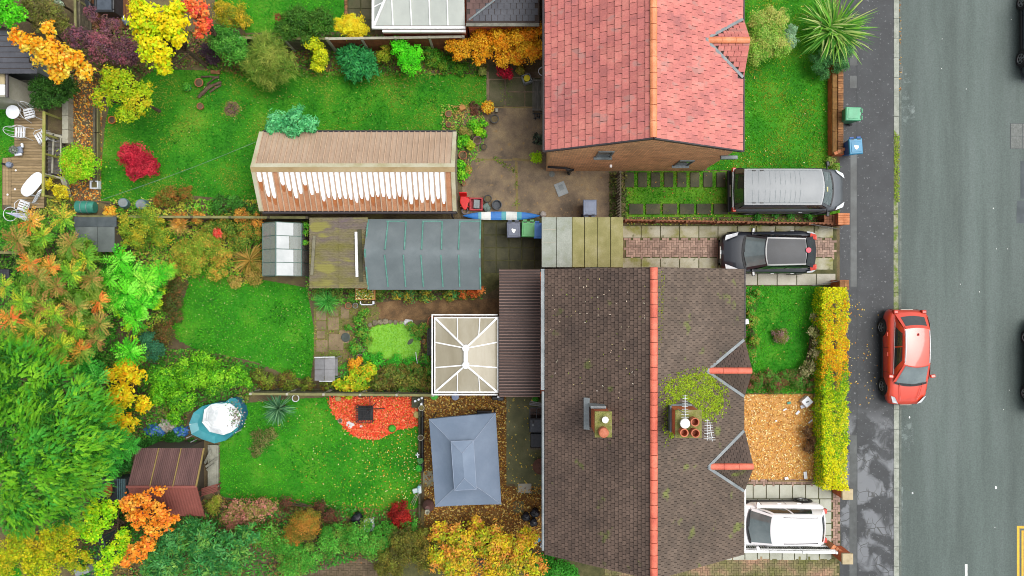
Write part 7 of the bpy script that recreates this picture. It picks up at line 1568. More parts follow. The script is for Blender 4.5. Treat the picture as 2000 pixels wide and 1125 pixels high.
T('border_shrub', 'mixed low plants along the grey shed wall', 'plants', [(775,576,13,.7),(800,580,15,.7),(832,577,18,.7),(880,574,16,.6),(905,572,14,.6)], .1,.05, ['#3aa058', '#d8b030', '#4a7a38', '#5a5a30', '#7a9a38'], 1.7, trunk=.02)
T('red_shrub', 'orange red creeper at the corner of the grey shed', 'climber', [(938,566,9,1.4),(925,572,12,1.0),(905,575,10,.7)], .09,.05, ['#e87838', '#d05828', '#a85a30', '#e8a050'], 1.5, trunk=.015)
T('border_shrub', 'brown and green plants above the slatted fence at the lawn corner', 'plants', [(520,745,22,.7),(562,746,24,.7),(600,752,18,.6),(500,735,16,.8),(635,752,12,.6)], .11,.05, ['#5a5a28', '#6a8a28', '#7a5a30', '#4a4a24', '#88a030'], 1.7, trunk=.02)
T('border_shrub', 'leafy plants at the corrugated store foot', 'plants', [(660,572,14,.7),(690,575,14,.7),(625,572,14,.6),(740,575,14,.6)], .1,.05, ['#58a038', '#3a7a28', '#7a8a38', '#4a5a28'], 1.6, trunk=.02)
T('climber', 'green climber between the greenhouse and the corrugated store', 'climber', [(597,455,7,1.5),(596,475,6,1.5),(598,440,7,1.4)], .09,.06, ['#58b030', '#48a028', '#98c040'], 1.7, trunk=.015)
T('ground_plant', 'patchy weeds around the bare spot of the lower lawn', 'plants', [(510,855,24,.25,.3),(500,880,16,.2,.3),(530,848,14,.2,.3)], .09,.04, ['#7a7a48', '#6a6a3a', '#8a8a50', '#587a30'], 1.0, trunk=.01)
T('ground_plant', 'ivy ground cover between the tarpaulin and brown sheet shed', 'plants', [(300,865,22,.5),(340,862,22,.5),(275,868,14,.5),(375,868,14,.4)], .08,.06, ['#2f6a24', '#3a8030', '#4a9038', '#24501c'], 1.8, trunk=.015)
T('ground_plant', 'dark ivy around the black box behind the brown shed', 'plants', [(215,925,22,.7),(190,945,14,.8),(195,985,20,.9),(225,1015,16,.8),(235,920,12,.6)], .08,.06, ['#2f5a28', '#3a7030', '#6a9a38', '#24481c'], 1.6, trunk=.015)
T('ground_plant', 'grassy tuft at the corner of the brown sheet shed', 'plant', [(415,990,16,.6),(425,975,10,.5)], .2,.02, ['#a0b038', '#7a9a30', '#c0b050'], 1.2, trunk=.01, mode='spray')
# ---- street side
T('variegated_shrub', 'round pale variegated shrub on the red house front lawn', 'shrub', [(1490,62,46,2.0),(1476,96,32,1.8),(1512,38,32,1.9),(1520,88,28,1.7)], .08,.05, ['#7cb438', '#b0b858', '#5f9c30', '#98c058', '#c8c070'], 2.4)
T('variegated_shrub', 'small silver green shrub beside the striped flax', 'shrub', [(1540,82,18,1.4),(1545,60,14,1.4)], .07,.04, ['#8ab088', '#a8c8a0', '#6a9068'], 2.0, trunk=.02)
T('dark_shrub', 'green shrub spilling over the front wall under the flax', 'shrub', [(1600,122,22,1.0),(1650,96,22,1.2),(1640,125,18,.9),(1618,105,20,1.0),(1660,75,16,1.1),(1610,145,12,.7)], .08,.04, ['#4a8a48', '#3a7038', '#68a060', '#2f5a2c'], 2.0, trunk=.02)
T('border_shrub', 'fresh green edging plants on the house side of the hedge lawn', 'plants', [(1464,585,12,.5),(1470,630,14,.5),(1475,665,14,.45),(1466,610,10,.4),(1468,690,10,.4),(1480,575,10,.4)], .09,.05, ['#48b030', '#78a838', '#a88a40', '#38902a'], 1.7, trunk=.015)
T('border_shrub', 'mixed dark border along the bottom of the hedge lawn', 'plants', [(1475,742,20,.6),(1515,748,22,.6),(1558,742,22,.6),(1500,735,16,.5),(1535,738,16,.5),(1582,750,14,.5)], .09,.05, ['#4a8a28', '#2f6a20', '#7a5a38', '#5aa038', '#8a4a44'], 1.9, trunk=.02)
T('border_shrub', 'faded cream flowered plants along the hedge foot', 'plants', [(1590,650,13,.7),(1592,690,13,.7),(1580,718,16,.7),(1591,620,10,.6),(1594,670,10,.7),(1570,730,12,.6)], .1,.05, ['#b0b078', '#8a8a50', '#5a6a30', '#4a4a2a', '#c8c090'], 1.6, trunk=.02)
T('border_shrub', 'small mauve flowered clump in the middle of the hedge lawn', 'plant', [(1525,656,17,.5)], .08,.05, ['#8a7a50', '#a87a8a', '#7a8a38', '#6a6a38'], 2.0, trunk=.015)
T('ground_plant', 'weedy plants at the foot of the picket fence beside the van', 'plants', [(1545,418,10,.35),(1580,421,10,.35),(1515,420,8,.3),(1610,418,8,.3),(1480,424,8,.25)], .09,.05, ['#4a9a38', '#58a840', '#3a7a2a'], 1.5, trunk=.01)
T('ground_plant', 'weeds at the front wall end beside the van', 'plants', [(1622,315,12,.35),(1632,328,9,.3)], .08,.04, ['#88a040', '#b0b068', '#5a8a30'], 1.3, trunk=.01)
T('dark_shrub', 'dead brown shrub at the corner of the golden gravel', 'shrub', [(1578,845,13,.6),(1582,875,12,.5),(1588,860,10,.6)], .1,.03, ['#6a5038', '#4a3828', '#8a6a48'], 1.3, trunk=.02)
# yellow hedge: leaves through a clipped box, colour patches along its length
def box_hedge(label, px0, px1, py0, py1, z, n, L, W):
	x0, x1, y0, y1 = PX(px0, z), PX(px1, z), PY(py1, z), PY(py0, z); c = np.empty((n, 3)); k = rng.random(n); ln = y1 - y0
	c[:, 0] = x0 + rng.random(n) * (x1 - x0); c[:, 1] = y0 + rng.random(n) * ln; c[:, 2] = z - rng.random(n) ** 2 * .25
	nr = np.tile([0,0,1.], (n, 1)); s = k < .3; s2 = (k >= .3) & (k < .42)
	c[s, 0] = x0 + rng.random(s.sum()) * .12; c[s, 2] = .05 + rng.random(s.sum()) * (z - .05); nr[s] = [-1,0,.5]
	c[s2,0] = x1 - rng.random(s2.sum()) * .12; c[s2,2] = .05 + rng.random(s2.sum()) * (z - .05); nr[s2] = [1,0,.5]
	# uneven clipped outline
	kn = np.sort(rng.uniform(y0, y1,60)); f = np.interp(c[:, 1], kn, rng.normal(0,.055,60)) + rng.normal(0,.03, n); c[:, 0] += f * np.where(c[:, 0] > (x0 + x1) / 2,1,-1); c[:, 2] += np.sin(c[:, 1] * 3.1 + c[:, 0] * 4) * np.sin(c[:, 1] * 1.7) * .05
	c[:, 2] = np.maximum(c[:, 2], .03)
	P_ = {'y': pal('#ffe818', '#f0e018', '#fff028', '#c8cc18'), 'o': pal('#ffb018', '#f09a18', '#ffc828', '#d8bc20'), 'g': pal('#88c818', '#6aac18', '#b8dc20', '#589018'), 'l': pal('#e0e818', '#b0d018', '#f0e820', '#88b818')}
	t = (y1 - c[:, 1]) / ln + rng.normal(0,.03, n) + .05 * np.sin(c[:, 0] * 9)
	seq = [(0, 'y'),(.07, 'l'),(.11, 'o'),(.16, 'l'),(.21, 'o'),(.28, 'y'),(.32, 'o'),(.44, 'g'),(.52, 'l'),(.60, 'g'),(.64, 'y'),(.70, 'l'),(.76, 'g'),(.80, 'y'),(.88, 'l'),(.93, 'y')]
	cols = np.zeros((n, 3))
	for i, (a, key) in enumerate(seq):
		b = seq[i + 1][0] if i + 1 < len(seq) else 9
		m = (t >= a) & (t < b) if i else (t < b); cols[m] = P_[key][rng.integers(0,4, m.sum())]
	west = s; cols[west] = np.where(rng.random((west.sum(),1)) < .65, P_['g'][rng.integers(0,4, west.sum())], cols[west])
	V = leaf_verts(c, nr + rng.normal(0,.6,(n, 3)), rng.normal(size=(n, 3)), L * rng.uniform(.6,1.3, n), W * rng.uniform(.7,1.2, n))
	root = thing('privet_hedge', label, 'hedge', ((x0 + x1) / 2,(y0 + y1) / 2,0)); quads_obj('foliage', V, jitter(cols), LEAF, root, ORG[root.name])
	m = MB(); 
	for i in range(18):
		yy = y0 + (i + .5) * ln / 18; m.tube([((x0 + x1) / 2, yy, 0),((x0 + x1) / 2 + random.uniform(-.2,.2), yy, z * .75)], [.03,.015], 5)
		m.tube([((x0 + x1) / 2, yy, .4),((x0 + x1) / 2 + random.choice((-1,1)) * .35, yy + .2, z * .7)], [.02,.01], 5)
	tag(m.build('stems', BARK, root), kind='stuff')
box_hedge('long clipped privet hedge in yellow, lime and orange beside the pavement', 1608,1657,561,958,1.15,28000,.08,.045)
# ================================================================== UNDERGROWTH between the shrubs
def undergrowth(label, pts, cols, dens=130, lift=.3, L=.13, W=.075, z=.02):
	poly = PP(pts); p = scatter(poly, dens * 1.6); n = len(p)
	h = (.55 + .45 * np.sin(p[:, 0] * 3.1 + np.sin(p[:, 1] * 2.7)) * np.sin(p[:, 1] * 3.7)) * lift
	c = np.concatenate([p, (z + rng.random(n) * h)[:, None]], 1)
	V = leaf_verts(c, np.array([0,0,1.]) + rng.normal(0,.5,(n, 3)), rng.normal(size=(n, 3)), L * rng.uniform(.6,1.3, n), W * rng.uniform(.6,1.3, n),.15)
	cl = pal(*cols, g=1.5); f = np.sin(p[:, 0] * 1.7 + 2) * np.sin(p[:, 1] * 2.2) * .5 + .5 + rng.normal(0,.3, n); i = np.clip((f * len(cl)).astype(int),0, len(cl) - 1)
	tag(quads_obj('undergrowth', V, jitter(cl[i], .3), LEAF), label, 'undergrowth', kind='stuff')
mixg = ['#4f8a24', '#6aa830', '#8fa83c', '#a0984a', '#5a9a2c', '#b0b040']
undergrowth('tangled weeds under the overgrown border shrubs', [(225,388),(505,392),(512,430),(512,545),(470,560),(400,520),(350,560),(330,680),(260,720),(215,480)], mixg, 210,.45)
undergrowth('weeds and grass beneath the sumac trees', [(0,420),(220,430),(240,720),(0,740)], ['#3a7a20', '#4f9028', '#2f6a1c', '#5f8430'], 180,.5)
undergrowth('weeds beneath the laurel mound and golden shrub', [(170,690),(380,680),(520,715),(500,760),(480,790),(370,800),(360,870),(180,870)], ['#3a7a24', '#4f8a28', '#2f6a1c', '#6f7a34'], 190,.4)
undergrowth('ground cover along the bottom border', [(430,975),(640,985),(820,1000),(830,1050),(760,1075),(560,1130),(150,1130),(180,960),(260,960)], ['#3a7a28', '#2f6a22', '#4a8a34', '#6a5a30', '#7a6a3a'], 170,.35)
undergrowth('ground cover of the top flower border', [(395,68),(660,68),(860,74),(950,130),(945,146),(700,150),(470,150),(390,130)], ['#4a7a24', '#3a6a20', '#6a6a30', '#7a5a30', '#5f8a2c'], 170,.3)
undergrowth('ground cover under the top left trees', [(130,50),(400,60),(400,130),(300,140),(215,205),(185,160),(130,150)], ['#4a6a28', '#6a5a34', '#5a4a30', '#5f8a2c', '#7a5a44'], 170,.3)
undergrowth('low plants around the duckweed pond', [(690,620),(716,628),(716,700),(823,702),(823,640),(845,640),(845,770),(640,768),(655,720),(690,700)], ['#48902c', '#3a7a24', '#6a8a34', '#7a6a3a'], 190,.25)
undergrowth('weeds at the foot of the greenhouse and stores', [(590,430),(606,430),(606,560),(760,562),(940,568),(940,585),(740,585),(700,600),(600,585)], ['#5a9a30', '#48802a', '#7a8a38', '#6a5a34'], 170,.3)
undergrowth('grass between the upper lawn and the potted plants', [(862,205),(905,205),(945,222),(945,285),(905,345),(894,345),(894,262),(862,258)], ['#58a02c', '#6aa838', '#8a9a40', '#4a8a28', '#a88a50'], 230,.22,.11,.05)
undergrowth('dark weeds in the side passage strip', [(1190,336),(1225,336),(1225,425),(1190,425)], ['#4a5a28', '#3a4a20', '#6a6a38'], 170,.12)
undergrowth('weeds along the foot of the picket fence', [(1222,424),(1610,428),(1612,440),(1222,439)], ['#6a8a30', '#8a8a44', '#4a7a28', '#a8984a'], 150,.12,.1,.05)
undergrowth('border plants around the hedge lawn', [(1452,560),(1468,560),(1476,690),(1480,728),(1570,725),(1582,640),(1606,600),(1606,768),(1452,768)], ['#48902c', '#3a7024', '#7a7a40', '#6a5034'], 150,.18,.1,.05)
undergrowth('shrubby growth in front of the deck', [(85,385),(150,385),(150,425),(60,430),(50,440),(80,420)], ['#8a9a38', '#6a7a30', '#b0a040', '#4a6a24'], 200,.5)
undergrowth('green edge growth beside the front wall', [(1605,130),(1625,130),(1625,320),(1612,320),(1616,220)], ['#4a8a24', '#6a9a30'], 60,.1,.08,.04)
undergrowth('weeds behind the black box and lower shed', [(180,900),(260,870),(262,1010),(350,1015),(350,1040),(180,1040)], ['#3a6a24', '#2f5a1e', '#5a8a30'], 170,.35)

# ================================================================== LEFT DECK AND FURNITURE
m_plank = M('deck_plank', S('#a48c66', .64), S('#887452', .64), S('#b8a07c', .64), scale=3, fine=.2, fscale=20, rough=.8, rnd=.16, stretch=(.4,3,1))
m_rplank = M('red_deck_plank', S('#7a4e2e'), S('#5f3c24'), S('#8f6038'), scale=3, fine=.2, rough=.8, rnd=.14, stretch=(3,.4,1))
dz = .3
dk = thing('timber_deck', 'golden timber deck with white garden furniture at the left edge', 'deck', (*P(45,300)[:2], 0))
py = 192.
while py < 406:
	a = 28 if py < 306 else 22
	MB().box(PX(a, dz), PY(py + 5.1, dz), dz - .03, PX(86, dz), PY(py, dz), dz + random.uniform(-.003,.003)).build('plank', m_plank, dk, bevel=.006); py += 5.5
for i, px in enumerate((5,10.5,16)): MB().box(PX(px, dz), PY(400, dz), dz - .03, PX(px + 5.2, dz), PY(308, dz), dz).build('plank', m_plank, dk, bevel=.006)
MB().box(PX(6, dz), PY(405, dz),0, PX(85, dz), PY(310, dz), dz - .035).build('bearer_frame', m_fence, dk)
MB().box(PX(29, dz), PY(309, dz),0, PX(85, dz), PY(193, dz), dz - .035).build('bearer_frame', m_fence, dk)
hr = thing('handrail', 'moss covered timber handrail along the deck', 'handrail', (*P(85,300)[:2], 0))
m_mossr = M('mossy_rail', S('#a8a858'), S('#8a9a3a'), S('#b8a870'), scale=5, fine=.3, rough=.9)
MB().beam(P(86.5,218,1.2), P(84.5,384,1.2),.11,.06).build('top_rail', m_mossr, hr)
for p in (220,262,300,342,382): x, y, _ = P(86, p, 1.2); MB().box(x - .04, y - .04,0, x + .04, y + .04,1.16).build('post', m_mossr, hr)
m_wp = M('white_resin', S('#e4e9f0', .82), S('#d4dae4', .8), rough=.45, scale=3)
m_wm = M('white_metal', S('#dfe2e6', .8), S('#c8ccd2', .75), rough=.4, scale=6)
def rtable(label, px, py, r, z):
	x, y, _ = P(px, py, z); t = thing('garden_table', label, 'table', (x, y, dz)); m = MB(); m.lathe((x, y, z - .03), [(r * .96,0),(r, .01),(r, .03),(r * .97,.035),(0,.035)], 28); m.build('table_top', m_wp, t)
	for k in range(4): a = .78 + k * 1.571; m = MB(); m.tube([(x + r * .45 * math.cos(a), y + r * .45 * math.sin(a), z - .03),(x + r * .8 * math.cos(a), y + r * .8 * math.sin(a), dz)], .014,6); m.build('leg', m_wm, t)
rtable('round white metal table on the deck', 24.5,218.5,.29,1.02)
def chair(label, px, py, rz, hoop=True, group='white garden chairs on the deck'):
	x, y, _ = P(px, py, .75); t = thing('garden_chair', label, 'chair', (x, y, dz), group, rz); h = .44; w = .21
	for i in range(4): m = MB(); m.box(-w, -w + .02 + i * .105, h, w, -w + .085 + i * .105, h + .02); m.build('seat_slat', m_wm, t, local=True)
	m = MB(); m.tube([(-w, -w, h),(w, -w, h),(w + .02,0, h),(w, w, h),(-w, w, h),(-w - .02,0, h)], .014,6, closed=True); m.box(-.015,-w, h - .01,.015, w, h + .005); m.build('seat_frame', m_wm, t, local=True)
	m = MB(); m.tube([(-w, w, h)] + [(w * 1.05 * math.cos(a), w + .16 * math.sin(a) * .8 + .05, h + .5 * math.sin(a)) for a in np.linspace(math.pi, 0,11)] + [(w, w, h)], .014,6); m.build('back_frame', m_wm, t, local=True)
	for k in range(1,4): m = MB(); a = math.pi * k / 4; m.tube([(w * math.cos(a) * .9, w, h),(w * .95 * math.cos(a), w + .15 * math.sin(a), h + .46 * math.sin(a))], .007,5); m.build('back_rod', m_wm, t, local=True)
	for sx in (-1,1):
		for sy in (-1,1): m = MB(); m.tube([(sx * w, sy * w, h),(sx * (w + .05), sy * (w + .06),0)], .013,6); m.build('leg', m_wm, t, local=True)
		if hoop: m = MB(); m.tube([(sx * w, w, h + .2),(sx * (w + .05),0, h + .22),(sx * (w + .03),-w * .8, h + .1),(sx * w, -w, h)], .012,6); m.build('arm', m_wm, t, local=True)
	return t
chair('white slatted metal chair right of the round deck table', 57,221, R(14))
chair('white slatted metal chair below the round deck table', 39,258, R(88))
chair('white slatted chair under the folded parasol at the deck end', 46,402, R(160))
chair('white chair half hidden by the mossy handrail', 80,268, R(-60))
t = thing('garden_table', 'white oval resin table set diagonally on the deck', 'table', (*P(62,360,1.0)[:2], dz)); c = Vector(P(62.5,360,1.0)); m = MB(); rz = R(49); pl_ = []
for a in np.linspace(0,6.283,29)[:-1]:
	u = .6 * math.copysign(abs(math.cos(a)) ** .55, math.cos(a)); v = .29 * math.copysign(abs(math.sin(a)) ** .8, math.sin(a)) * (1 - .12 * abs(u)); pl_.append((c.x + u * math.cos(rz) - v * math.sin(rz), c.y + u * math.sin(rz) + v * math.cos(rz)))
m.prism(pl_, .97,1.0); m.build('table_top', m_wp, t, bevel=.01)
for su in (-1,1):
	for sv in (-1,1): u, v = su * .42, sv * .18; x, y = c.x + u * math.cos(rz) - v * math.sin(rz), c.y + u * math.sin(rz) + v * math.cos(rz); MB().box(x - .03, y - .03, dz, x + .03, y + .03,.97).build('leg', m_wp, t)
t = thing('folded_chair', 'white slatted chair folded against the handrail below the oval table', 'chair', (*P(72,386)[:2], dz))
A, B = Vector(P(67,394,.5)), Vector(P(79,372,1.1)); s_ = Vector((.8,.5,0)).normalized()
for k in range(5): q = A.lerp(B, k / 4); MB().beam(q - s_ * .1, q + s_ * .1,.05,.02).build('slat', m_wp, t)
for k in (-1,1): MB().beam(A + s_ * .1 * k, B + s_ * .1 * k, .03,.03).build('side_rail', m_wp, t)
pa = thing('folded_parasol', 'folded grey and white parasol lying across the deck end', 'parasol', (*P(35,420)[:2], dz))
tip, end = Vector(P(14,416,.95)), Vector(P(56,425,.8)); m_pf = M('parasol_fabric', S('#b8bcd4', .75), S('#9aa0bc', .7), S('#d8dae8', .78), scale=4, rough=.7)
ax = (end - tip).normalized(); sd2 = ax.cross(Vector((0,0,1))).normalized(); m = MB(); rows = []
for t_ in np.linspace(0,1,7):
	row = []
	for k in range(17): a = 2 * math.pi * k / 16; r_ = (.02 + .16 * t_) * (1 if k % 2 else .62); row.append(tip.lerp(end, t_) + sd2 * r_ * math.cos(a) + Vector((0,0,1)) * r_ * math.sin(a) * .6)
	rows.append(row)
m.grid(rows); m.build('canopy', m_pf, pa)
MB().tube([tip - ax * .05, end + ax * .35], .02,8).build('pole', m_wm, pa)
MB().tube([P(17,423,.62) if False else (P(20,418,.5)[0] + .3 * math.cos(a), P(20,418,.5)[1] + .3 * math.sin(a),.5) for a in np.linspace(0,6.283,21)[:-1]], .014,6, closed=True).build('hoop', m_wm, pa)
def lathe_thing(name, label, cat, px, py, z0, prof, mat, n=18, sx=1, sy=1, group=None, ztop=None):
	zt = z0 + prof[-1][1] if ztop is None else ztop; x, y, _ = P(px, py, zt); m = MB(); m.lathe((x, y, z0), prof, n, sx=sx, sy=sy); return one(name, m, mat, label, cat, (x, y, z0), group, smooth=False)
m_tc = M('terracotta', S('#b5714e', .72), S('#9a5c40', .7), S('#c8886a', .72), scale=6, fine=.15, rough=.8, rnd=.12)
m_greyp = M('grey_ceramic', S('#8a94a8', .7), S('#6f788c', .7), rough=.5, scale=6)
def pot(label, px, py, r, mat, h=None, fill='soil', plant_cols=None, z0=.01, name='plant_pot', leafL=.1):
	h = h or r * 1.5; x, y, _ = P(px, py, z0 + h); t = thing(name, label, 'plant pot', (x, y, z0), 'plant pots')
	m = MB(); m.lathe((x, y, z0), [(r * .68,0),(r * .92, h * .82),(r, h * .84),(r, h),(r * .84, h),(r * .8, h * .8)], 20); m.build('pot', mat, t)
	s_ = MB(); s_.lathe((x, y, z0), [(r * .83, h * .82),(r * .5, h * .86),(0, h * .86)], 16); s_.build('compost', m_soil, t)
	if plant_cols:
		k = int(240 * (r / .2)); c0 = np.array([x, y, z0 + h * 1.1]); d = unit(rng.normal(size=(k, 3))); d[:, 2] = np.abs(d[:, 2]); cc = c0 + d * np.array([r * 1.15, r * 1.15, r]) * rng.random((k, 1)) ** .4
		cl = pal(*plant_cols); quads_obj('foliage', leaf_verts(cc, d + np.array([0,0,.6]) + rng.normal(0,.4,(k, 3)), rng.normal(size=(k, 3)), leafL, leafL * .6), jitter(cl[rng.integers(0, len(cl), k)]), LEAF, t, (x, y, z0))
	return t
pot('planter with grey foliage between the deck and the grass', 27,293,.16, m_greyp, .3, plant_cols=['#7a8078', '#98a090', '#5a6258'], z0=dz)
t = thing('cushion_stack', 'blue grey cushion with white cloths on the deck edge', 'cushions', (*P(38,293)[:2], dz)); MB().obox(P(38,293,.48),.27,.3,.14, rz=.2).build('cushion', m_greyp, t, bevel=.05); MB().obox(P(36,301,.46),.3,.14,.1, rz=.1).build('cloth', m_wp, t, bevel=.03); MB().obox(P(43.5,284,.5),.1,.2,.1, rz=.2).build('cloth', m_wp, t, bevel=.04)
t = thing('watering_can', 'grey watering can with dark spout on the deck corner', 'watering can', (*P(15,321,.5)[:2], dz)); c = P(15,321,.5); m = MB(); m.lathe((c[0], c[1], dz), [(.12,0),(.13,.16),(.08,.22),(0,.22)], 14); m.build('body', m_greyp, t); MB().tube([(c[0] - .08, c[1], dz + .08),(c[0] - .24, c[1] + .03, dz + .24)], [.03,.05], 8).build('spout', m_black, t); MB().tube([(c[0] + .1, c[1], dz + .05),(c[0] + .16, c[1] + .04, dz + .16),(c[0] + .04, c[1] + .06, dz + .27)], .015,6).build('handle', m_greyp, t)
for i, (a, b, w) in enumerate(((30,332.5, 'upper'),(28.5,369.5, 'middle'),(14,380, 'lower'))): lathe_thing('deck_light', 'tiny white round deck light, the %s one of three' % w, 'light', a, b, dz, [(.04,0),(.045,.01),(.02,.03),(0,.03)], m_white, 10, group='deck lights')
cf = thing('cold_frame', 'empty timber cold frame with pale bars beside the handrail', 'cold frame', (*P(108,300)[:2], 0))
m_cfb = M('cold_frame_bed', S('#6a6660'), S('#4f4b48'), S('#85817a'), scale=4, fine=.3, rough=.8)
MB().box(PX(92,.3), PY(340,.3),.0, PX(119,.3), PY(262,.3),.25).build('bed', m_cfb, cf)
for a, b, w in (((91,259),(133,271),.1),((105,262),(102,338),.06),((87,340),(120,348),.08),((119,270),(119,340),.05)): MB().beam(P(*a, .4), P(*b, .4), w, .06).build('bar', m_post, cf)
for k in range(9): MB().beam(P(92,270 + k * 8,.33), P(117,271 + k * 8,.33),.03,.02).build('slat', m_fence, cf)
# white square planter, barrels and line
t = thing('square_planter', 'square white planter with soil below the lime bush', 'planter', (*P(182.5,360.5)[:2], 0)); c = P(182.5,360.5,.3)
for sx, sy, w, d in ((0,.15,.36,.05),(0,-.15,.36,.05),(.155,0,.05,.25),(-.155,0,.05,.25)): MB().box(c[0] + sx - w / 2, c[1] + sy - d / 2,0, c[0] + sx + w / 2, c[1] + sy + d / 2,.28).build('side', m_wp, t, bevel=.012)
MB().box(c[0] - .12, c[1] - .12,0, c[0] + .12, c[1] + .12,.2).build('soil_fill', m_soil, t)
m_teal = M('teal_barrel', S('#3f9a86', .62), S('#348574', .6), S('#58b09c', .65), scale=3, rough=.5)
m_tealg = M('grey_barrel', S('#62828a', .65), S('#4a6a72', .6), rough=.5, scale=3)
def barrel(label, a, b, r, za, zb, mat, lying):
	A, B = Vector(P(*a, za)), Vector(P(*b, zb)); t = thing('water_barrel', label, 'barrel', (A.x, A.y, 0), 'water barrels'); m = MB(); d = (B - A)
	m.tube([A, A + d * .02, A + d * .1, A + d * .5, A + d * .9, B], [r * .93, r, r * 1.0, r * 1.06, r, r * .92], 20); m.build('drum', mat, t, smooth=False)
	for k in (.33,.66): q = A + d * k; m = MB(); m.tube([q - d * .015, q + d * .015], r * 1.08,20); m.build('hoop', m_lead if lying else mat, t)
	e = d.normalized(); m = MB(); m.tube([A - e * .015, A - e * .003], r * .82,18); m.build('open_mouth' if lying else 'lid', m_black if lying else m_lead_d, t)
	return t
barrel('teal barrel lying on its side with open mouth beside the soil bed', (150,404),(186,405),.26,.35,.3, m_teal, True)
barrel('upright grey green barrel left of the twin barrels', (240,396),(246,399),.2,.75,.02, m_tealg, False)
barrel('upright grey blue barrel next to the low red shrub', (275,399),(286,402),.22,.8,.02, m_tealg, False)
t = thing('washing_line', 'thin white washing line crossing the top lawn diagonally', 'washing line', (*P(200,390)[:2], 0))
pts = [Vector(P(190,393,1.9)).lerp(Vector(P(505,275,2.1)), k / 10) - Vector((0,0,.25 * math.sin(math.pi * k / 10))) for k in range(11)]
MB().tube(pts, .006,5).build('line', m_lead, t); x, y, _ = P(190,393,1.9); MB().tube([(x, y, 0),(x, y, 1.95)], .03,8).build('post', m_fence, t)
# ---- things on the top lawn
pot('terracotta ring pot with a green weed on the top lawn', 388,161,.19, m_tc, .2, plant_cols=None)
pot('green plastic pot with leafy weed on the top lawn', 365,170,.17, m_teal, .2, plant_cols=['#58b030', '#7ac040', '#3a9028'])
pot('clay pot standing alone on the top lawn', 390.5,207,.15, m_tc, .22)
pot('orange clay pot lying at the lawn corner below the airy tree', 218,234,.17, M('orange_clay', S('#d8743a', .75), rough=.75),.2)
t = thing('wood_pile', 'old weathered branches lying on the top lawn', 'logs', (*P(405,172)[:2], 0)); m_log = M('old_log', S('#6a5444'), S('#4a3a30'), S('#8a7260'), scale=6, fine=.3, rough=.9)
for a, b, r in (((388,190),(402,176),.07),((395,184),(412,166),.08),((400,176),(432,160),.06),((393,150),(428,152),.04),((404,165),(428,148),.035),((410,180),(432,166),.045)): MB().tube([P(*a, .08), Vector(P(*a, .1)).lerp(Vector(P(*b, .12)),.5) + Vector((.02,.03,.03)), P(*b, .08)], r, 7).build('log', m_log, t)
one('loose_brick', MB().obox(P(421,141,.05),.4,.17,.12, rz=-.05), m_wallbrick, 'single brown block lying on the top lawn', 'brick', P(421,141,0), bevel=.01)
t = thing('fire_pit', 'burnt stump ring in the grass of the top lawn', 'fire pit', P(453,213,0)); rr = .26
for k in range(12): a = k * .524; MB().obox((P(453,213)[0] + rr * math.cos(a) * random.uniform(.3,1), P(453,213)[1] + rr * math.sin(a) * random.uniform(.3,1),.05),.14,.09,.1, rz=a * 2.3).build('charred_log', m_log, t, bevel=.02)
MB().lathe((*P(453,213)[:2], .012), [(.36,0),(.3,.02),(0,.03)], 16).build('ash_ring', M('ash', S('#7a6a48'), S('#4a4232'), rough=.95, scale=8, fine=.3), t)
# ---- potted plants by the garage and on the patio
for a in (('terracotta pot with golden flowers on the patio edge', 953,210,.27, m_tc, .3, ['#f0b830', '#e89820', '#f8d850']),('clay pot with an empty rim at the garage corner, upper one', 876,222,.15, m_tc, .22, None),
		  ('clay pot with pinkish soil at the garage corner, lower one', 876,243,.12, m_tc, .2, None),('pale clay pot left of three in a row', 905,256,.17, m_tc, .22, ['#8a8a40', '#a89a50']),('pale clay pot in the middle of three in a row', 916,259,.16, m_tc, .22, ['#7a8a38', '#98904a']),
		  ('clay pot with a big lime plant, right of three in a row', 934,256,.2, m_tc, .24, ['#98d820', '#78c018', '#b8e838']),('purple rimmed pot below the three in a row', 932,274,.18, M('purple_glaze', S('#8a5a68', .7), rough=.4),.26, None),
		  ('yellowish pot with lime leaves next to the purple rimmed one', 919,284,.2, M('yellow_pot', S('#b8a838', .7), rough=.6),.22, ['#a8c828', '#88b020', '#c8d840']),('large terracotta pot with dry twigs by the garage wall', 904,303,.19, m_tc, .28, None),
		  ('clay pot with trailing stems below the dry twig pot', 914,333,.18, m_tc, .26, ['#98a838', '#c09048', '#789030']),('small red clay pot by the red garden chair', 906,358,.1, m_tc, .16, None)):
	pot(a[0], a[1], a[2], a[3], a[4], a[5], plant_cols=a[6])
T('potted_plants', 'leafy green plants spreading between the garage pots', 'plants', [(925,243,13,.55),(908,275,14,.5),(945,240,8,.4),(945,262,8,.35),(903,340,14,.5),(900,320,10,.5),(897,280,8,.5)], .11,.07, ['#78c820', '#58b020', '#98d830', '#3a9a28'], 2.0, trunk=.015)
T('ground_plant', 'dark reddish leafy plant beside the golden flower pot', 'plant', [(928,215,11,.35),(924,206,8,.3)], .1,.06, ['#6a4a38', '#4a3a2c', '#8a5a44'], 1.8, trunk=.012)
one('stone_block', MB().obox(P(903,211,.12),.26,.22,.22, rz=.4), M('sandstone', S('#c08a50', .7), rough=.85, scale=6), 'small sandstone block in the grass by the pots', 'stone', P(903,211,0), bevel=.03)
pot('black plastic tub at the patio edge', 966,232,.19, m_black, .28)
pot('small black pot with grey rim on the patio', 945,286.5,.13, m_black, .2)
one('concrete_block', MB().obox(P(970,216,.1),.11,.16,.2), m_post, 'small grey block beside the golden flower pot', 'block', P(970,216,0), bevel=.01)
pot('round bare pot beside the crimson maple', 1016,137,.2, m_tc, .26, plant_cols=['#8a9038', '#b09a40'])
pot('white rimmed pot near the bench end', 1060,139,.2, m_wp, .26)
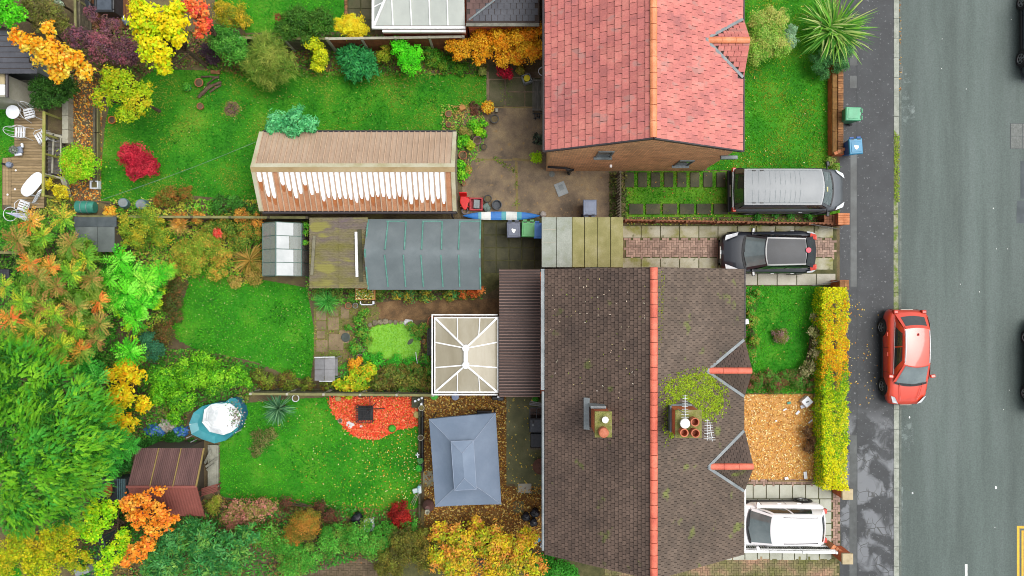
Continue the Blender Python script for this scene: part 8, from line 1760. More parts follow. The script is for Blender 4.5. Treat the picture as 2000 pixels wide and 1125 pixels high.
pot('pot of the crimson maple', 982,140,.16, m_tc, .25)
pot('black pot at the corner of the orange hedge', 942,140,.17, m_black, .25, plant_cols=['#7a8a40', '#98a050'])
t = thing('square_planter', 'square white framed planter holding a yellow bucket by the bench', 'planter', P(1029,153,0)); c = P(1029,153,.35)
for k in range(4): a = k * math.pi / 2 + .35; MB().obox((c[0] + .17 * math.cos(a), c[1] + .17 * math.sin(a),.17),.05,.37,.34, rz=a).build('side', m_lead, t)
MB().lathe((c[0], c[1], 0), [(.1,0),(.13,.36),(.14,.38),(0,.38)], 16).build('bucket', M('yellow_bucket', S('#e8d818', .8), rough=.5), t)
b = thing('garden_bench', 'weathered grey slatted bench against the red house', 'bench', (*P(1048,188)[:2], .01)); m_bs3 = M('bench_wood', S('#6a6862'), S('#4f4d48'), S('#858078'), scale=5, fine=.25, rough=.85, rnd=.12, stretch=(4,.6,1))
for k in range(7): MB().box(PX(1040 + k * 2.3,.45), PY(214,.45),.42, PX(1041.8 + k * 2.3,.45), PY(158,.45),.45).build('seat_slat', m_bs3, b)
for k in range(16): yy = PY(212,.6) + k * .077; MB().beam((PX(1056.5,.5), yy, .45),(PX(1058,.8), yy, .82),.03,.02).build('back_slat', m_bs3, b)
for py in (157,215): MB().box(PX(1040,.6), PY(py + 1.2,.6),.6, PX(1060,.6), PY(py - 1.2,.6),.64).build('arm', m_bs3, b); [MB().box(PX(px, .3) - .03, PY(py, .3) - .03,0.01, PX(px, .3) + .03, PY(py, .3) + .03,.6).build('leg', m_bs3, b) for px in (1042,1057)]
MB().beam((PX(1058,.8), PY(213,.8),.84),(PX(1058,.8), PY(158,.8),.84),.04,.05).build('back_rail', m_bs3, b)
t = thing('boot_scraper', 'dark metal stand beside the lower end of the bench', 'stand', P(1048,228,0))
for a, b_ in (((1040,222),(1060,222)),((1042,232),(1056,228)),((1044,222),(1046,234)),((1054,222),(1053,232))): MB().beam(P(*a, .3), P(*b_, .3),.05,.04).build('bar', m_trim, t)
MB().box(*[v - .03 for v in P(1049,227)[:2]], .01, *[v + .03 for v in P(1049,227)[:2]], .28).build('leg', m_trim, t)
# red chair, crate, tubs
m_redp = M('red_plastic', S('#e02020', .72), S('#c81818', .7), rough=.4, scale=3)
m_crate = M('red_crate', S('#c84048', .7), S('#a83038', .7), rough=.5, scale=4)
t = thing('red_garden_chair', 'bright red plastic chair by the tan garage corner', 'chair', P(907,394,0)); c = P(907,394,.45); m = MB()
pl_ = [(c[0] + r_ * math.cos(a), c[1] + .02 + r_ * 1.35 * math.sin(a)) for a, r_ in zip(np.linspace(0,6.283,21)[:-1], [.22,.24,.2,.16,.2,.25,.26,.24,.22,.2,.2,.2,.19,.2,.24,.28,.27,.22,.18,.18])]
m.prism(pl_, .4,.46); m.build('seat', m_redp, t, bevel=.03); MB().obox((c[0] - .05, c[1] + .3,.62),.34,.06,.4, rx=-.3).build('backrest', m_redp, t, bevel=.03)
for sx in (-.15,.15):
	for sy in (-.2,.2): MB().tube([(c[0] + sx, c[1] + sy, .4),(c[0] + sx * 1.2, c[1] + sy * 1.2,.01)], .025,6).build('leg', m_redp, t)
t = thing('plastic_crate', 'pinkish red crate holding a grey box on the patio', 'crate', P(930,398,0)); x0, y0, _ = P(917,411,.3); x1, y1, _ = P(942.5,386,.3)
MB().box(x0, y0,.01, x1, y1,.05).build('base', m_crate, t)
for q in ((x0, y0, x1, y0 + .05),(x0, y1 - .05, x1, y1),(x0, y0 + .052, x0 + .05, y1 - .052),(x1 - .05, y0 + .052, x1, y1 - .052)): MB().box(q[0], q[1], .05, q[2], q[3], .32).build('side', m_crate, t, bevel=.01)
MB().obox(P(931,399,.2),.26,.38,.24, rz=-.05).build('grey_box', m_lead, t, bevel=.02)
pot('square black pot with tools on the patio', 953,388,.17, m_black, .3)
lathe_thing('rubber_tub', 'round black rubber tub on the patio by the paddle board', 'tub', 970.5,400,.01, [(.17,0),(.2,.02),(.215,.22),(.19,.22),(.17,.06),(0,.05)], M('rubber', S('#50555c', .7), S('#3f444a', .7), rough=.6, scale=5),22, ztop=.24)
one('folded_tarp', MB().obox(P(950,405,.15),.3,.34,.24, rz=.6).obox(P(953,408,.2),.2,.26,.16, rz=-.2), M('grey_green_tarp', S('#6a8078', .65), S('#55685f', .6), rough=.6, scale=4), 'grey green folded sheet beside the rubber tub', 'sheet', P(951,405,0), bevel=.06)
one('coiled_hose', MB().tube([(P(908,412,.2)[0] + .13 * math.cos(a), P(908,412,.2)[1] + .13 * math.sin(a),.1 + a * .008) for a in np.linspace(0,18,60)], .018,6), M('hose_grey', S('#8a8494', .6), rough=.5), 'coiled grey hose at the foot of the red chair', 'hose', P(908,412,0))
# paddle board in blue, white and teal bands
pb = thing('paddle_board', 'blue paddle board with white and teal bands on the patio edge', 'paddle board', (*P(980,421)[:2], 0))
bands = [(0, '#2f78c8'),(.12, '#3a80d0'),(.2, '#6fb8c8'),(.24, '#e8ece8'),(.36, '#3a80d0'),(.5, '#5fb0b8'),(.56, '#e8ece8'),(.7, '#58b0c0'),(.76, '#3a80d0'),(1.0, None)]
for (a, col),(b_, _) in zip(bands[:-1], bands[1:]):
	m = MB(); tp, bt = [], []
	for k in range(7):
		t_ = a + (b_ - a) * k / 6; w = .17 * (1 - abs(2 * t_ - 1) ** 3.2) + .012; sk_ = .0; x = PX(904 + 151 * t_, .3); y = PY(421.5,.3)
		tp.append((x, y, w))
	rows = [[(x + s_ * .06 * 0, y + s_ * w, .3 + .04 * (1 - abs(s_) ** 2)) for s_ in (-1,-.6,0,.6,1)] for x, y, w in tp]
	m.grid([r[::-1] for r in rows]); m.grid([[(p[0], p[1], .26) for p in r] for r in rows])
	m.grid([[r[0], (r[0][0], r[0][1], .26)] for r in rows]); m.grid([[(r[-1][0], r[-1][1], .26), r[-1]] for r in rows]); m.build('band', M('board_' + col, S(col, .72), rough=.35, scale=3), pb)
for k in (.25,.75): MB().box(PX(904 + 151 * k) - .05, PY(423),.01, PX(904 + 151 * k) + .05, PY(418),.255).build('rest', m_fence, pb)
lathe_thing('glass_float', 'pale glass globe at the end of the paddle board', 'globe', 1061,418,.01, [(.03,0),(.12,.06),(.15,.15),(.12,.24),(.03,.29),(0,.29)], M('pale_globe', S('#b8b0a8', .7), S('#98908a', .7), rough=.25, scale=5),16)
t = thing('drain_cover', 'pale grey square drain cover lying askew on the patio', 'drain cover', P(1096,369,0)); c = P(1096,369,.02)
MB().obox((c[0], c[1], .025),.47,.58,.03, rz=R(22)).build('plate', m_lead, t, bevel=.005); MB().obox((c[0], c[1] + .06,.043),.2,.24,.006, rz=R(22)).build('grid_panel', m_lead_d, t)
lathe_thing('round_drain', 'round dark drain cover at the red house wall', 'drain cover', 1078,340,.009, [(.13,0),(.13,.015),(.1,.015),(.1,.008),(.06,.008),(.06,.018),(0,.018)], m_iron, 16)
# stepping slabs in the grassy drive
sp_ = thing('stepping_slabs', 'two rows of dark stepping slabs sunk in the grassy drive', None, (*P(1330,375)[:2], 0), kind='structure'); tag(sp_, kind='structure')
for k in range(8): MB().box(PX(1220 + k * 25.5), PY(366),.005, PX(1238 + k * 25.5), PY(337),.075).build('stepping_slab', m_slab_dark, sp_, bevel=.02)
for k in range(7): MB().box(PX(1228 + k * 33), PY(419),.005, PX(1256 + k * 33), PY(398),.075).build('stepping_slab', m_slab_dark, sp_, bevel=.02)
# ---- pond
wt = M('duckweed_water', S('#86cc34', .66), S('#76bc30', .66), S('#98d844', .66), scale=2.2, fine=.2, fscale=50, rough=.5, contrast=.25)
struct('pond_water', MB().sheet(PP([(719,655),(724,643),(735,637),(760,633),(792,631),(814,637),(821,655),(821,680),(815,697),(770,703),(730,700),(719,688)]),.05), wt, 'small pond covered in bright duckweed')
p = scatter(PP([(717,655),(722,641),(735,635),(760,631),(792,629),(816,635),(823,655),(823,682),(816,699),(770,706),(728,703),(717,690)]),420); n = len(p)
tag(quads_obj('duckweed', leaf_verts(np.concatenate([p, .056 + rng.random((n, 1)) * .012], 1), np.array([[0,0,1.]]) + rng.normal(0,.12,(n, 3)), rng.normal(size=(n, 3)),.07,.05,0), jitter(pal('#8ed034', '#84c830', '#98d83c', '#7cc02c', g=.78)[rng.integers(0,4, n)], .07,.03), LEAF), 'floating duckweed on the pond', 'duckweed', kind='stuff')
MB_ = MB(); MB_.sheet([(P(802 + 6 * math.cos(a),667 - 5 * math.sin(a))[0], P(802,667 - 6 * math.sin(a + .6))[1]) for a in np.linspace(0,6.283,13)[:-1]], .075); one('lily_pad', MB_, M('dark_water', S('#4a5a3a', .6), rough=.3), 'dark open patch in the duckweed', 'water', P(802,667,.05))
m_stone = M('pond_stone', S('#8a8068'), S('#6a6250'), S('#a89c84'), scale=5, fine=.25, rough=.85, rnd=.25)
def stone(label, px, py, r, mat=None, z=.0, name='pond_stone', grp='stones around the pond'):
	m = MB(); x, y, _ = P(px, py, .1); n = 9; pr = [(r * .9,0),(r, r * .3),(r * .75, r * .62),(0, r * .7)]
	m.lathe((x, y, z), pr, n, sx=random.uniform(.8,1.2), sy=random.uniform(.7,1.1)); m.v = [(a + random.uniform(-.12,.12) * r, b_ + random.uniform(-.12,.12) * r, max(c_ + random.uniform(-.06,.06) * r, 0)) for a, b_, c_ in m.v]; return one(name, m, mat or m_stone, label, 'stone', (x, y, 0), grp, smooth=False)
for i, (a, b_) in enumerate(((722,635),(732,631),(742,629),(752,628),(762,629),(772,630),(716,645),(713,655),(716,665),(712,675),(708,685),(783,630))): stone('rough grey brown stone in the pond edging', a, b_, random.uniform(.1,.15))
stone('pale white stone at the top of the pond', 797,630,.19, M('white_stone', S('#d8d8d8', .75), rough=.7), name='white_stone', grp=None)
lathe_thing('round_disc', 'round dark lid on the paving left of the pond', 'lid', 675,659,.03, [(.2,0),(.2,.02),(.17,.03),(0,.02)], M('dark_lid', S('#46504a', .7), rough=.6),22)
pot('hollow stone pot below the pond paving', 703,698,.16, m_stone, .22); pot('clay pot beside the planter table', 680,597,.15, m_tc, .2); pot('tall grey pot beside the planter table', 694,597,.12, m_lead, .25)
pot('brown bowl beside the weedy paving', 700,680,.2, m_tc, .15, plant_cols=['#4a8a38', '#6aa040'])
pot('orange pot between the pond and conservatory', 826,667,.11, M('orange_pot', S('#d89040', .75), rough=.7),.16)
one('pond_pole', MB().tube([P(812,688,.3), P(815,710,.5)], .018,6), m_wm, 'short white pole at the pond edge', 'pole', P(813,700,0))
b = thing('dark_bench', 'dark slatted bench beside the conservatory', 'bench', (*P(840,668)[:2], 0))
for k in range(4): MB().box(PX(834.5 + k * 2.7,.45), PY(694,.45),.42, PX(836.6 + k * 2.7,.45), PY(641,.45),.45).build('slat', m_trim, b)
for py in (643,692): MB().box(PX(835,.2), PY(py + 1,.2),0, PX(844,.2), PY(py - 1,.2),.42).build('leg', m_trim, b)
one('coiled_hose', MB().tube([(P(843,630,.2)[0] + .16 * math.cos(a), P(843,630,.2)[1] + .27 * math.sin(a),.15 + a * .01) for a in np.linspace(0,18,60)], .02,6), m_tc, 'orange coiled hose at the conservatory corner', 'hose', P(843,630,0))
pt = thing('planter_table', 'timber planter table full of plants at the corrugated store wall', 'planter', (*P(713,573)[:2], 0)); m_ply = M('pale_wood', S('#c08a50', .7), S('#a87440', .7), rough=.8, scale=5); x0, y0, _ = P(694,586,.75); x1, y1, _ = P(732,562,.75)
for q in ((x0, y0, x1, y0 + .05),(x0, y1 - .05, x1, y1),(x0, y0 + .052, x0 + .05, y1 - .052),(x1 - .05, y0 + .052, x1, y1 - .052)): MB().box(q[0], q[1], .5, q[2], q[3], .75).build('side', m_ply, pt)
MB().box(x0 + .052, y0 + .052,.5, x1 - .052, y1 - .052,.68).build('compost', m_soil, pt)
for qx in (x0 + .03, x1 - .03):
	for qy in (y0 + .03, y1 - .03): MB().box(qx - .025, qy - .025,0, qx + .025, qy + .025,.498).build('leg', m_ply, pt)
n = 300; cc = np.stack([rng.uniform(x0 + .05, x1 - .05, n), rng.uniform(y0 + .05, y1 - .05, n),.7 + rng.random(n) * .15], 1); quads_obj('foliage', leaf_verts(cc, np.array([[0,0,1.]]) + rng.normal(0,.5,(n, 3)), rng.normal(size=(n, 3)),.1,.06), jitter(pal('#8aa030', '#c8a840', '#5a8a30', '#d8d8a0')[rng.integers(0,4, n)]), LEAF, pt, ORG[pt.name])
t = thing('seed_tray', 'empty white tray frame below the planter table', 'tray', (*P(718,591)[:2], 0)); x0, y0, _ = P(703,596,.3); x1, y1, _ = P(731,588,.3)
for q in ((x0, y0, x1, y0 + .04),(x0, y0, x0 + .04, y1),(x1 - .08, y0, x1, y1)): MB().box(q[0], q[1], .2, q[2], q[3], .3).build('side', m_wp, t)
for xx in (x0 + .02, x1 - .04): MB().box(xx - .02, y0 + .05,0, xx + .02, y0 + .09,.2).build('leg', m_wp, t)
# swing seat with grey cover
sw = thing('covered_swing_seat', 'garden swing seat under a worn grey cover at the lawn end', 'swing seat', (*P(632,720)[:2], 0)); m_cov = M('grey_cover', S('#8a8a8c', .66), S('#74746f', .66), S('#9c9c9e', .66), scale=2.5, fine=.12, rough=.7, contrast=.25)
xa, xb, ya, yb = PX(613,1.5), PX(653,1.5), PY(744,1.5), PY(700,1.5); xm = PX(633.5,1.5)
for x0, x1, z0, z1 in ((xa, xm - .01,1.38,1.5),(xm + .01, xb, 1.5,1.4)):
	for y0, y1 in ((ya, (ya + yb) / 2 - .005),((ya + yb) / 2 + .005, yb)): m = MB(); m.add([(x0, y0, z0),(x1, y0, z1),(x1, y1, z1),(x0, y1, z0)], [(0,1,2,3)]); m.add([(x0, y0, z0 - .01),(x1, y0, z1 - .01),(x1, y1, z1 - .01),(x0, y1, z0 - .01)], [(3,2,1,0)]); m.build('canopy_panel', m_cov, sw)
for x in (xa + .05, xb - .05):
	for y in (ya + .04, yb - .04): MB().tube([(x, y, 0),(x * .6 + xm * .4, y, 1.4)], .02,6).build('leg', m_lead, sw)
MB().box(xa + .1, ya + .1,.45, xb - .1, yb - .1,.5).build('seat', m_cov, sw); MB().tube([(xa, yb + .03,1.4),(xb, yb + .05,1.42)], .025,6).build('cross_bar', m_wm, sw); MB().tube([(xa + .2, ya - .02,1.4),(xb - .1, ya - .02,1.42)], .025,6).build('cross_bar', m_wm, sw)
# fire basket on the red bark
fb_ = thing('fire_basket', 'black wire basket with crossed poles on the red bark', 'fire basket', (*P(712,810)[:2], .03)); x0, y0, _ = P(695,825,.5); x1, y1, _ = P(728,793,.5)
for k in range(8): xx = x0 + (x1 - x0) * k / 7; MB().box(xx - .012, y0,.45, xx + .012, y1,.47).build('bar', m_trim, fb_)
for k in range(8): yy = y0 + (y1 - y0) * k / 7; MB().box(x0, yy - .012,.472, x1, yy + .012,.49).build('bar', m_trim, fb_)
MB().box(x0 + .05, y0 + .05,.05, x1 - .05, y1 - .05,.3).build('bowl', m_black, fb_, bevel=.05)
for qx in (x0 + .02, x1 - .02):
	for qy in (y0 + .02, y1 - .02): MB().box(qx - .015, qy - .015,.03, qx + .015, qy + .015,.45).build('leg', m_trim, fb_)
for a, b_ in (((692,799),(752,798)),((722,770),(723,800)),((706,822),(722,800)),((735,786),(722,800)),((722,800),(728,822))): MB().tube([P(*a, .95), P(*b_, .95)], .018,6).build('pole', m_trim, fb_)
x, y, _ = P(722,800,.5); MB().tube([(x, y, .03),(x, y, .95)], .025,8).build('mast', m_trim, fb_)
for i, (a, b_, r) in enumerate(((680,826,.09),(687,829,.12),(683,834,.08),(705,833,.07),(677,831,.05))): stone('white pebble on the red bark', a, b_, r, MATS['white_stone'], .03, 'white_pebble', 'white pebbles on the red bark')
lathe_thing('topiary_ball', 'small round green ball plant at the red bark edge', 'plant', 765,838,.0, [(.08,0),(.15,.08),(.17,.17),(.12,.27),(0,.3)], M('topiary_green', S('#48b030', .7), S('#2f8a20', .65), scale=20, rough=.9, fine=.3, bump=.6),14)
stone('flat yellow rock at the corner of the red bark bed', 816,810,.2, M('yellow_rock', S('#b8a868', .7), rough=.85, scale=5),0, 'rock', None); stone('rock at the left corner of the red bark bed', 660,779,.16, MATS['yellow_rock'], 0, 'rock', None)
pot('cream ring pot at the left edge of the red bark', 664,822,.1, m_post, .12); pot('white ring pot behind the yucca', 577,778,.16, m_wp, .2)
for i, (a, b_) in enumerate(((823,797),(821.5,855))): pot('grey pot on the dark edging, %s of two' % ('upper', 'lower')[i], a, b_, .13, m_post, .18, z0=.32, plant_cols=None)
pot('green planted pot on the dark edging', 819,914,.14, m_teal, .16, plant_cols=['#38b838', '#58c848'], z0=.1); pot('small leafy pot above the green planted one', 821,900,.12, m_black, .16, plant_cols=['#4a8a48', '#6aa868'], z0=.32)
t = thing('garden_ornaments', 'white ornaments at the top end of the dark edging', 'ornaments', P(815,782,0)); [MB().obox(P(x_, y_, .4),.1,.1,.2, rz=r_).build('ornament', m_wp, t, bevel=.03) for x_, y_, r_ in ((811,783,.3),(818,780,.8),(824,777,.1),(823,789,.5))]; MB().box(*[v - .25 for v in P(817,783)[:2]], 0, *[v + .2 for v in P(817,783)[:2]], .3).build('plinth', m_slab_dark, t)
one('white_cross_stake', MB().beam(P(812,889,.5), P(819,888,.5),.04,.03).beam(P(815,884,.5), P(816,894,.5),.04,.03).tube([P(815,889,.5),(P(815,889,.5)[0], P(815,889,.5)[1], 0)], .02,6), m_wp, 'white crossed stake by the dark edging', 'stake', P(815,889,0))
one('tool_bag', MB().obox(P(812,958,.3),.26,.2,.2, rz=.3).obox(P(820,955,.35),.16,.34,.3, rz=.1), M('white_teal_bag', S('#c8dce0', .75), S('#4aa0b8', .7), S('#e8ecec', .8), scale=6, rough=.5), 'white and teal bag hanging on the lower edging', 'bag', P(816,957,0), bevel=.04)
t = thing('bamboo_canes', 'pale canes leaning at the lower edging', 'canes', P(812,975,0)); [MB().tube([P(a, b_, .05), P(c_, d_, .9)], .015,5).build('cane', m_post, t) for a, b_, c_, d_ in ((805,985,817,962),(808,988,818,964),(803,982,812,966))]
t = thing('chimenea', 'dark clay chimenea by the gazebo corner', 'chimenea', P(836,992,0)); c = P(836,990,.6); MB().lathe((c[0], c[1], 0), [(.12,0),(.14,.12),(.25,.3),(.26,.48),(.14,.72),(.1,.8)], 16).build('body', M('dark_clay', S('#6a4a44', .7), rough=.7), t); MB().lathe((c[0] - .0, c[1] - .12,.8), [(.1,-.1),(.1,.15),(.07,.15),(.07,0),(0,0)], 14).build('flue', m_post, t)
# black bags, crate, storage
m_bag = M('bin_bag', S('#2a2c34', .6), S('#1c1e24', .6), S('#44464e', .6), scale=8, rough=.25, bump=1.0, bscale=14)
def bag(label, px, py, r, mat=None):
	m = MB(); x, y, _ = P(px, py, r); rows = []
	for j in range(8):
		th = math.pi * j / 7; rows.append([(x + r * math.sin(th) * math.cos(a) * (1 + .18 * math.sin(a * 3 + j)), y + r * math.sin(th) * math.sin(a) * (1 + .16 * math.cos(a * 4 + j * 2)), max(.01, r * .75 - r * .85 * math.cos(th))) for a in np.linspace(0,6.283,17)])
	m.grid([r_[::-1] for r_ in rows]); return one('bin_bag', m, mat or m_bag, label, 'bag', (x, y, 0), 'black bin bags', smooth=True)
bag('black bin bag left of the three by the brown house', 1027,1010,.2); bag('black bin bag upper right of the three by the brown house', 1045,1002,.21); bag('black bin bag lowest of the three by the brown house', 1042,1021,.19); bag('black bin bag standing in the lower green hedge', 698,1014,.28)
t = thing('white_crate', 'white crate with a teal cloth beside the black bag', 'crate', P(720,1027,0)); c = P(720,1027,.35); MB().obox((c[0], c[1], .18),.42,.5,.34, rz=.12).build('box', m_wp, t, bevel=.03); MB().obox((c[0], c[1] + .05,.358),.3,.22,.02, rz=.12).build('cloth', m_teal, t); MB().obox((c[0], c[1] - .14,.36),.22,.14,.05, rz=.12).build('papers', m_lead, t, bevel=.02)
st = thing('storage_cabinet', 'black plastic storage cabinet and shelf against the brown house', 'cabinet', (*P(1047,830)[:2], 0)); m_cab = M('cabinet_black', S('#3a3e44', .6), S('#2c3036', .6), rough=.4, scale=4)
x0, x1 = PX(1034,1.0), PX(1062,1.0); MB().box(x0, PY(845,1),.01, x1, PY(817,1),1.0).build('carcass', m_cab, st, bevel=.02); MB().box(x0 + .04, PY(843,1),1.0, x1 - .04, PY(819,1),1.03).build('lid', M('lid_grey', S('#4f555e', .6), rough=.4), st, bevel=.01)
for q in ((x0, PY(816,1), x0 + .04, PY(796,1)),(x1 - .04, PY(816,1), x1, PY(796,1)),(x0, PY(797.5,1), x1, PY(795.5,1)),((x0 + x1) / 2 - .015, PY(816,1),(x0 + x1) / 2 + .015, PY(797,1)),(x0 + .04, PY(807,1), x1 - .04, PY(806,1))): MB().box(q[0], q[1], .95, q[2], q[3], 1.0).build('shelf_bar', m_cab, st)
MB().box(x0 + .05, PY(816,.3),.1, x1 - .05, PY(798,.3),.14).build('shelf', M('shelf_brown', S('#7a6860', .66), rough=.7), st)
MB().box(x0 + .06, PY(874,.7),.01, x1, PY(847,.7),.7).build('box', M('box_dark', S('#44484e', .6), S('#34383e', .6), scale=6, rough=.5), st, bevel=.02); MB().box(x0 + .06, PY(878,.5),.01, x1, PY(874.5,.5),.5).build('base_board', m_fence, st)
for k in (-.08,.08): MB().lathe((P(1041,828,1.04)[0] + .0, P(1041,827,1.04)[1] + k * .9,1.03), [(.05,0),(.05,.03),(0,.035)], 12).build('knob', m_lead if k < 0 else m_black, st)
one('stacked_poles', MB().beam(P(1034,787,.9), P(1062,791,.9),.05,.05).beam(P(1034,790,.95), P(1062,794,.95),.04,.04).beam(P(1036,784,.9), P(1060,788,.9),.04,.04), m_lead, 'bundle of grey poles behind the storage cabinet', 'poles', P(1048,790,0))
lathe_thing('potted_shrub', 'small lime plant at the extension corner', 'plant', 1047,780,.0, [(.1,0),(.14,.2),(.16,.3),(.1,.4),(0,.42)], MATS['topiary_green'], 12)
lathe_thing('fire_bowl', 'rusty brown fire bowl half under the eaves of the brown house', 'fire bowl', 1056,912,.01, [(.12,0),(.25,.12),(.33,.3),(.35,.42),(.2,.5),(.0,.52)], M('rust_brown', S('#6a4434', .66), S('#54362a', .6), rough=.7, scale=6),20, ztop=.5)
one('blue_crate', MB().obox(P(1047,1053,.2),.34,.26,.3, rz=.5), M('blue_crate', S('#3a88b0', .66), rough=.5), 'blue plastic box in the leaves by the house corner', 'box', P(1047,1053,0), bevel=.03)
lathe_thing('white_pipe', 'short white pipe standing at the house corner', 'pipe', 1058,1063,.01, [(.07,0),(.07,.35),(.05,.35),(.05,.05),(0,.05)], m_wp, 14)
t = thing('rattan_chair', 'dark rattan chair under the gazebo edge', 'chair', P(940,815,0)); MB().obox(P(945,812,.45),.6,.5,.1).build('seat', m_trim, t, bevel=.03); MB().obox(P(947,803,.75),.6,.08,.5).build('backrest', m_trim, t, bevel=.03)
for a in (-.26,.26):
	for b_ in (-.2,.2): MB().box(P(945,812,.2)[0] + a - .02, P(945,812,.2)[1] + b_ - .02,0, P(945,812,.2)[0] + a + .02, P(945,812,.2)[1] + b_ + .02,.42).build('leg', m_trim, t)
for (a, b_, c_, nm) in ((848,774, '#48c038', 'green watering can beside the conservatory foot'),(889,775, '#8a98b8', 'grey blue round lid beside the conservatory foot')): lathe_thing('garden_tub', nm, 'tub', a, b_, .01, [(.12,0),(.17,.1),(.16,.24),(0,.26)], M('tub_' + c_, S(c_, .7), rough=.5),16)
t = thing('shoe_rack', 'dark boxes against the extension wall', 'boxes', P(970,777,0)); MB().obox(P(968,777,.2),.3,.16,.3).build('box', m_trim, t, bevel=.02); MB().obox(P(978,778,.2),.26,.16,.36).build('box', m_cab, t, bevel=.02); MB().obox(P(973,775,.4),.1,.08,.1).build('cup', m_wp, t)
# ---- pool with white cover, tarpaulins
po = thing('round_pool', 'collapsed teal round pool with crumpled white cover', 'pool', (*P(420,822)[:2], 0)); m_pool = M('teal_pvc', S('#3f98a4', .7), S('#358894', .7), S('#4aa8b2', .7), scale=2, rough=.35); m_poolb = M('blue_pvc', S('#3a78a8', .66), rough=.4, scale=3)
ol = [(369,828),(378,806),(396,793),(420,787),(440,786),(449,778),(460,777),(470,788),(475,812),(464,840),(441,860),(419,866),(395,858),(374,848)]
o2 = [P(x, y, .6) for x, y in ol]; c = P(420,822,.5); m = MB(); rows = [[(x, y, 0.01) for x, y, z in o2 + o2[:1]], [(x, y, .6) for x, y, z in o2 + o2[:1]]]; m.grid(rows); m.build('wall', m_poolb, po)
m = MB(); n = len(o2); inn = [((x - c[0]) * .7 + c[0], (y - c[1]) * .7 + c[1], .5) for x, y, z in o2]; m.grid([[*[(x, y, .605) for x, y, z in o2 + o2[:1]]], inn + inn[:1]]); m.add(inn, [tuple(range(n))]); m.build('rim', m_pool, po)
wc = [(394,824),(399,800),(412,790),(432,786),(449,788),(463,797),(472,815),(466,832),(452,844),(436,850),(408,844)]; c2 = P(428,815,.6); rows = []; ob_ = [P(x, y, .62) for x, y in wc]
for k in range(7):
	f = k / 6; rows.append([((x - c2[0]) * f + c2[0] , (y - c2[1]) * f + c2[1], .6 + .22 * (1 - f) + .05 * math.sin(i * 1.9 + f * 5) * f) for i, (x, y, z) in enumerate(ob_ + ob_[:1])])
m = MB(); m.grid(rows); m.build('cover', M('white_tarp', S('#e8ecf0', .82), S('#d0d6dc', .8), scale=2.5, rough=.5, bump=.6, bscale=4), po)
n = 220; cc = np.stack([rng.normal(P(460,815,.7)[0], .16, n), rng.normal(P(460,812,.7)[1], .28, n), rng.uniform(.66,.74, n)], 1); tag(quads_obj('debris', leaf_verts(cc, np.array([[0,0,1.]]) + rng.normal(0,.3,(n, 3)), rng.normal(size=(n, 3)),.08,.05), jitter(pal('#8a8078', '#5a8a48', '#a8a098', '#6a6058')[rng.integers(0,4, n)]), DRY, po, ORG[po.name]), kind='stuff')
for a in ((372,852),(378,826),(380,860),(475,812),(466,842)): x, y, _ = P(*a, .3); MB().tube([(x, y, 0),(x, y, .66)], .02,6).build('support', m_wm, po)
def tarp(label, px, py, rx, ry, mat, seed):
	r2 = random.Random(seed); x, y, _ = P(px, py, .2); rows = []
	ph = [r2.uniform(0,6) for _ in range(4)]
	for j in range(13):
		row = []
		for i in range(17):
			u, v = i / 8 - 1, j / 6 - 1; z = .12 + .1 * math.sin(u * 5 + ph[0] + v * 2) * math.cos(v * 4 + ph[1]) + .06 * math.sin(u * 11 + v * 7 + ph[2]); e = max(0,1 - (u * u + v * v) * .55); k = 1 / (1 + .25 * u * u * v * v)
			row.append((x + u * rx * k + .04 * math.sin(v * 9 + ph[3]), y + v * ry * k + .04 * math.sin(u * 8), max(.012,(z + .12) * e)))
		rows.append(row)
	m = MB(); m.grid(rows); return one('tarpaulin', m, mat, label, 'tarpaulin', (x, y, 0), 'tarpaulins', smooth=True)
m_bt = M('blue_tarp', S('#3a72b8', .66), S('#2a5aa0', .62), S('#6a98d0', .7), scale=4, rough=.4)
tarp('crumpled blue tarpaulin left of the pool', 300,842,.48,.3, m_bt, 1); tarp('crumpled blue tarpaulin close to the pool', 350,844,.36,.24, m_bt, 2); tarp('crumpled grey white sheet between the blue tarpaulins', 324,832,.4,.3, M('grey_sheet', S('#a8a49c', .7), S('#8a6a50', .6), S('#c8c6c0', .7), scale=4, rough=.6),3)
# ---- dark boxes at the lower left
t = thing('black_planter_box', 'black box with a rusty round plate behind the brown sheet shed', 'box', (*P(212,955)[:2], 0)); x0, y0, _ = P(190,985,.8); x1, y1, _ = P(245,935,.8); MB().box(x0, y0,0, x1, y1,.78).build('box', m_patch, t, bevel=.03); MB().box(x0 + .1, y0 + .1,.78, x1 - .4, y1 - .1,.8).build('top', m_cab, t); c = P(208,958,1.0); m = MB(); m.lathe((c[0], c[1], .84), [(.05,0),(.26,.02),(.28,.05),(.2,.07),(0,.06)], 18, sx=.7, sy=1.2); m.build('rusty_plate', M('rust', S('#b06a30', .7), S('#8a4f28', .66), scale=6, rough=.8), t); [MB().box(x1 - .35 + k * .09, y0,.78, x1 - .3 + k * .09, y1,.82).build('slat', m_tealg, t) for k in range(4)]
struct('path', MB().sheet(PP([(178,1020),(215,1030),(235,1060),(205,1090),(195,1140),(150,1140),(170,1080)]),.02), m_patch, 'dark grey path in the bottom left corner')
one('grey_box', MB().obox(P(165,1112,.3),.6,.3,.5, rz=.3), m_lead, 'pale grey box at the bottom left path', 'box', P(165,1112,0), bevel=.03)
sb = struct('path', MB().sheet(PP([(300,1000),(360,1000),(360,1045),(290,1050)]),.008), m_slab_brown, 'brown paved spot behind the brown sheet shed')
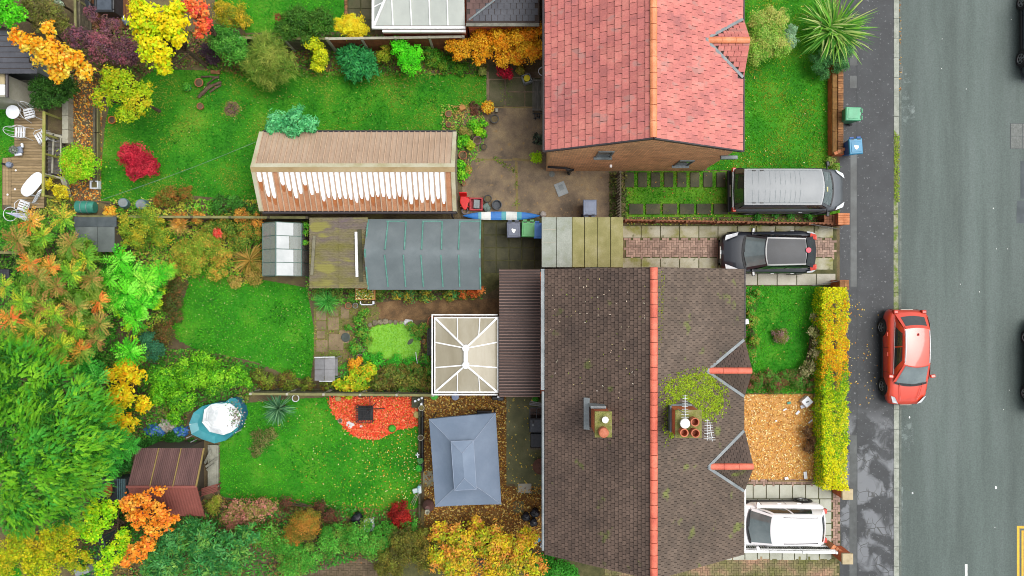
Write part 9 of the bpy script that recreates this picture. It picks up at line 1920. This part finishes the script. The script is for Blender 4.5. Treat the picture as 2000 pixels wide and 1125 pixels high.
# rattan sofa left edge
rs = thing('rattan_sofa', 'black rattan sofa cut by the left edge', 'sofa', (*P(5,545)[:2], 0)); m_rat = M('rattan', S('#3a3c42', .6), S('#2a2c32', .6), S('#50525a', .6), scale=16, rough=.6, fine=.3)
for k in range(2): MB().box(PX(-20,.45), PY(545 + k * 22,.45),.05, PX(17,.45), PY(524 + k * 22,.45) - .02,.45).build('seat_cushion', m_rat, rs, bevel=.05)
MB().box(PX(-30,.8), PY(568,.8),.05, PX(-20,.8), PY(520,.8),.8).build('backrest', m_rat, rs, bevel=.05)
struct('patio', MB().sheet(PP([(-60,495),(38,495),(40,575),(-60,575)]),.006), m_slab_dark, 'dark paving under the rattan sofa')
# ---- top left deck, tub
d2 = thing('red_brown_deck', 'red brown timber deck at the top edge', 'deck', (*P(205,20)[:2], 0))
px = 152.
while px < 258: MB().box(PX(px), PY(58),0, PX(px + 5.6), PY(-120),.12).build('plank', m_rplank, d2); px += 6
ht = thing('hot_tub', 'black square hot tub cover on the red brown deck', 'hot tub', (*P(202,5,.9)[:2], .12)); x0, x1, y0, y1 = PX(183,.95), PX(223,.95), PY(24,.95), PY(-35,.95)
MB().box(x0 + .05, y0 + .05,.12, x1 - .05, y1 - .05,.85).build('cabinet', m_cab, ht, bevel=.03)
for q in ((x0, y0, x1, y0 + .12),(x0, y1 - .12, x1, y1),(x0, y0 + .122, x0 + .12, y1 - .122),(x1 - .12, y0 + .122, x1, y1 - .122)): MB().box(q[0], q[1], .85, q[2], q[3], .97).build('rim', m_black, ht, bevel=.03)
MB().box(x0 + .12, y0 + .12,.85, x1 - .12, y1 - .12,.92).build('cover', M('tub_cover', S('#5a6470', .6), S('#4a545f', .6), scale=4, rough=.4), ht)
lathe_thing('black_barrel', 'black round tub left of the hot tub', 'barrel', 166,10,.12, [(.2,0),(.25,.2),(.24,.5),(.2,.52),(0,.5)], m_cab, 18)
t = thing('garden_statue', 'small grey and white bird statue on the red brown deck', 'statue', P(245,42,.12)); c = P(245,42,.4); MB().lathe((c[0], c[1], .12), [(.09,0),(.07,.05),(.13,.2),(.11,.32),(.05,.42),(.07,.5),(0,.56)], 12, sx=.9, sy=1.2).build('body', m_greyp, t, smooth=True); MB().tube([(c[0], c[1] + .1,.55),(c[0], c[1] + .2,.58)], [.035,.008], 6).build('beak', m_wp, t)
# paving strip at the top by the neighbour's conservatory
nb = struct('path', MB().sheet(PP([(672,-120),(732,-120),(732,72),(672,72)]),.006), m_joint, 'mossy slab path beside the top conservatory')
for i in range(2):
	for j in range(7): MB().box(PX(680 + i * 25) + .02, PY(18 - j * 22 + 44) + .02,.006, PX(704 + i * 25), PY(18 - j * 22 + 22) - .0,.035).build('paving_slab', m_slab_green, nb, bevel=.008)
slab_row(nb, 673,679,-20,28,8, m_wallbrick, .04,.006, 'edging_brick', True)
# ---- front garden bits
t = thing('white_box', 'white square box lid lying askew on the golden gravel', 'box', P(1577,785,0)); c = P(1577,785,.3); MB().obox((c[0], c[1], .16),.38,.36,.28, rz=R(42)).build('box', m_wp, t, bevel=.015); MB().obox((c[0], c[1], .303),.12,.05,.01, rz=.3).build('handle', m_trim, t)
lt_ = MB()
for (a, b_, w_, h_, r_) in ((1568,794,.2,.14,.4),(1558,806,.2,.1,.8),(1583,823,.24,.05,.7),(1573,928,.14,.3,.1),(1536,934,.16,.1,.3),(1516,822,.08,.06,0),(1533,800,.16,.06,.5)): lt_.obox(P(a, b_, .06), w_, h_, .03, rz=r_)
tag(lt_.build('litter_scraps', m_wp), 'white paper scraps on the golden gravel', 'litter', kind='stuff')
one('teal_scrap', MB().obox(P(1541,787,.05),.16,.1,.04, rz=.3), m_teal, 'teal plastic scrap on the golden gravel', 'litter', P(1541,787,0))
one('white_meter_box', MB().obox(P(1457,628,.4),.18,.22,.2, rz=.2), m_wp, 'small white box at the house edge of the hedge lawn', 'box', P(1457,628,0), bevel=.01)
